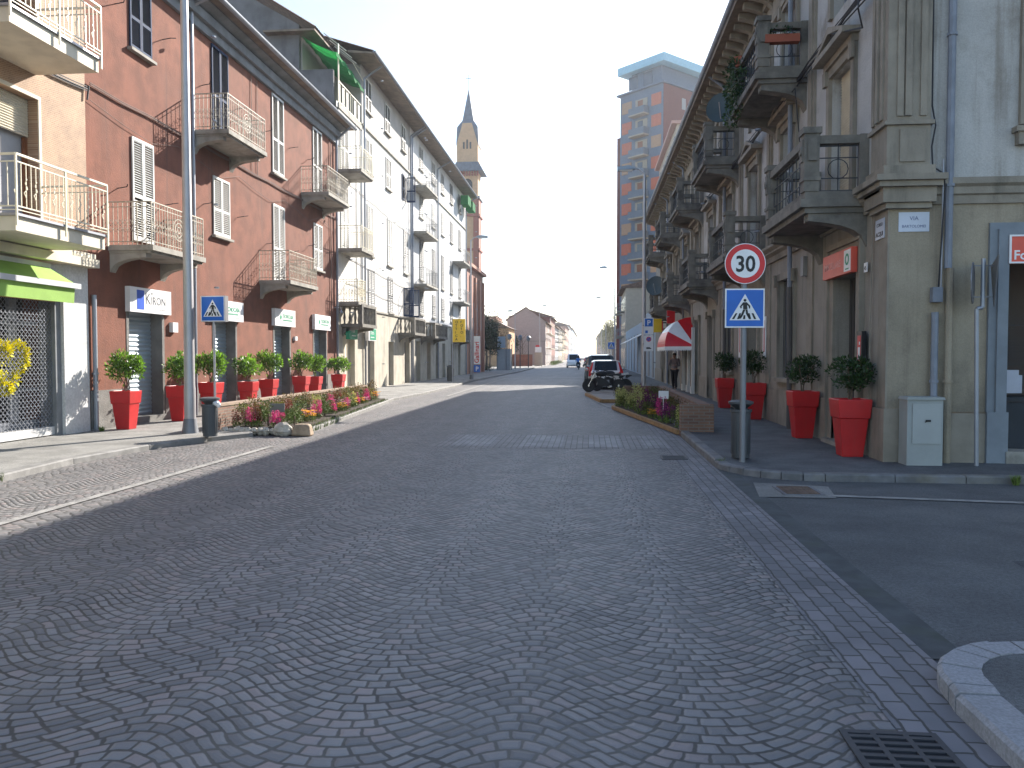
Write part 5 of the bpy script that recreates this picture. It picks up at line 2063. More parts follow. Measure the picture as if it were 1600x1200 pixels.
# ------------------------------------------------------------------ planters with laurel
def planter(label, loc, rz=0.0, dark=False, first=None, group=None, sc=1.0):
    if first:
        o = copy_tree(first)
        o.location = loc
        tag(o, label)
    else:
        o = root('potted_laurel', label, 'potted plant', loc, group)
        ORG[o.name] = Vector((0, 0, 0))
        prof = [(.15, 0), (.205, .58), (.225, .581), (.245, .86), (.215, .87), (.205, .8)]
        g = mn()
        vs = []
        for r, z in prof:
            vs += [(r * a + (0), r * b, z) for a, b in ((-1, -1), (1, -1), (1, 1), (-1, 1))]
        fs = [(k * 4 + i, k * 4 + (i + 1) % 4, (k + 1) * 4 + (i + 1) % 4, (k + 1) * 4 + i) for k in range(5) for i in range(4)] + [(0, 1, 2, 3)]
        g.add(vs, fs)
        po = g.build('pot', M_POT, o)
        bv = po.modifiers.new('b', 'BEVEL')
        bv.width = .012
        bv.segments = 2
        g = mn()
        g.quad((-.205, -.205, .8), (.205, -.205, .8), (.205, .205, .8), (-.205, .205, .8))
        g.build('soil', M_SOIL, o)
        g = mn()
        for k in range(3):
            a = k * 2.1
            g.path([(.02 * cos(a), .02 * sin(a), .78), (.03 * cos(a + 1), .03 * sin(a + 1), .98), (.1 * cos(a), .1 * sin(a), 1.15), (.2 * cos(a), .2 * sin(a), 1.35)], .012, 6)
        g.build('stem', M_BARK, o)
        g = mn()
        rr = random.Random(3 + dark)
        for k in range(20):
            a, b = rr.uniform(0, 2 * pi), rr.uniform(-1, 1)
            q = .27 if not dark else .26
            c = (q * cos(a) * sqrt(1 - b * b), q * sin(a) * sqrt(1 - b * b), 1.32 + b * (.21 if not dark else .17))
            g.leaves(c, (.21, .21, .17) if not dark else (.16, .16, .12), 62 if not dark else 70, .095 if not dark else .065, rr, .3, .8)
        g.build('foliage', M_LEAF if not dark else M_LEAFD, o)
    o.rotation_euler.z = 0
    o.scale = (sc, sc, sc)
    for ch in o.children:
        if ch.name.startswith(('foliage', 'stem')):
            ch.rotation_euler.z = rz
        if ch.name.startswith('foliage'):
            q = random.Random(int(loc[1] * 10))
            k = q.uniform(.88, 1.12)
            ch.scale = (k, k * q.uniform(.9, 1.1), q.uniform(.93, 1.06))
    return o


lp = None
desc = ['red planter nearest the tan house, before the shutter under the blue logo sign',
        'red planter just left of the galvanised lamp post',
        'red planter just right of the lamp post, before the second shutter door',
        'red planter at the left of the pair between the second and third shops',
        'red planter at the right of the pair, before the third shutter door',
        'red planter at the left of the pair between the third and fourth shops',
        'red planter before the fourth shutter door of the red house',
        'red planter farthest along the left pavement, at the end of the red house']
ys = [16.45, 18.65, 20.4, 22.6, 24.25, 26.95, 28.5, 31.1]
for i, (d_, y) in enumerate(zip(desc, ys)):
    q = planter(d_, (-10.08 + .06 * (i % 2), y, .098), rz=i * 1.3, first=lp, group='red planters along the left pavement', sc=1.0 + .03 * ((i * 7) % 3 - 1))
    lp = lp or q
rp = None
desc = ['red planter nearest the corner, before the dark house door', 'red planter before the barred window of the corner house', 'red planter behind the speed sign pole', 'red planter farthest away on the right pavement']
for i, (d_, y) in enumerate(zip(desc, (13.15, 16.0, 20.6, 25.0))):
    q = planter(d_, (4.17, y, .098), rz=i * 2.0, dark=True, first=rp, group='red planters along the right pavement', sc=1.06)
    rp = rp or q

# ------------------------------------------------------------------ street furniture
def lamp_post(label, x, y, h, side, r=.1, arm=1.3, group='street lamps', collar=True):
    o = root('street_lamp', label, 'street lamp', (x, y, .1), group)
    g = mn()
    g.lathe((x, y, .1), [(r * 1.0, 0), (r, .9), (r * .93, 1.0), (r * .6, h)], 12)
    g.build('pole', M_POLE, o, smooth=True)
    g = mn()
    g.lathe((x, y, .098), [(r * 1.5, 0), (r * 1.3, .12), (r * 1.1, .3)], 12)
    g.build('collar', M_POLED, o, smooth=True)
    g = mn()
    g.path([(x, y, h + .05), (x + side * arm * .5, y, h + .28), (x + side * arm, y, h + .33)], r * .4, 8)
    g.build('arm', M_POLE, o)
    g = mn()
    cx = x + side * (arm + .3)
    g.prism([(-.38, 0), (.38, .05), (.4, .13), (.1, .2), (-.38, .14)], lambda p, q, t: (cx + side * -p, y + t, h + .22 + q), -.15, .15)
    hd = g.build('lamp_head', plain('lamp head grey blue', (.3, .36, .42), .4), o)
    g = mn()
    g.box(cx - .28, cx + .28, y - .1, y + .1, h + .2, h + .245)
    g.build('lens', M_SW, hd)
    return o


lamp_post('tall galvanised lamp post on the left pavement by the dark litter bin', -8.25, 15.75, 10.5, 1, .115)
lamp_post('lamp post carrying the parking sign beside the right flower bed', 2.38, 35, 9.5, -1, .1, .5)
for i, y in enumerate((78, 118, 160)):
    lamp_post(('lamp post with arm standing before the tower block', 'thin lamp post near the right tree row', 'farthest lamp post on the right side')[i], 2.5, y, 10, -1, .09, .8)
lamp_post('lamp post behind the yellow sign at the end of the pale terrace', -8.05, 54, 9.5, 1, .08, .5)
lamp_post('thin lamp post before the pale gabled house', -9.0, 97, 6.9, -1, .07, .3)
lamp_post('tall lamp post at the corner of the pale gabled house', -7.9, 128, 9.5, 1, .08, .5)
lamp_post('lamp post before the distant brick apartments on the left', -7.7, 158, 9.0, 1, .08, .5)


def pedestrian_face(mb_b, mb_w, mb_k, f, c, v, s):
    """blue square, white triangle and black walking figure; s = half size"""
    mb_w.box(c - s, c + s, v - s, v + s, .0, .012, f)
    mb_b.box(c - s * .93, c + s * .93, v - s * .93, v + s * .93, .0121, .015, f)
    mb_w.prism([(c - s * .78, v - s * .62), (c + s * .78, v - s * .62), (c, v + s * .72)], lambda p, q, t: f(p, q, t), .0151, .018)
    P = lambda pts: mb_k.prism([(c + a * s, v + b * s) for a, b in pts], lambda p, q, t: f(p, q, t), .0181, .0205)
    P([(.075 * cos(i * pi / 5), .40 + .075 * sin(i * pi / 5)) for i in range(10)])
    P([(-.10, .30), (.10, .30), (.13, -.06), (-.09, -.06)])
    P([(-.10, .29), (-.26, .08), (-.22, -.02), (-.16, 0), (-.17, .08), (-.06, .2)])
    P([(.10, .29), (.27, .12), (.26, -.02), (.2, -.02), (.19, .08), (.07, .2)])
    P([(-.09, -.07), (.03, -.07), (-.09, -.36), (-.2, -.54), (-.3, -.54), (-.18, -.3)])
    P([(.03, -.07), (.13, -.07), (.17, -.28), (.3, -.54), (.2, -.54), (.06, -.3)])
    for a in (-.62, -.36, -.06, .24, .5):
        P([(a - .04, -.56), (a + .08, -.56), (a * .72 + .07, -.26 if abs(a) > .2 else -.36), (a * .72 - .02, -.26 if abs(a) > .2 else -.36)])


def sign_frame(x, y, rz=0.0):
    """u to the right seen from the front, front faces -Y (rotated by rz)"""
    return frame(x, y, 0, (cos(rz), sin(rz)), (sin(rz), -cos(rz)))


def crossing_sign(label, x, y, zc, s, rz=0, box=0.0, h=None, pr=.03, group='pedestrian crossing signs', extra=None, mp=None):
    o = root('road_sign', label, 'road sign', (x, y, .1), group)
    f = sign_frame(x, y - pr - .012, rz)
    g = mn()
    g.lathe((x, y, .098), [(pr, 0), (pr, (h or zc + s) - .1)], 12)
    g.build('pole', mp or M_POLE, o, smooth=True)
    if box:
        g = mn()
        g.box(-s * 1.02, s * 1.02, zc - s * 1.02, zc + s * 1.02, -box - .001, -.001, f)
        g.build('sign_box', M_SGREY, o)
    b, w, k = mn(), mn(), mn()
    pedestrian_face(b, w, k, f, 0, zc, s)
    pl = w.build('sign_plate', M_SW, o)
    b.build('blue_field', M_BLUE, pl)
    k.build('pictogram', M_SK, pl)
    g = mn()
    for dz in (-s * .5, s * .5):
        g.box(-.05, .05, zc + dz - .015, zc + dz + .015, -.07, -.0005, f)
        g.piece()
    g.build_each('clamp', M_POLED, o)
    if extra:
        extra(o, f)
    return o


def speed30(o, f):
    zc, r = 3.07, .3
    disk = lambda R, a, b: mn_prism([(R * cos(2 * pi * i / 40), zc + R * sin(2 * pi * i / 40)) for i in range(40)], f, a, b)
    p1 = disk(r, 0.0, .012).build('speed_disc', M_SW, o)
    disk(r * .965, .0121, .015).build('red_ring', M_SR, p1)
    disk(r * .70, .0151, .018).build('white_field', M_SW, p1)
    g = mn()
    text(g, '30', f, 0, zc - .115, .0205, .33, 1, .9, 'CENTER', True)
    g.build('lettering', M_SK, p1)
    g = mn()
    for dz in (-.1, .1):
        g.box(-.05, .05, zc + dz - .015, zc + dz + .015, -.07, -.0005, f)
        g.piece()
    g.build_each('clamp', M_POLED, o)


def mn_prism(poly, f, a, b):
    g = mn()
    g.prism(poly, lambda p, q, t: f(p, q, t), a, b)
    return g


crossing_sign('round 30 speed sign above a blue pedestrian crossing sign on the right pole', 2.31, 12.2, 2.41, .29, .04, h=3.3, pr=.045, group=None, extra=speed30, mp=M_POLED)
crossing_sign('box shaped blue pedestrian crossing sign on a thin pole behind the left litter bin', -7.95, 16.25, 2.70, .27, -.06, box=.14, h=2.6, pr=.024)
crossing_sign('small far blue pedestrian crossing sign on the right side', 1.95, 70, 2.6, .3, 0)


def litter_bin(label, x, y, tall=.0, h=.78):
    o = root('litter_bin', label, 'litter bin', (x, y, .1), 'litter bins')
    g = mn()
    n = 28
    prof = [(.135, .02), (.15, h), (.165, h + .01), (.165, h + .05), (.15, h + .05), (.14, h - .02)]
    g.lathe((x, y, .1), prof, n)
    g.build('body', M_BIN, o, smooth=True)
    g = mn()
    for i in range(14):
        a = 2 * pi * i / 14
        g.piece()
        g.box(-.004, .004, -.004, .004, .08, h - .05, lambda p, q, r: (x + (.146 + p) * cos(a) - q * sin(a), y + (.146 + p) * sin(a) + q * cos(a), .1 + r))
    g.build_each('rib', M_BIN, o)
    g = mn()
    g.lathe((x, y, .1 + h + .14), [(.06, -.1), (.19, 0), (.19, .03), (.12, .05)], n)
    g.build('lid', M_BIN, o, smooth=True)
    g = mn()
    g.box(x - .1, x - .07, y - .02, y + .02, .1 + h - .02, .1 + h + .15)
    g.piece()
    g.box(x + .07, x + .1, y - .02, y + .02, .1 + h - .02, .1 + h + .15)
    g.build_each('bracket', M_BIN, o)
    return o


b1 = litter_bin('dark round litter bin between the left lamp post and the flower bed rocks', -7.42, 14.95, h=.6)
g = mn()
g.ball((-7.27, 14.9, .77), (.07, .06, .05), 10, 7, .15)
g.ball((-7.2, 14.86, .74), (.05, .04, .05), 8, 6, .2)
single('plastic_bag', g, M_SW, 'scrap of white plastic bag stuffed in the rim of the left litter bin', 'bag', (-7.25, 14.9, .75), smooth=True)
litter_bin('dark litter bin directly behind the pole of the speed sign', 2.36, 12.62, h=.72)

# parking and no stopping plates on the right lamp post
o = root('parking_sign', 'blue P parking plate with white panels fixed to the right lamp post', 'road sign', (2.38, 34.85, 2.0))
f = sign_frame(2.38, 34.83)
g = mn()
g.box(-.0, .4, 2.62, 3.34, 0, .012, f)
p1 = g.build('sign_plate', M_SW, o)
g = mn()
g.box(.03, .37, 2.97, 3.31, .0121, .015, f)
g.box(.05, .16, 2.68, 2.8, .0121, .015, f)
g.build('blue_field', M_BLUE, p1)
g = mn()
text(g, 'P', f, .2, 3.03, .017, .3, 1, 1, 'CENTER', True)
g.build('lettering', M_SW, p1)
g = mn()
g.box(0, .4, 1.9, 2.58, 0, .012, f)
p1 = g.build('sign_plate', M_SW, o)
g = mn()
g.ring(f, .2, 2.42, .0121, .11, .08, .004, 20)
g.bar(f(.13, 2.49, .014), f(.27, 2.35, .014), .012)
g.build('prohibition_ring', M_SR, p1)
g = mn()
g.prism([(.2 + .08 * cos(i * pi / 8), 2.42 + .08 * sin(i * pi / 8)) for i in range(16)], lambda p, q, t: f(p, q, t), .012, .0135)
g.build('blue_field', M_BLUE, p1)
g = mn()
g.box(.1, .26, 2.0, 2.07, .0121, .015, f)
g.box(.26, .31, 2.0, 2.04, .0121, .015, f)
g.build('pictogram', M_SK, p1)
g = mn()
g.box(-.06, 0.0, 2.2, 2.24, -.05, .01, f)
g.piece()
g.box(-.06, 0.0, 3.0, 3.04, -.05, .01, f)
g.build_each('clamp', M_POLED, o)

# plates on a pole seen edge on, by the side street corner
o = root('road_sign', 'pole with two signs seen edge on, by the side street shop window', 'road sign', (5.62, 12.1, .1))
g = mn()
g.path([(5.62, 12.1, .1), (5.58, 12.1, 2.38), (5.66, 12.1, 2.40), (5.66, 12.1, 3.1)], .03, 10)
g.build('pole', M_ZINC, o, smooth=True)
g = mn()
f = frame(5.52, 12.08, 0, (.48, .877), (-.877, .48))
g.prism([(.3 * cos(i * pi / 8), 2.75 + .3 * sin(i * pi / 8)) for i in range(16)], lambda p, q, t: f(p, q, t), 0, .015)
g.build('sign_plate', M_SGREY, o)
g = mn()
f = frame(5.80, 12.08, 0, (.30, .954), (.954, -.30))
g.prism([(-.33, 3.12), (.33, 3.02), (0, 2.4)], lambda p, q, t: f(p, q, t), 0, .015)
g.build('sign_plate', M_SGREY, o)
g = mn()
for z in (2.55, 3.0):
    g.bar((5.52, 12.1, z), (5.8, 12.1, z), .012)
    g.piece()
g.build_each('bracket', M_POLED, o)

# grey service cabinet at the corner
o = root('service_cabinet', 'grey street cabinet standing against the corner of the beige house', 'cabinet', (4.88, 12.15, .1))
g = mn()
g.box(4.63, 5.13, 12.06, 12.37, .098, 1.06)
bd = g.build('body', plain('cabinet grey', (.3, .32, .31), .6), o)
g = mn()
g.prism([(4.61, 1.061), (5.15, 1.061), (5.13, 1.1), (4.63, 1.1)], lambda p, q, t: (p, t, q), 12.03, 12.38)
g.build('lid', MATS['cabinet grey'], o)
g = mn()
g.box(4.70, 5.1, 12.045, 12.059, .42, 1.0)
dr = g.build('door', plain('cabinet door grey', (.34, .36, .35), .55), o)
g = mn()
g.box(4.88, 4.95, 12.03, 12.0449, .74, .77)
g.bar((4.87, 12.035, .735), (4.93, 12.035, .76), .008)
g.build('handle', M_BLACK, dr)

# drains and covers
def grate(label, x0, x1, y0, y1, cols, rows, m=M_POLED):
    o = root('drain_grate', label, 'drain', ((x0 + x1) / 2, (y0 + y1) / 2, 0), 'road drains')
    g = mn()
    g.box(x0, x1, y0, y1, .0045, .006)
    g.build('pit', M_DARK, o)
    g = mn()
    t = .03
    for q in ((x0, x1, y0, y0 + t), (x0, x1, y1 - t, y1), (x0, x0 + t, y0 + t, y1 - t), (x1 - t, x1, y0 + t, y1 - t)):
        g.box(q[0], q[1], q[2], q[3], .0062, .014)
    for c in range(1, cols):
        xx = x0 + (x1 - x0) * c / cols
        g.box(xx - .012, xx + .012, y0 + t, y1 - t, .0062, .0139)
    for r in range(1, rows):
        yy = y0 + (y1 - y0) * r / rows
        g.box(x0 + t, x1 - t, yy - (y1 - y0) / rows * .22, yy + (y1 - y0) / rows * .22, .0062, .0138)
    g.build('bars', plain('cast iron grate', (.06, .06, .065), .6, .3), o)


grate('cast iron drain grate at the bottom right edge of the cobbles', 1.13, 1.55, 3.15, 3.66, 3, 9)
grate('drain grate at the road edge near the brick flower box', 1.2, 1.62, 13.1, 13.6, 1, 9)
o = root('manhole_cover', 'rusty rectangular manhole cover in the side street asphalt', 'manhole cover', (2.62, 10.2, 0))
g = mn()
g.box(2.38, 2.86, 9.9, 10.55, .004, .012)
g.build('frame', M_POLED, o)
g = mn()
g.box(2.42, 2.82, 9.94, 10.51, .0121, .018)
for i in range(6):
    for j in range(8):
        g.box(2.44 + i * .062, 2.475 + i * .062, 9.97 + j * .066, 10.0 + j * .066, .0181, .021)
g.build('cover', mat('rusty iron', (.13, .085, .06), .8, .3, 8), o)

# ------------------------------------------------------------------ flower beds
def plantlet(kind, rr):
    g = mn()
    s = mn()
    if kind == 'shrub':
        for _ in range(9):
            c = (rr.uniform(-.16, .16), rr.uniform(-.16, .16), rr.uniform(.16, .42))
            g.leaves(c, (.11, .11, .12), 42, .045, rr, .2, .7)
        s.bar((0, 0, 0), (0, 0, .3), .02, 6)
    elif kind == 'tuft':
        for _ in range(110):
            a, l = rr.uniform(0, 2 * pi), rr.uniform(.15, .33)
            b = Vector((rr.uniform(-.08, .08), rr.uniform(-.08, .08), 0))
            t = b + Vector((cos(a) * l * .5, sin(a) * l * .5, l))
            w = Vector((-sin(a), cos(a), 0)) * .009
            m_ = (b + t) / 2 + Vector((0, 0, l * .12))
            g.add([b - w, b + w, m_ + w, t, m_ - w], [(0, 1, 2, 4), (4, 2, 3)])
    elif kind == 'spike':
        for _ in range(9):
            x, y, h = rr.uniform(-.13, .13), rr.uniform(-.13, .13), rr.uniform(.28, .55)
            s.bar((x, y, 0), (x, y, h * .6), .006, 4)
            for k in range(7):
                g.leaves((x, y, h * (.4 + .09 * k)), (.04 * (1.3 - k * .12), .04 * (1.3 - k * .12), .03), 10, .042, rr, .3, .3)
            s.leaves((x, y, h * .2), (.06, .06, .06), 14, .06, rr, .2, .5)
    else:
        for _ in range(40):
            x, y, z = rr.uniform(-.19, .19), rr.uniform(-.19, .19), rr.uniform(.15, .3)
            s.bar((x, y, 0), (x, y, z), .004, 3)
            for k in range(5):
                a = k * 2 * pi / 5 + x * 9
                g.add([(x, y, z), (x + .042 * cos(a - .5), y + .042 * sin(a - .5), z + .012), (x + .05 * cos(a), y + .05 * sin(a), z + .004), (x + .042 * cos(a + .5), y + .042 * sin(a + .5), z + .012)], [(0, 1, 2, 3)])
        s.leaves((0, 0, .09), (.19, .19, .06), 120, .05, rr, .1, .5)
    return g, s


M_PL = {
    'brown': mat('russet heather leaves', (.12, .085, .04), .8, .3, 3, island=.5, trans=.3),
    'green': mat('fresh green leaves', (.13, .19, .04), .7, .3, 3, island=.45),
    'olive': mat('olive shrub leaves', (.09, .11, .03), .7, .3, 3, island=.5, trans=.3),
    'magenta': mat('magenta petals', (.5, .05, .25), .7, .2, 3, island=.3, trans=.3),
    'red': mat('dark red leaves', (.16, .03, .035), .7, .2, 3, island=.5, trans=.3),
    'orange': mat('yellow orange petals', (.8, .4, .02), .7, .1, 3, island=.3, trans=.3),
    'pale': mat('pale yellow petals', (.42, .42, .18), .7, .1, 3, island=.2, trans=.3),
    'purple': mat('purple petals', (.14, .02, .12), .7, .1, 3, island=.3, trans=.3),
    'lav': mat('pink lavender petals', (.6, .25, .5), .7, .1, 3, island=.3, trans=.3)}
PROTO = {}


def plant(kind, colour, loc, label, group, sc=1.0):
    key = (kind, colour)
    nm = {'shrub': 'shrub', 'tuft': 'grass_tuft', 'spike': 'flowering_plant', 'pansy': 'pansy_plant'}[kind]
    if key not in PROTO:
        o = root(nm, label, 'plant', loc, group)
        ORG[o.name] = Vector((0, 0, 0))
        g, s = plantlet(kind, random.Random(len(PROTO) * 11 + 5))
        g.build('foliage' if kind in ('shrub', 'tuft') else 'flowers', M_PL[colour], o, recalc=False)
        if s.v:
            s.build('stem' if kind == 'shrub' else 'stems', M_BARK if kind == 'shrub' else M_PL['green'], o, recalc=False)
        PROTO[key] = o
    else:
        o = copy_tree(PROTO[key])
        o.location = loc
        tag(o, label, 'plant', group)
    o.rotation_euler.z = rnd.uniform(0, 6)
    o.scale = (sc, sc, sc * rnd.uniform(.85, 1.15))
    return o


# left bed
mb = mn()
mb.quad((-7.85, 16.35, .16), (-6.15, 16.55, .16), (-7.35, 28.2, .16), (-7.85, 28.0, .16))
mb.quad((-7.85, 16.35, .0), (-6.15, 16.55, .0), (-6.15, 16.55, .16), (-7.85, 16.35, .16))
mb.quad((-6.15, 16.55, .0), (-7.35, 28.2, .0), (-7.35, 28.2, .16), (-6.15, 16.55, .16))
struct('soil_bed', mb, M_SOIL)
o = root('garden_wall', 'low brown brick wall behind the left flower bed', 'wall', (-8.0, 22, 0))
g = mn()
fw = frame(-7.98, 16.4, 0, (.0, 1), (1, 0))
g.box(0, 11.6, 0, .60, -.22, 0, fw)
g.build('brickwork', M_BRW, o)
g = mn()
g.box(-.02, 11.62, .601, .65, -.24, .02, fw)
g.build('coping', mat('brown coping', (.3, .22, .16), .85), o)
rr = random.Random(5)
for i in range(12):
    x = -7.75 + i * .128
    g = mn()
    r = rr.uniform(.07, .105)
    g.ball((x, 16.27 + rr.uniform(-.04, .04) + i * .006, .09), (r, r * .9, r * .95), 10, 7, .16, rr)
    single('rock', g, M_ROCK, 'pale rounded edging rock at the near end of the left flower bed', 'rock', (x, 16.3, 0), 'rocks edging the left flower bed')
g = mn()
g.ball((-6.45, 16.25, .14), (.2, .14, .15), 10, 7, .12, rr)
single('rock', g, M_ROCK, 'large pale slanted rock leaning on the brown boulder of the left flower bed', 'rock', (-6.45, 16.25, 0))
g = mn()
g.box(-.24, .24, -.16, .16, 0, .26)
g.v = [(a * (1 - .3 * (c > .1)) - 6.05 + rr.uniform(-.03, .03), b * (1 - .25 * (c > .1)) + 16.3 + rr.uniform(-.03, .03), c) for a, b, c in g.v]
oo = single('boulder', g, M_ROCKB, 'biggest brown boulder at the roadside corner of the left flower bed', 'rock', (-6.05, 16.3, 0))
bv = oo.modifiers.new('b', 'BEVEL')
bv.width = .06
bv.segments = 3
sd = oo.modifiers.new('s', 'SUBSURF')
sd.levels = sd.render_levels = 2
GL = 'plants of the left flower bed'
LB = {'brown': 'russet brown shrub in the left flower bed', 'green': 'fresh green leafy shrub in the left flower bed', 'olive': 'olive green shrub in the left flower bed', 'magenta': 'magenta flower spikes in the left flower bed', 'red': 'dark red leaved plant in the left flower bed',
      'orange': 'orange yellow pansies in the left flower bed', 'pale': 'pale yellow flowers in the left flower bed', 'lav': 'pink lavender flowers in the left flower bed'}


def edge_x(y):
    return -6.15 - 1.2 * (y - 16.55) / 11.65


for i in range(22):
    y = 16.8 + i * .5
    xa, xb = -7.62, edge_x(y) - .25
    c = 'brown' if i % 3 else 'olive'
    plant('shrub', c, (xa + .1, y, .15), LB[c], GL, rr.uniform(.95, 1.3))
for i in range(15):
    y = 16.8 + i * .72
    xa, xb = -7.62, edge_x(y) - .3
    if xb - xa > .5:
        c, k = [('green', 'shrub'), ('magenta', 'spike'), ('red', 'spike'), ('lav', 'pansy'), ('green', 'shrub'), ('pale', 'spike')][i % 6]
        plant(k, c, (xa + (xb - xa) * .5, y + .1, .15), LB[c], GL, rr.uniform(.85, 1.1))
for i in range(26):
    y = 16.75 + i * .43
    xb = edge_x(y) - .28
    if i % 7 in (0, 1) and i < 9:
        c, k = 'green', 'shrub'
    else:
        c, k = [('orange', 'pansy'), ('magenta', 'spike'), ('green', 'shrub'), ('orange', 'pansy'), ('lav', 'pansy'), ('magenta', 'spike'), ('green', 'shrub'), ('pale', 'spike')][i % 8]
    plant(k, c, (xb + rr.uniform(-.06, .06), y, .15), LB[c], GL, rr.uniform(.8, 1.05))
for i, (c, k) in enumerate([('red', 'spike'), ('magenta', 'spike'), ('red', 'spike'), ('green', 'shrub'), ('magenta', 'spike'), ('green', 'shrub'), ('green', 'shrub')]):
    plant(k, c, (-7.6 + i * .21, 16.62 + .12 * (i % 2), .15), LB[c], GL, .85)
g = mn()
for _ in range(2600):
    y = rr.uniform(16.5, 28)
    x = edge_x(y) + rr.uniform(-.14, .12)
    a, l = rr.uniform(0, 6.3), rr.uniform(.05, .13)
    g.add([(x, y, .02), (x + .02 * sin(a), y + .02 * cos(a), .02), (x + l * .6 * cos(a), y + l * .6 * sin(a), .08 + l)], [(0, 1, 2)])
tag(g.build('grass', M_PL['green'], recalc=False), 'bright green grass fringe along the kerb of the left flower bed', 'grass', kind='stuff')
g = mn()
g.box(-7.2, -6.85, 17.35, 17.37, .42, .62)
g.bar((-7.02, 17.36, .12), (-7.02, 17.36, .42), .012)
single('plant_label', g, M_POLED, 'small grey plaque standing among the left flowers', 'plaque', (-7.0, 17.4, .16))

# right bed in a brick planter box
rb = root('brick_planter', 'low brick flower box with timber edging on the right kerb', 'planter', (2.2, 22, 0))
g = mn()
g.box(1.93, 2.62, 16.96, 17.2, 0, .68)
g.build('end_wall', M_BRX, rb)
g = mn()
g.box(2.40, 2.62, 17.2, 28.0, 0, .66)
g.box(1.2, 2.4, 27.8, 28.0, 0, .66)
g.build('back_wall', M_BRW, rb)
g = mn()
for a, b in (((1.93, 17.2), (1.55, 19.9)), ((1.55, 19.9), (1.15, 22.6)), ((1.15, 22.6), (.77, 25.3)), ((.77, 25.3), (1.2, 28.0))):
    g.bar((a[0], a[1], .07), (b[0], b[1], .07), .07, 4)
g.build('timber_edging', M_TIM, rb)
g = mn()
g.quad((1.95, 17.2, .12), (2.4, 17.2, .12), (2.4, 27.8, .12), (1.25, 27.8, .12), (.82, 25.3, .12))
g.build('soil', M_SOIL, rb)
GR = 'plants of the right flower bed'
LR = {'pale': 'pale yellow green flower spikes in the right brick bed', 'purple': 'purple flower spikes in the right brick bed', 'orange': 'orange flowers in the right brick bed', 'brown': 'brownish shrub in the right brick bed', 'olive': 'dark olive shrub in the right brick bed', 'magenta': 'magenta flower spikes in the right brick bed'}
for i in range(15):
    y = 17.6 + i * .68
    xe = 1.93 - 1.16 * (y - 17.2) / 8.1 if y < 25.3 else .9
    c, k = [('pale', 'spike'), ('olive', 'shrub'), ('purple', 'spike'), ('magenta', 'spike'), ('orange', 'pansy'), ('olive', 'shrub'), ('purple', 'spike'), ('pale', 'spike')][i % 8]
    if y > 22.5:
        c, k = ('pale', 'spike') if i % 2 else ('olive', 'shrub')
    plant(k, c, (xe + .2, y, .1), LR[c], GR, 1.15 if k == 'spike' else .9)
    c = 'brown' if i % 2 else 'olive'
    if 2.2 - xe > .45:
        plant('shrub', c, (2.15, y + .3, .1), LR[c], GR, 1.1)
    if 2.2 - xe > .9:
        c, k = [('purple', 'spike'), ('pale', 'spike'), ('brown', 'shrub')][i % 3]
        plant(k, c, ((xe + 2.2) / 2, y, .1), LR[c], GR, 1.2)
g = mn()
g.box(1.75, 2.0, 20.2, 20.22, .62, .82)
g.bar((1.87, 20.21, .1), (1.87, 20.21, .62), .012)
single('notice', g, M_SW, 'small white notice on a stick in the right brick bed', 'notice', (1.87, 20.2, .1))
# paved parking platform with timber edge
o = root('parking_platform', 'low paved platform with timber edge under the motorcycles', 'platform', (.9, 31, 0))
g = mn()
g.prism([(.5, 28.9), (1.95, 29.0), (1.95, 35.9), (-.12, 35.9), (-.05, 33.9)], lambda p, q, t: (p, q, t), .0, .13)
g.build('paving', mat('pale paving', (.3, .27, .24), .8, .15, 2, .3, 30), o)
g = mn()
for a, b in (((.46, 28.85), (1.95, 28.95)), ((.46, 28.85), (-.1, 33.9))):
    g.bar((a[0], a[1], .07), (b[0], b[1], .07), .085, 4)
g.build('timber_edging', M_TIM, o)
for lab, x, y in (('weed tuft growing in the gutter by the corner kerb', 2.02, 12.35), ('weed tuft against the side street kerb', 5.6, 10.98), ('dry weed tuft on the left kerb', -7.9, 9.9), ('weeds at the foot of the marble pillar', -10.3, 15.9)):
    plant('tuft', 'green', (x, y, 0.0 if x > -10 else .09), lab, None, .45)

# ------------------------------------------------------------------ vehicles
def wheel(parent, x, y, r, w, m_r=None):
    g = mn()
    fx = lambda a, b, c: (x + c - w / 2, y + a, r + b)
    g.lathe((0, 0, 0), [(r * .62, 0), (r * .93, 0), (r, w * .15), (r, w * .85), (r * .93, w), (r * .62, w)], 20, fx)
    t = g.build('wheel', M_BLACK, parent, smooth=True)
    g = mn()
    g.lathe((0, 0, 0), [(r * .6, -.004), (r * .2, -.01), (r * .2, w + .01), (r * .6, w + .004)], 12, fx)
    g.build('rim', M_CHROME, t)


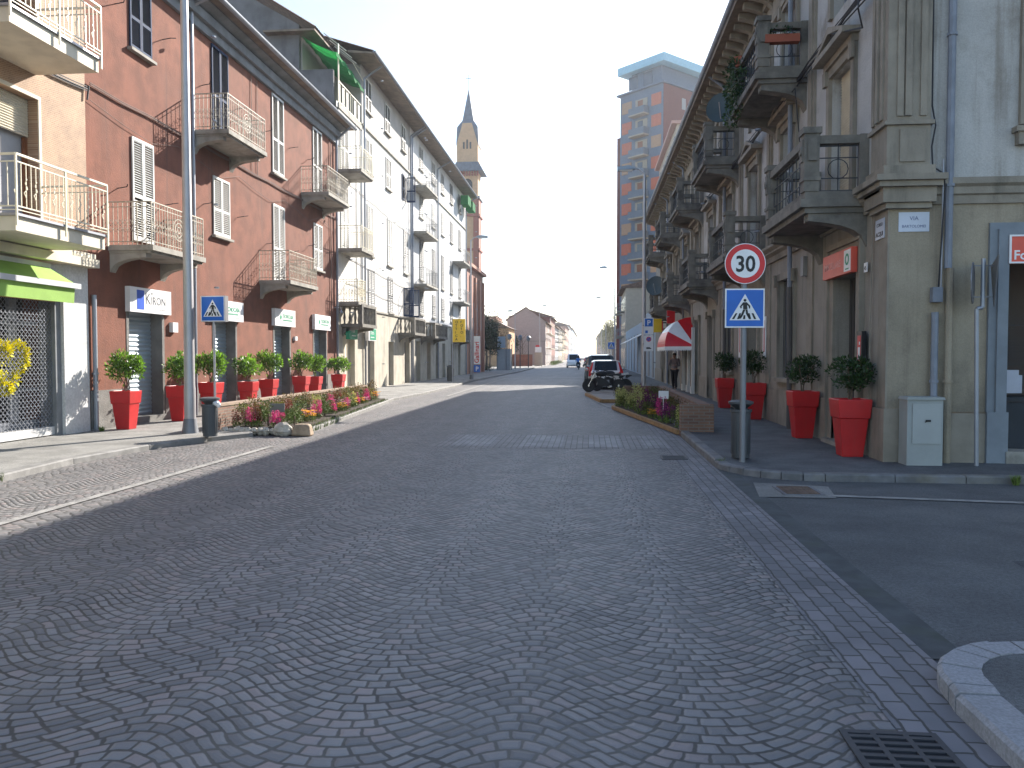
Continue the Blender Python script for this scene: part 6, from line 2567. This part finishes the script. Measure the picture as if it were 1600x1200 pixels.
def car(label, loc, rz, paint, L=4.25, W=1.78, Hh=1.48, group='cars parked along the right kerb', hatch=True, rack=False, tall_lights=True, van=False):
    o = root('car', label, 'car', loc, group, rz)
    o.rotation_euler.z = rz
    ORG[o.name] = Vector()
    hw = W / 2
    belt = Hh * (.63 if not van else .58)
    # stations: y, half width, bottom, belt z, roof z, roof half width
    st = [(0.0, hw * .86, .32, belt * .93, belt * .94, hw * .70), (.10, hw * .93, .24, belt * .98, belt * 1.0, hw * .74), (.22 if hatch else .6, hw * .97, .2, belt, belt * 1.03, hw * .78),
          (.55 if hatch else 1.2, hw, .19, belt, Hh * .965, hw * .72), (1.1, hw, .19, belt, Hh, hw * .75), (2.1, hw, .19, belt * .985, Hh * .995, hw * .75), (2.65, hw, .19, belt * .97, Hh * .94, hw * .73),
          (3.25, hw * .98, .2, belt * .93, belt * .95, hw * .72), (3.9, hw * .93, .22, belt * .82, belt * .84, hw * .7), (4.15, hw * .85, .26, belt * .7, belt * .72, hw * .65), (4.25, hw * .72, .34, belt * .58, belt * .6, hw * .5)]
    st = [(y * L / 4.25, *r) for y, *r in st]
    g = mn()
    rings = []
    for y, h, zb, zt, zr, rw in st:
        half = [(h * .9, zb), (h * .985, zb + .12), (h, (zb + zt) * .5), (h * .97, zt), (rw + .02 + (h - rw) * .12, zr - .05 if zr > zt + .2 else zr - .004), (rw * .86, zr), (rw * .4, zr + .012)]
        ring = [(x, y, z) for x, z in half] + [(-x, y, z) for x, z in half[::-1]]
        rings.append(ring)
    n = len(rings[0])
    vs = [v for r in rings for v in r]
    fs = [(k * n + i, k * n + (i + 1) % n, (k + 1) * n + (i + 1) % n, (k + 1) * n + i) for k in range(len(rings) - 1) for i in range(n)]
    fs += [tuple(range(n)), tuple((len(rings) - 1) * n + i for i in range(n))[::-1]]
    g.add(vs, fs)
    bd = g.build('body', paint, o, smooth=True)
    R = lambda k, i: Vector(rings[k][i])

    def lerp_quad(a, b, c, d, m, out, nm, par):
        q = [a, b, c, d]
        ctr = sum(q, Vector()) / 4
        nrm = (b - a).cross(d - a).normalized()
        if nrm.dot(ctr - Vector((0, L / 2, .6))) < 0:
            nrm = -nrm
        g_ = mn()
        pts = [ctr + (p - ctr) * m + nrm * out for p in q]
        pts2 = [ctr + (p - ctr) * m - nrm * .01 for p in q]
        g_.add(pts + pts2, [(0, 1, 2, 3), (7, 6, 5, 4), (0, 4, 5, 1), (1, 5, 6, 2), (2, 6, 7, 3), (3, 7, 4, 0)])
        return g_.build(nm, M_CGLASS, par)
    # rear window, windscreen, side windows
    lerp_quad(R(2, 5), R(2, n - 6), R(3, n - 6), R(3, 5), .97, .03, 'rear_window', o)
    lerp_quad(R(6, 5), R(6, n - 6), R(7, n - 6), R(7, 5), .97, .03, 'windscreen', o)
    for k in (3, 4, 5):
        for i, j in ((3, 4), (n - 4, n - 5)):
            lerp_quad(R(k, i), R(k + 1, i), R(k + 1, j), R(k, j), .86, .012, 'side_window', o)
    for sx in (-1, 1):
        g = mn()
        if tall_lights:
            a, b = R(2, 4), R(3, 4)
            g.prism([(hw * .78, belt * .72), (hw * .98, belt * .72), (hw * .96, belt * .98), (rw_ := hw * .76, Hh * .93), (hw * .70, Hh * .93), (hw * .80, belt * 1.0), (hw * .66, belt * .80)],
                    lambda p, q, t: (sx * p, t + max(0, (q - belt)) * .55 + (.04 if q < belt else .0), q), -.035, .14)
        else:
            g.box(sx * hw * .72, sx * hw * .93, -.01, .1, belt * .72, belt * .92)
        g.build('tail_light', plain('red tail light', (.7, .02, .03), .3), o)
        g = mn()
        g.box(sx * hw * .55, sx * hw * .86, L - .2, L - .03, belt * .6, belt * .76)
        g.build('headlight', M_SW, o)
        g = mn()
        g.ball((sx * (hw + .08), 2.75 * L / 4.25, belt + .04), (.09, .06, .07), 8, 6)
        g.build('mirror', paint, o, smooth=True)
    g = mn()
    g.box(-hw * .88, hw * .88, -.06, .12, .27, .45)
    g.build('bumper', M_BLACK if not van else paint, o)
    g = mn()
    g.box(-.26, .26, -.03, .02, belt * .62, belt * .62 + .12)
    g.build('number_plate', M_SW, o)
    g = mn()
    g.box(-.03, .03, -.025, .03, belt * .86, belt * .93)
    g.build('badge', M_BLACK, o)
    for sx in (-1, 1):
        wheel(o, sx * (hw - .09), .72 * L / 4.25, .31, .2)
        wheel(o, sx * (hw - .09), 3.4 * L / 4.25, .31, .2)
    if rack:
        for sx in (-1, 1):
            g = mn()
            g.path([(sx * hw * .62, .9, Hh), (sx * hw * .62, 1.0, Hh + .06), (sx * hw * .62, 2.4, Hh + .06), (sx * hw * .62, 2.5, Hh - .02)], .018, 6)
            g.build('roof_rail', M_CHROME, o)
    return o


M_CGLASS = plain('dark tinted car glass', (.012, .018, .024), .25, spec=0.35)
P_SILV = mat('silver grey car paint', (.55, .52, .5), .3, .03, metal=.3, coat=.6)
P_DARK = mat('dark car paint', (.03, .045, .05), .3, .03, coat=.6)
P_WHITE = mat('white car paint', (.7, .7, .7), .3, .03, coat=.6)
P_BLUE = mat('blue car paint', (.02, .06, .2), .3, .03, coat=.6)
P_RED = mat('dull red car paint', (.3, .03, .03), .3, .03, coat=.6)
car('pale silver hatchback with tall red tail lights parked behind the motorcycles', (.86, 40.3, 0), 0, P_SILV)
car('dark tall estate car with roof rails parked ahead of the silver hatchback', (.72, 47.2, 0), 0, P_DARK, 4.5, 1.82, 1.78, rack=True, tall_lights=False)
car('dark grey car third in the parked row on the right', (.6, 55, 0), 0, P_DARK, tall_lights=False)
car('white car fourth in the parked row on the right', (.6, 63, 0), 0, P_WHITE)
car('small dull red car fifth in the parked row on the right', (.6, 71, 0), 0, P_RED, 3.8, 1.65, 1.5, tall_lights=False)
car('dark blue car sixth in the parked row on the right', (.7, 80, 0), 0, P_BLUE)
car('white van coming towards the camera beside the scooter', (-2.2, 118, 0), pi, P_WHITE, 4.8, 1.95, 2.0, group='moving vehicles', van=True)
car('dark car far away in the right lane', (.0, 150, 0), 0, P_DARK, group='moving vehicles')
car('silver car far away coming along the road', (-3.2, 190, 0), pi, P_SILV, group='moving vehicles')
car('dark blue car parked on the square beside the hedge', (-15.2, 88, .1), radians(80), P_BLUE, group='cars parked on the square')
car('white car parked on the square behind the hedge', (-16.0, 102, .1), radians(80), P_WHITE, group='cars parked on the square')


def motorcycle(label, x, y, rz, z0=0.0, seat=M_BLACK, tank=None):
    o = root('motorcycle', label, 'motorcycle', (x, y, z0), 'motorcycles parked on the platform')
    o.rotation_euler.z = rz
    o.scale = (.88, .88, .88)
    ORG[o.name] = Vector()
    for yy, nm in ((0, 'wheel'), (1.45, 'wheel')):
        g = mn()
        g.lathe((0, 0, 0), [(.24, -.055), (.29, -.06), (.32, -.03), (.325, 0), (.32, .03), (.29, .06), (.24, .055)], 24, lambda a, b, c, yy=yy: (c, yy + a, .325 + b))
        w_ = g.build('wheel', M_BLACK, o, smooth=True)
        g = mn()
        g.ring(lambda u, v, t: (t, yy + u, .325 + v), 0, 0, -.02, .245, .21, .04, 20)
        for k in range(8):
            a = k * pi / 4
            g.bar((0, yy, .325), (0, yy + .22 * cos(a), .325 + .22 * sin(a)), .012)
        g.lathe((0, 0, 0), [(.05, -.06), (.05, .06)], 10, lambda a, b, c: (c, yy + a, .325 + b))
        g.build('rim', M_CHROME, w_)
    g = mn()
    for sx in (-.08, .08):
        g.bar((sx, 1.45, .33), (sx * 1.1, 1.13, .98), .024, 8)
    g.bar((-.1, 1.14, .95), (.1, 1.14, .95), .025)
    g.build('fork', M_CHROME, o)
    g = mn()
    g.prism([(1.2, .62), (1.45, .71), (1.7, .6), (1.66, .57), (1.45, .67), (1.22, .58)], lambda p, q, t: (t, p, q), -.07, .07)
    g.build('mudguard', M_BLACK, o)
    g = mn()
    g.path([(0, 1.1, .93), (0, .9, .55), (0, .55, .35), (0, .3, .45), (0, .25, .78), (0, .7, .86), (0, 1.1, .93)], .03, 6)
    for sx in (-.07, .07):
        g.bar((sx, 0, .33), (sx, .45, .42), .025)
        g.bar((sx * 1.2, .05, .4), (sx, .2, .76), .02)
    g.build('frame', M_BLACK, o)
    g = mn()
    g.box(-.14, .14, .45, .9, .3, .6)
    g.box(-.17, .17, .5, .7, .34, .5)
    for k in range(5):
        g.box(-.15, .15, .68, .93, .5 + k * .04, .52 + k * .04)
    g.build('engine', M_POLED, o)
    for sx in (-1, 1):
        g = mn()
        g.prism([(.4, .42), (.5, .3), (.9, .3), (1.02, .5), (1.05, .7), (.9, .74), (.6, .62)], lambda p, q, t: (t, p, q), sx * .15, sx * .2)
        g.build('fairing', M_BLACK, o)
    g = mn()
    g.ball((0, .82, .9), (.15, .3, .14), 14, 9)
    g.build('fuel_tank', tank or M_BLACK, o, smooth=True)
    g = mn()
    g.prism([(-.15, .86), (.1, .82), (.56, .8), (.56, .86), (.2, .9), (-.12, .95)], lambda p, q, t: (t, p, q), -.12, .12)
    g.build('seat', seat, o)
    g = mn()
    g.prism([(-.35, .82), (-.05, .84), (.0, .7), (-.1, .68)], lambda p, q, t: (t, p, q), -.09, .09)
    g.build('tail', M_BLACK, o)
    g = mn()
    g.path([(-.36, .95, 1.06), (-.2, 1.08, 1.02), (.2, 1.08, 1.02), (.36, .95, 1.06)], .018, 8)
    for sx in (-1, 1):
        g.path([(sx * .25, 1.05, 1.03), (sx * .3, 1.1, 1.2)], .008, 4)
        g.ball((sx * .32, 1.1, 1.24), (.06, .02, .04), 8, 6)
    g.build('handlebar', M_BLACK, o)
    g = mn()
    g.ball((0, 1.25, .95), (.11, .1, .11), 12, 8)
    g.build('headlight', M_CHROME, o, smooth=True)
    g = mn()
    g.path([(.14, .75, .4), (.17, .5, .24), (.18, .1, .3), (.18, -.3, .42)], .045, 8)
    g.build('exhaust', M_CHROME, o, smooth=True)
    return o


motorcycle('black motorcycle nearest the road, parked across the platform end', 1.28, 34.5, radians(88), .13)
motorcycle('black motorcycle with a silver seat cover behind the nearer one', 1.62, 35.4, radians(80), .13, seat=M_SILV, tank=M_BLACK)

# scooter with rider in the distance
sc_ = root('scooter', 'dark scooter ridden away down the road by a rider in blue', 'scooter', (-1.28, 98, 0))
g = mn()
for yy in (0, 1.25):
    g.lathe((0, 0, 0), [(.12, -.05), (.23, -.05), (.25, 0), (.23, .05), (.12, .05)], 16, lambda a, b, c, yy=yy: (c - 1.28, 98 + yy + a, .25 + b))
    g.build('wheel', M_BLACK, sc_)
    g = mn()
g.prism([(-.2, .45), (-.25, .78), (.5, .78), (.55, .35), (.95, .3), (1.1, .9), (1.2, .9), (1.2, .25), (.1, .25)], lambda p, q, t: (t - 1.28, 98 + p, q), -.17, .17)
g.build('body', P_DARK, sc_)
g = mn()
g.path([(-1.6, 98.95, 1.0), (-1.28, 99.08, 1.0), (-.96, 98.95, 1.0)], .02, 6)
g.build('handlebar', M_BLACK, sc_)
g = mn()
g.box(-1.38, -1.18, 97.77, 97.79, .5, .62)
g.build('number_plate', M_SW, sc_)
sit = dict(pelvis=(0, 0, .86), waist=(0, .04, 1.02), chest=(0, .1, 1.25), neck=(0, .13, 1.4), chin=(0, .15, 1.47), head=(0, .15, 1.55), crown=(0, .15, 1.63), nose=(0, 1, 1.55),
           shl=(-.2, .1, 1.33), ell=(-.3, .3, 1.12), wrl=(-.3, .6, 1.04), shr=(.2, .1, 1.33), elr=(.3, .3, 1.12), wrr=(.3, .6, 1.04),
           hil=(-.12, .03, .84), knl=(-.2, .45, .78), anl=(-.17, .5, .36), tol=(-.17, .65, .33), hir=(.12, .03, .84), knr=(.2, .45, .78), anr=(.17, .5, .36), tor=(.17, .65, .33))
person('rider in a bright blue jacket and dark helmet sitting on the distant scooter', (-1.28, 98.2, 0), 0, sit, plain('bright blue jacket', (.02, .16, .5), .7), plain('dark jeans', (.03, .035, .05), .8), helmet=M_BLACK)

# ------------------------------------------------------------------ church tower
ct = root('church_tower', 'tall brick and ochre church bell tower with clock and slate spire behind the left row', 'tower', (-20, 131.8, 0))
cx0, cx1, cy0, cy1 = -21.7, -18.2, 130, 133.6
g = mn()
g.box(cx0, cx1, cy0, cy1, 0, 31.9)
g.build('shaft', M_OCH, ct)
for x in (cx0 - .15, cx1 - .75):
    g = mn()
    g.box(x, x + .9, cy0 - .15, cy0 - .001, 0, 27.5)
    g.build('pilaster', plain('dark red tower brick', (.3, .09, .06), .85), ct)
g = mn()
g.box(cx1 + .001, cx1 + .15, cy0 - .15, cy1, 0, 27.5)
g.build('pilaster', MATS['dark red tower brick'], ct)
for z in (10.5, 19, 24.6, 27.5):
    g = mn()
    g.box(cx0 - .35, cx1 + .35, cy0 - .35, cy1 + .35, z, z + .35)
    g.build('string_course', MATS['dark red tower brick'] if z < 25 else M_SLATE, ct)
g = mn()
g.prism([(-.85, 0), (.85, 0), (.85, 1.7)] + [(.85 * cos(a), 1.7 + .85 * sin(a)) for a in [pi * i / 10 for i in range(1, 10)]] + [(-.85, 1.7)], lambda p, q, t: ((cx0 + cx1) / 2 + p, cy0 - t, 28.2 + q), .003, .05)
g.build('bell_opening', M_DARK, ct)
g = mn()
g.lathe((0, 0, 0), [(.5, 0), (.42, .15), (.25, .55), (.12, .7)], 12, lambda a, b, c: ((cx0 + cx1) / 2 + a, cy0 - .2 + b * .3, 28.6 + c))
g.build('bell', plain('bronze green bell', (.12, .2, .22), .4, .6), ct)
g = mn()
g.box(-20.8, -19.1, cy0 - .2, cy0 - .152, 25.2, 26.9)
ck = g.build('clock_face', M_SW, ct)
g = mn()
f = frame(-19.95, cy0 - .2, 26.05, (1, 0), (0, -1))
g.ring(f, 0, 0, .001, .75, .66, .02, 20)
g.bar(f(0, 0, .03), f(.3, .35, .03), .05)
g.bar(f(0, 0, .03), f(-.45, .1, .03), .04)
for k in range(12):
    g.bar(f(.55 * cos(k * pi / 6), .55 * sin(k * pi / 6), .02), f(.63 * cos(k * pi / 6), .63 * sin(k * pi / 6), .02), .03)
g.build('clock_hands', plain('clock blue', (.05, .12, .3), .5), ck)
for k in range(9):
    g = mn()
    x = cx0 - .2 + k * .45
    g.box(x, x + .22, cy0 - .45, cy0, 31.2, 31.9)
    g.build('corbel', MATS['dark red tower brick'], ct)
g = mn()
g.prism([(cx0 - .5, 31.9), (cx1 + 1.0, 31.9), (cx1 + .2, 33.3), (cx0, 33.3)], lambda p, q, t: (p, t, q), cy0 - .8, cy1 + .8)
g.build('cornice', M_SLATE, ct)
g = mn()
g.box(cx0, cx1, cy0, cy1, 33.3, 36.4)
g.prism([(cx0, 36.4), (cx1, 36.4), (cx1 - 1.0, 39.8), (cx0 + 1.0, 39.8)], lambda p, q, t: (p, t, q), cy0 - .02, cy0 + .4)
g.build('belfry', M_OCH, ct)
g = mn()
mx, my = (cx0 + cx1) / 2, (cy0 + cy1) / 2
b_ = [(cx0 - .1, cy0 + .1), (cx1 + .1, cy0 + .1), (cx1 + .1, cy1 + .1), (cx0 - .1, cy1 + .1)]
vs = [(x, y, 36.3) for x, y in b_] + [(mx + (x - mx) * .93, my + (y - my) * .93, 39.2) for x, y in b_] + [(mx + (x - mx) * .5, my + (y - my) * .5, 40.5) for x, y in b_] + [(mx, my, 46.0)]
g.add(vs, [(i, (i + 1) % 4, 4 + (i + 1) % 4, 4 + i) for i in range(4)] + [(4 + i, 4 + (i + 1) % 4, 8 + (i + 1) % 4, 8 + i) for i in range(4)] + [(8 + i, 8 + (i + 1) % 4, 12) for i in range(4)] + [(0, 3, 2, 1)])
g.build('spire', M_SLATE, ct)
g = mn()
for dx, hh in ((-.55, 1.1), (0, 1.5), (.55, 1.1)):
    g.box(mx + dx - .14, mx + dx + .14, cy0 - .05, cy0 - .021, 35.6, 35.6 + hh)
    g.piece()
g.build_each('slit_window', M_DARK, ct)
g = mn()
g.bar((mx, my, 45.9), (mx, my, 48.3), .05)
g.bar((mx - .5, my, 47.6), (mx + .5, my, 47.6), .05)
g.build('cross', M_IRON, ct)
ch = root('church', 'brick church nave with tiled roof beside the bell tower', 'building', (-26, 145, 0))
g = mn()
g.box(-32, -21.8, 134, 165, 0, 12)
g.build('wall', M_BRICKR, ch)
g = mn()
g.prism([(-32.6, 12), (-21.2, 12), (-26.9, 15)], lambda p, q, t: (p, t, q), 133.6, 165.4)
g.build('roof', M_TILE, ch)

# ------------------------------------------------------------------ square on the left
hs = root('town_house', 'ochre two storey house with small windows behind the bare tree on the square', 'building', (-14, 122, 0))
g = mn()
g.box(-18.0, -11.9, 118, 128, 0, 5.8)
g.build('wall', M_OCH, hs)
for i in range(4):
    g = mn()
    g.box(-17.4 + i * 1.4, -16.8 + i * 1.4, 117.93, 117.999, 3.4, 4.9)
    g.build('window', M_WOOD, hs)
g = mn()
g.prism([(-18.4, 5.8), (-11.5, 5.8), (-14.9, 7.4)], lambda p, q, t: (p, t, q), 117.6, 128.4)
g.build('roof', M_TILE, hs)
far_house('brick_house', 'wide terracotta house with grey top behind the dark tree', frame(0, 150, 0, (1, 0), (0, -1)), -30, -17.5, 9.2, 10, plain('terracotta render', (.33, .15, .09), .85), 3, 4, M_WIN, roof=False)
gh = root('gabled_house', 'tall pale pink house with blank gable wall facing the square', 'building', (-10.8, 145, 0))
g = mn()
g.prism([(-14.2, 0), (-7.5, 0), (-7.5, 7.7), (-10.9, 10.1), (-14.2, 8.0)], lambda p, q, t: (p, t, q), 138, 160)
g.build('wall', plain('pale pinkish render', (.42, .36, .34), .85), gh)
g = mn()
g.prism([(-14.5, 8.0), (-10.9, 10.25), (-7.0, 7.5), (-7.0, 7.35), (-10.9, 10.1), (-14.5, 7.85)], lambda p, q, t: (p, t, q), 137.8, 160.2)
g.build('roof', M_TILE, gh)
g = mn()
g.box(-14.25, -7.45, 137.94, 137.998, 4.2, 4.32)
g.build('string_course', M_CONC, gh)
fg = frame(-7.5, 0, 0, (0, 1), (1, 0))
for u in (140, 145, 150, 155):
    for z in (.3, 3.2, 5.8):
        g = mn()
        g.box(u, u + 1.2, z, z + 1.7, .002, .05, fg)
        g.build('window', M_WOOD if z > 1 else M_SHUTG, gh)
    for z in (3.0, 5.6):
        g = mn()
        g.box(u - .5, u + 1.7, z - .1, z + .05, 0, .9, fg)
        g.build('balcony', M_CREAM, gh)
FX = lambda x: frame(x, 0, 0, (0, 1), (1, 0))
far_house('apartment_block', 'dark red brick apartments with grey mansard after the pale gabled house', FX(-7.9), 162, 186, 9.6, 8, plain('dark red far brick', (.2, .075, .055), .85), 4, 5, M_WIN, balc=0)
specs = [('pale grey green apartments with balconies in the far left row', 188, 214, 8.6, M_GR, 4), ('beige apartments in the far left row', 216, 246, 9.5, M_BEI, 4), ('faded yellow house in the far left row', 248, 275, 9.5, M_YEL, 3), ('pale pink block in the far left row', 277, 320, 12, M_PINK, 4),
         ('tall pale grey block in the far left row', 324, 380, 14, M_GR, 5), ('pale blue block in the far left row', 385, 450, 15, M_PBLUE, 5), ('last beige block closing the far left row', 455, 560, 15, M_BEI, 5)]
for lab, a, b, hh, m, fl in specs:
    far_house('apartment_block', lab, FX(-8.2), a, b, hh, 8, m, fl, 5, M_WIN, balc=1 if a < 250 else None)
specs = [('beige block behind the right tree row', 330, 400, 12, M_BEI, 4), ('dusty pink block at the far right end', 405, 480, 13, M_PINK, 4), ('grey block closing the far right end', 485, 600, 14, M_GR, 4)]
for lab, a, b, hh, m, fl in specs:
    far_house('apartment_block', lab, frame(5.5, 0, 0, (0, 1), (-1, 0)), a, b, hh, 14, m, fl, 5, M_WIN)


def tree(label, x, y, h, rx, m, name='tree', trunk_h=1.6, n=40, per=50, leaf=.16, seed=1, col=None, rz=None, group=None):
    o = root(name, label, 'tree', (x, y, .05), group)
    rr = random.Random(seed)
    g = mn()
    g.bar((x, y, 0), (x + .05, y, trunk_h), .16, 8, .11)
    g.bar((x + .05, y, trunk_h), (x, y, h * .75), .11, 8, .03)
    for k in range(9):
        a = k * 2.4
        z = trunk_h * .9 + (h - trunk_h) * k / 12
        q = rx * rr.uniform(.5, .85)
        g.bar((x, y, z), (x + q * cos(a), y + q * sin(a), z + (h - trunk_h) * .25), .05, 5, .015)
    g.build('trunk', M_BARK, o)
    g = mn()
    rz_ = (h - trunk_h) / 2
    for k in range(n):
        a, b, q = rr.uniform(0, 2 * pi), rr.uniform(-1, 1), rr.uniform(.35, .9)
        c = (x + rx * q * cos(a) * sqrt(1 - b * b), y + rx * q * sin(a) * sqrt(1 - b * b), trunk_h + rz_ + rz_ * b * q)
        s = rr.uniform(.22, .38)
        g.leaves(c, (rx * s, rx * s, rz_ * s * .8), per, leaf, rr, .1, .3)
    g.build('crown', m, o)
    return o


M_EVG = mat('dark evergreen leaves', (.03, .045, .02), .8, .3, 2, island=.5)
M_BARE = mat('brown bare twigs', (.17, .115, .07), .9, .3, 2, island=.4)
M_POP = mat('spring poplar twigs', (.2, .19, .1), .9, .3, 2, island=.4)
tree('dark round evergreen tree on the square left of the kiosk', -11.4, 88, 6.0, 1.75, M_EVG, n=60, per=90, leaf=.3, seed=2)
tree('bare brown twiggy tree behind the dark evergreen on the square', -13.0, 104, 8.0, 3.0, M_BARE, n=60, per=80, leaf=.2, seed=3)
tree('small dark conifer before the pale gabled house', -12.6, 132, 5.6, 1.0, M_EVG, n=30, per=60, leaf=.3, seed=5, trunk_h=2)
tree('thin bare shrub tree standing against the pale gable wall', -11.4, 136, 6.2, 1.4, M_BARE, n=16, per=30, leaf=.12, seed=8)
for i in range(9):
    tree('tall pale poplar in the tree row on the right side', 5.2 + .3 * (i % 2), 172 + i * 16, 11.4 + (i % 3) * .6, 2.4, M_POP, n=30, per=34, leaf=.3, seed=20 + i, trunk_h=2.6, name='poplar', group='poplars lining the far right side')
g = mn()
rr = random.Random(9)
for k in range(60):
    g.leaves((rr.uniform(-14.5, -9.8), 80 + rr.uniform(-.6, .6), rr.uniform(.2, .75)), (.35, .35, .25), 45, .09, rr, .2, .5)
single('hedge', g, M_EVG, 'low dark hedge before the parked cars on the square', 'hedge', (-12, 80, .1))
kb = root('bus_shelter', 'grey panelled shelter with a poster frame standing on the square pavement', 'shelter', (-9.6, 90, .1))
g = mn()
g.box(-10.4, -8.9, 90, 91.4, .1, 2.5)
g.build('panel', plain('shelter grey', (.33, .34, .36), .5), kb)
g = mn()
for x in (-10.45, -9.4, -8.75):
    g.box(x, x + .08, 89.9, 89.98, .1, 4.0 if x < -9 else 3.0)
g.build('frame', M_POLED, kb)
g = mn()
g.box(-10.35, -9.45, 89.9, 89.96, 2.6, 3.9)
g.build('poster', plain('grey blue poster', (.35, .42, .5), .5), kb)
for k, (x, y) in enumerate(((-9.9, 99), (-8.9, 103), (-8.2, 108))):
    o = root('globe_lamp', ('leftmost', 'middle', 'rightmost')[k] + ' of the three short post lamps with dark heads on the square', 'street lamp', (x, y, .1), 'short lamps on the square')
    g = mn()
    g.lathe((x, y, .1), [(.07, 0), (.05, 3.6)], 8)
    g.build('pole', M_IRON, o)
    g = mn()
    g.ball((x, y, 4.0), (.28, .28, .3), 12, 8)
    g.lathe((x, y, 4.2), [(.38, 0), (.1, .25)], 12)
    g.build('lamp_head', M_POLED, o)
gwl = root('brick_wall', 'long low red brick wall before the pale gabled house', 'wall', (-11, 124, 0))
g = mn()
g.box(-13.2, -8.8, 124, 124.3, 0, 1.9)
g.build('brickwork', M_BRICKR, gwl)
g = mn()
g.box(-13.3, -8.7, 123.95, 124.35, 1.9, 2.0)
g.build('coping', M_CONC, gwl)
o = root('garden_gate', 'pale wall piece with a red topped sign beside the brick wall', 'wall', (-8.1, 126, 0))
g = mn()
g.box(-8.6, -7.4, 126, 126.3, 0, 2.2)
g.build('wall', M_BEI, o)
g = mn()
g.box(-8.5, -7.5, 125.95, 125.999, 2.25, 3.1)
g.build('sign_panel', M_SW, o)
g = mn()
g.box(-8.4, -7.8, 125.95, 125.999, 3.11, 3.4)
g.build('red_top', M_SR, o)
g = mn()
for k in range(70):
    g.leaves((rr.uniform(-7.3, -6.1), rr.uniform(140, 185), rr.uniform(.15, .5)), (.5, 1.2, .25), 40, .14, rr, .2, .5)
single('hedge', g, M_PL['green'], 'sunlit yellow green hedge strip along the far left kerb', 'hedge', (-6.7, 160, 0))

# yellow two column shop sign and the red lettered banner
ys_ = root('projecting_sign', 'yellow vertical sign with two columns of letters on a thin pole by the left kerb', 'shop sign', (-7.95, 46, .1))
g = mn()
g.bar((-7.95, 46, .098), (-7.95, 46, 3.9), .03, 8)
g.build('pole', M_ZINC, ys_)
f = sign_frame(-7.9, 45.95)
g = mn()
g.box(0, .72, 2.5, 3.85, 0, .1, f)
p1 = g.build('panel', M_SY, ys_)
g = mn()
for col, wd in ((.14, 'OTTICA'), (.44, 'FOTO.')):
    for i, c_ in enumerate(wd):
        text(g, c_, f, col, 3.6 - i * .2, .102, .2, 1, 1, 'LEFT', True)
g.build('lettering', M_SK, p1)
gs = root('banner_sign', 'white upright banner with red sideways lettering above a blue P plate', 'shop sign', (-7.55, 52, .1))
g = mn()
g.bar((-7.62, 52, .098), (-7.62, 52, 4.2), .035, 8)
g.build('pole', M_ZINC, gs)
f = sign_frame(-7.55, 51.97)
g = mn()
g.box(0, .42, 1.15, 3.0, 0, .05, f)
p1 = g.build('banner', M_SW, gs)
g = mn()
fr_ = lambda u, v, n: f(-v, u, n)
text(g, 'Gallinari', fr_, 1.22, -.33, .052, .42, 1, 1, 'LEFT', True)
g.build('lettering', M_SR, p1)
g = mn()
g.box(0, .42, .62, 1.1, 0, .05, f)
p1 = g.build('parking_plate', M_BLUE, gs)
g = mn()
text(g, 'P', f, .21, .72, .052, .38, 1, 1, 'CENTER', True)
g.build('lettering', M_SW, p1)
o = root('litter_bin', 'low grey bin on the left pavement beside the banner sign', 'litter bin', (-8.7, 49.5, .1))
g = mn()
g.lathe((-8.7, 49.5, .1), [(.2, 0), (.23, .75), (.2, .9)], 14)
g.build('body', M_BIN, o, smooth=True)
g = mn()
g.lathe((-8.7, 49.5, 1.001), [(.24, 0), (.12, .12)], 14)
g.build('lid', M_BIN, o, smooth=True)

# thin haze
g = mn()
g.box(-420, 420, -60, 900, -2, 75)
hz = bpy.data.materials.new('thin haze')
hz.use_nodes = True
nt = hz.node_tree
nt.nodes.remove(nt.nodes['Principled BSDF'])
pv = nt.nodes.new('ShaderNodeVolumePrincipled')
pv.inputs['Color'].default_value = (.86, .92, 1.0, 1)
pv.inputs['Density'].default_value = 0.0005
pv.inputs['Anisotropy'].default_value = 0.4
nt.links.new(pv.outputs[0], nt.nodes['Material Output'].inputs['Volume'])
tag(g.build('haze', hz), kind='stuff')
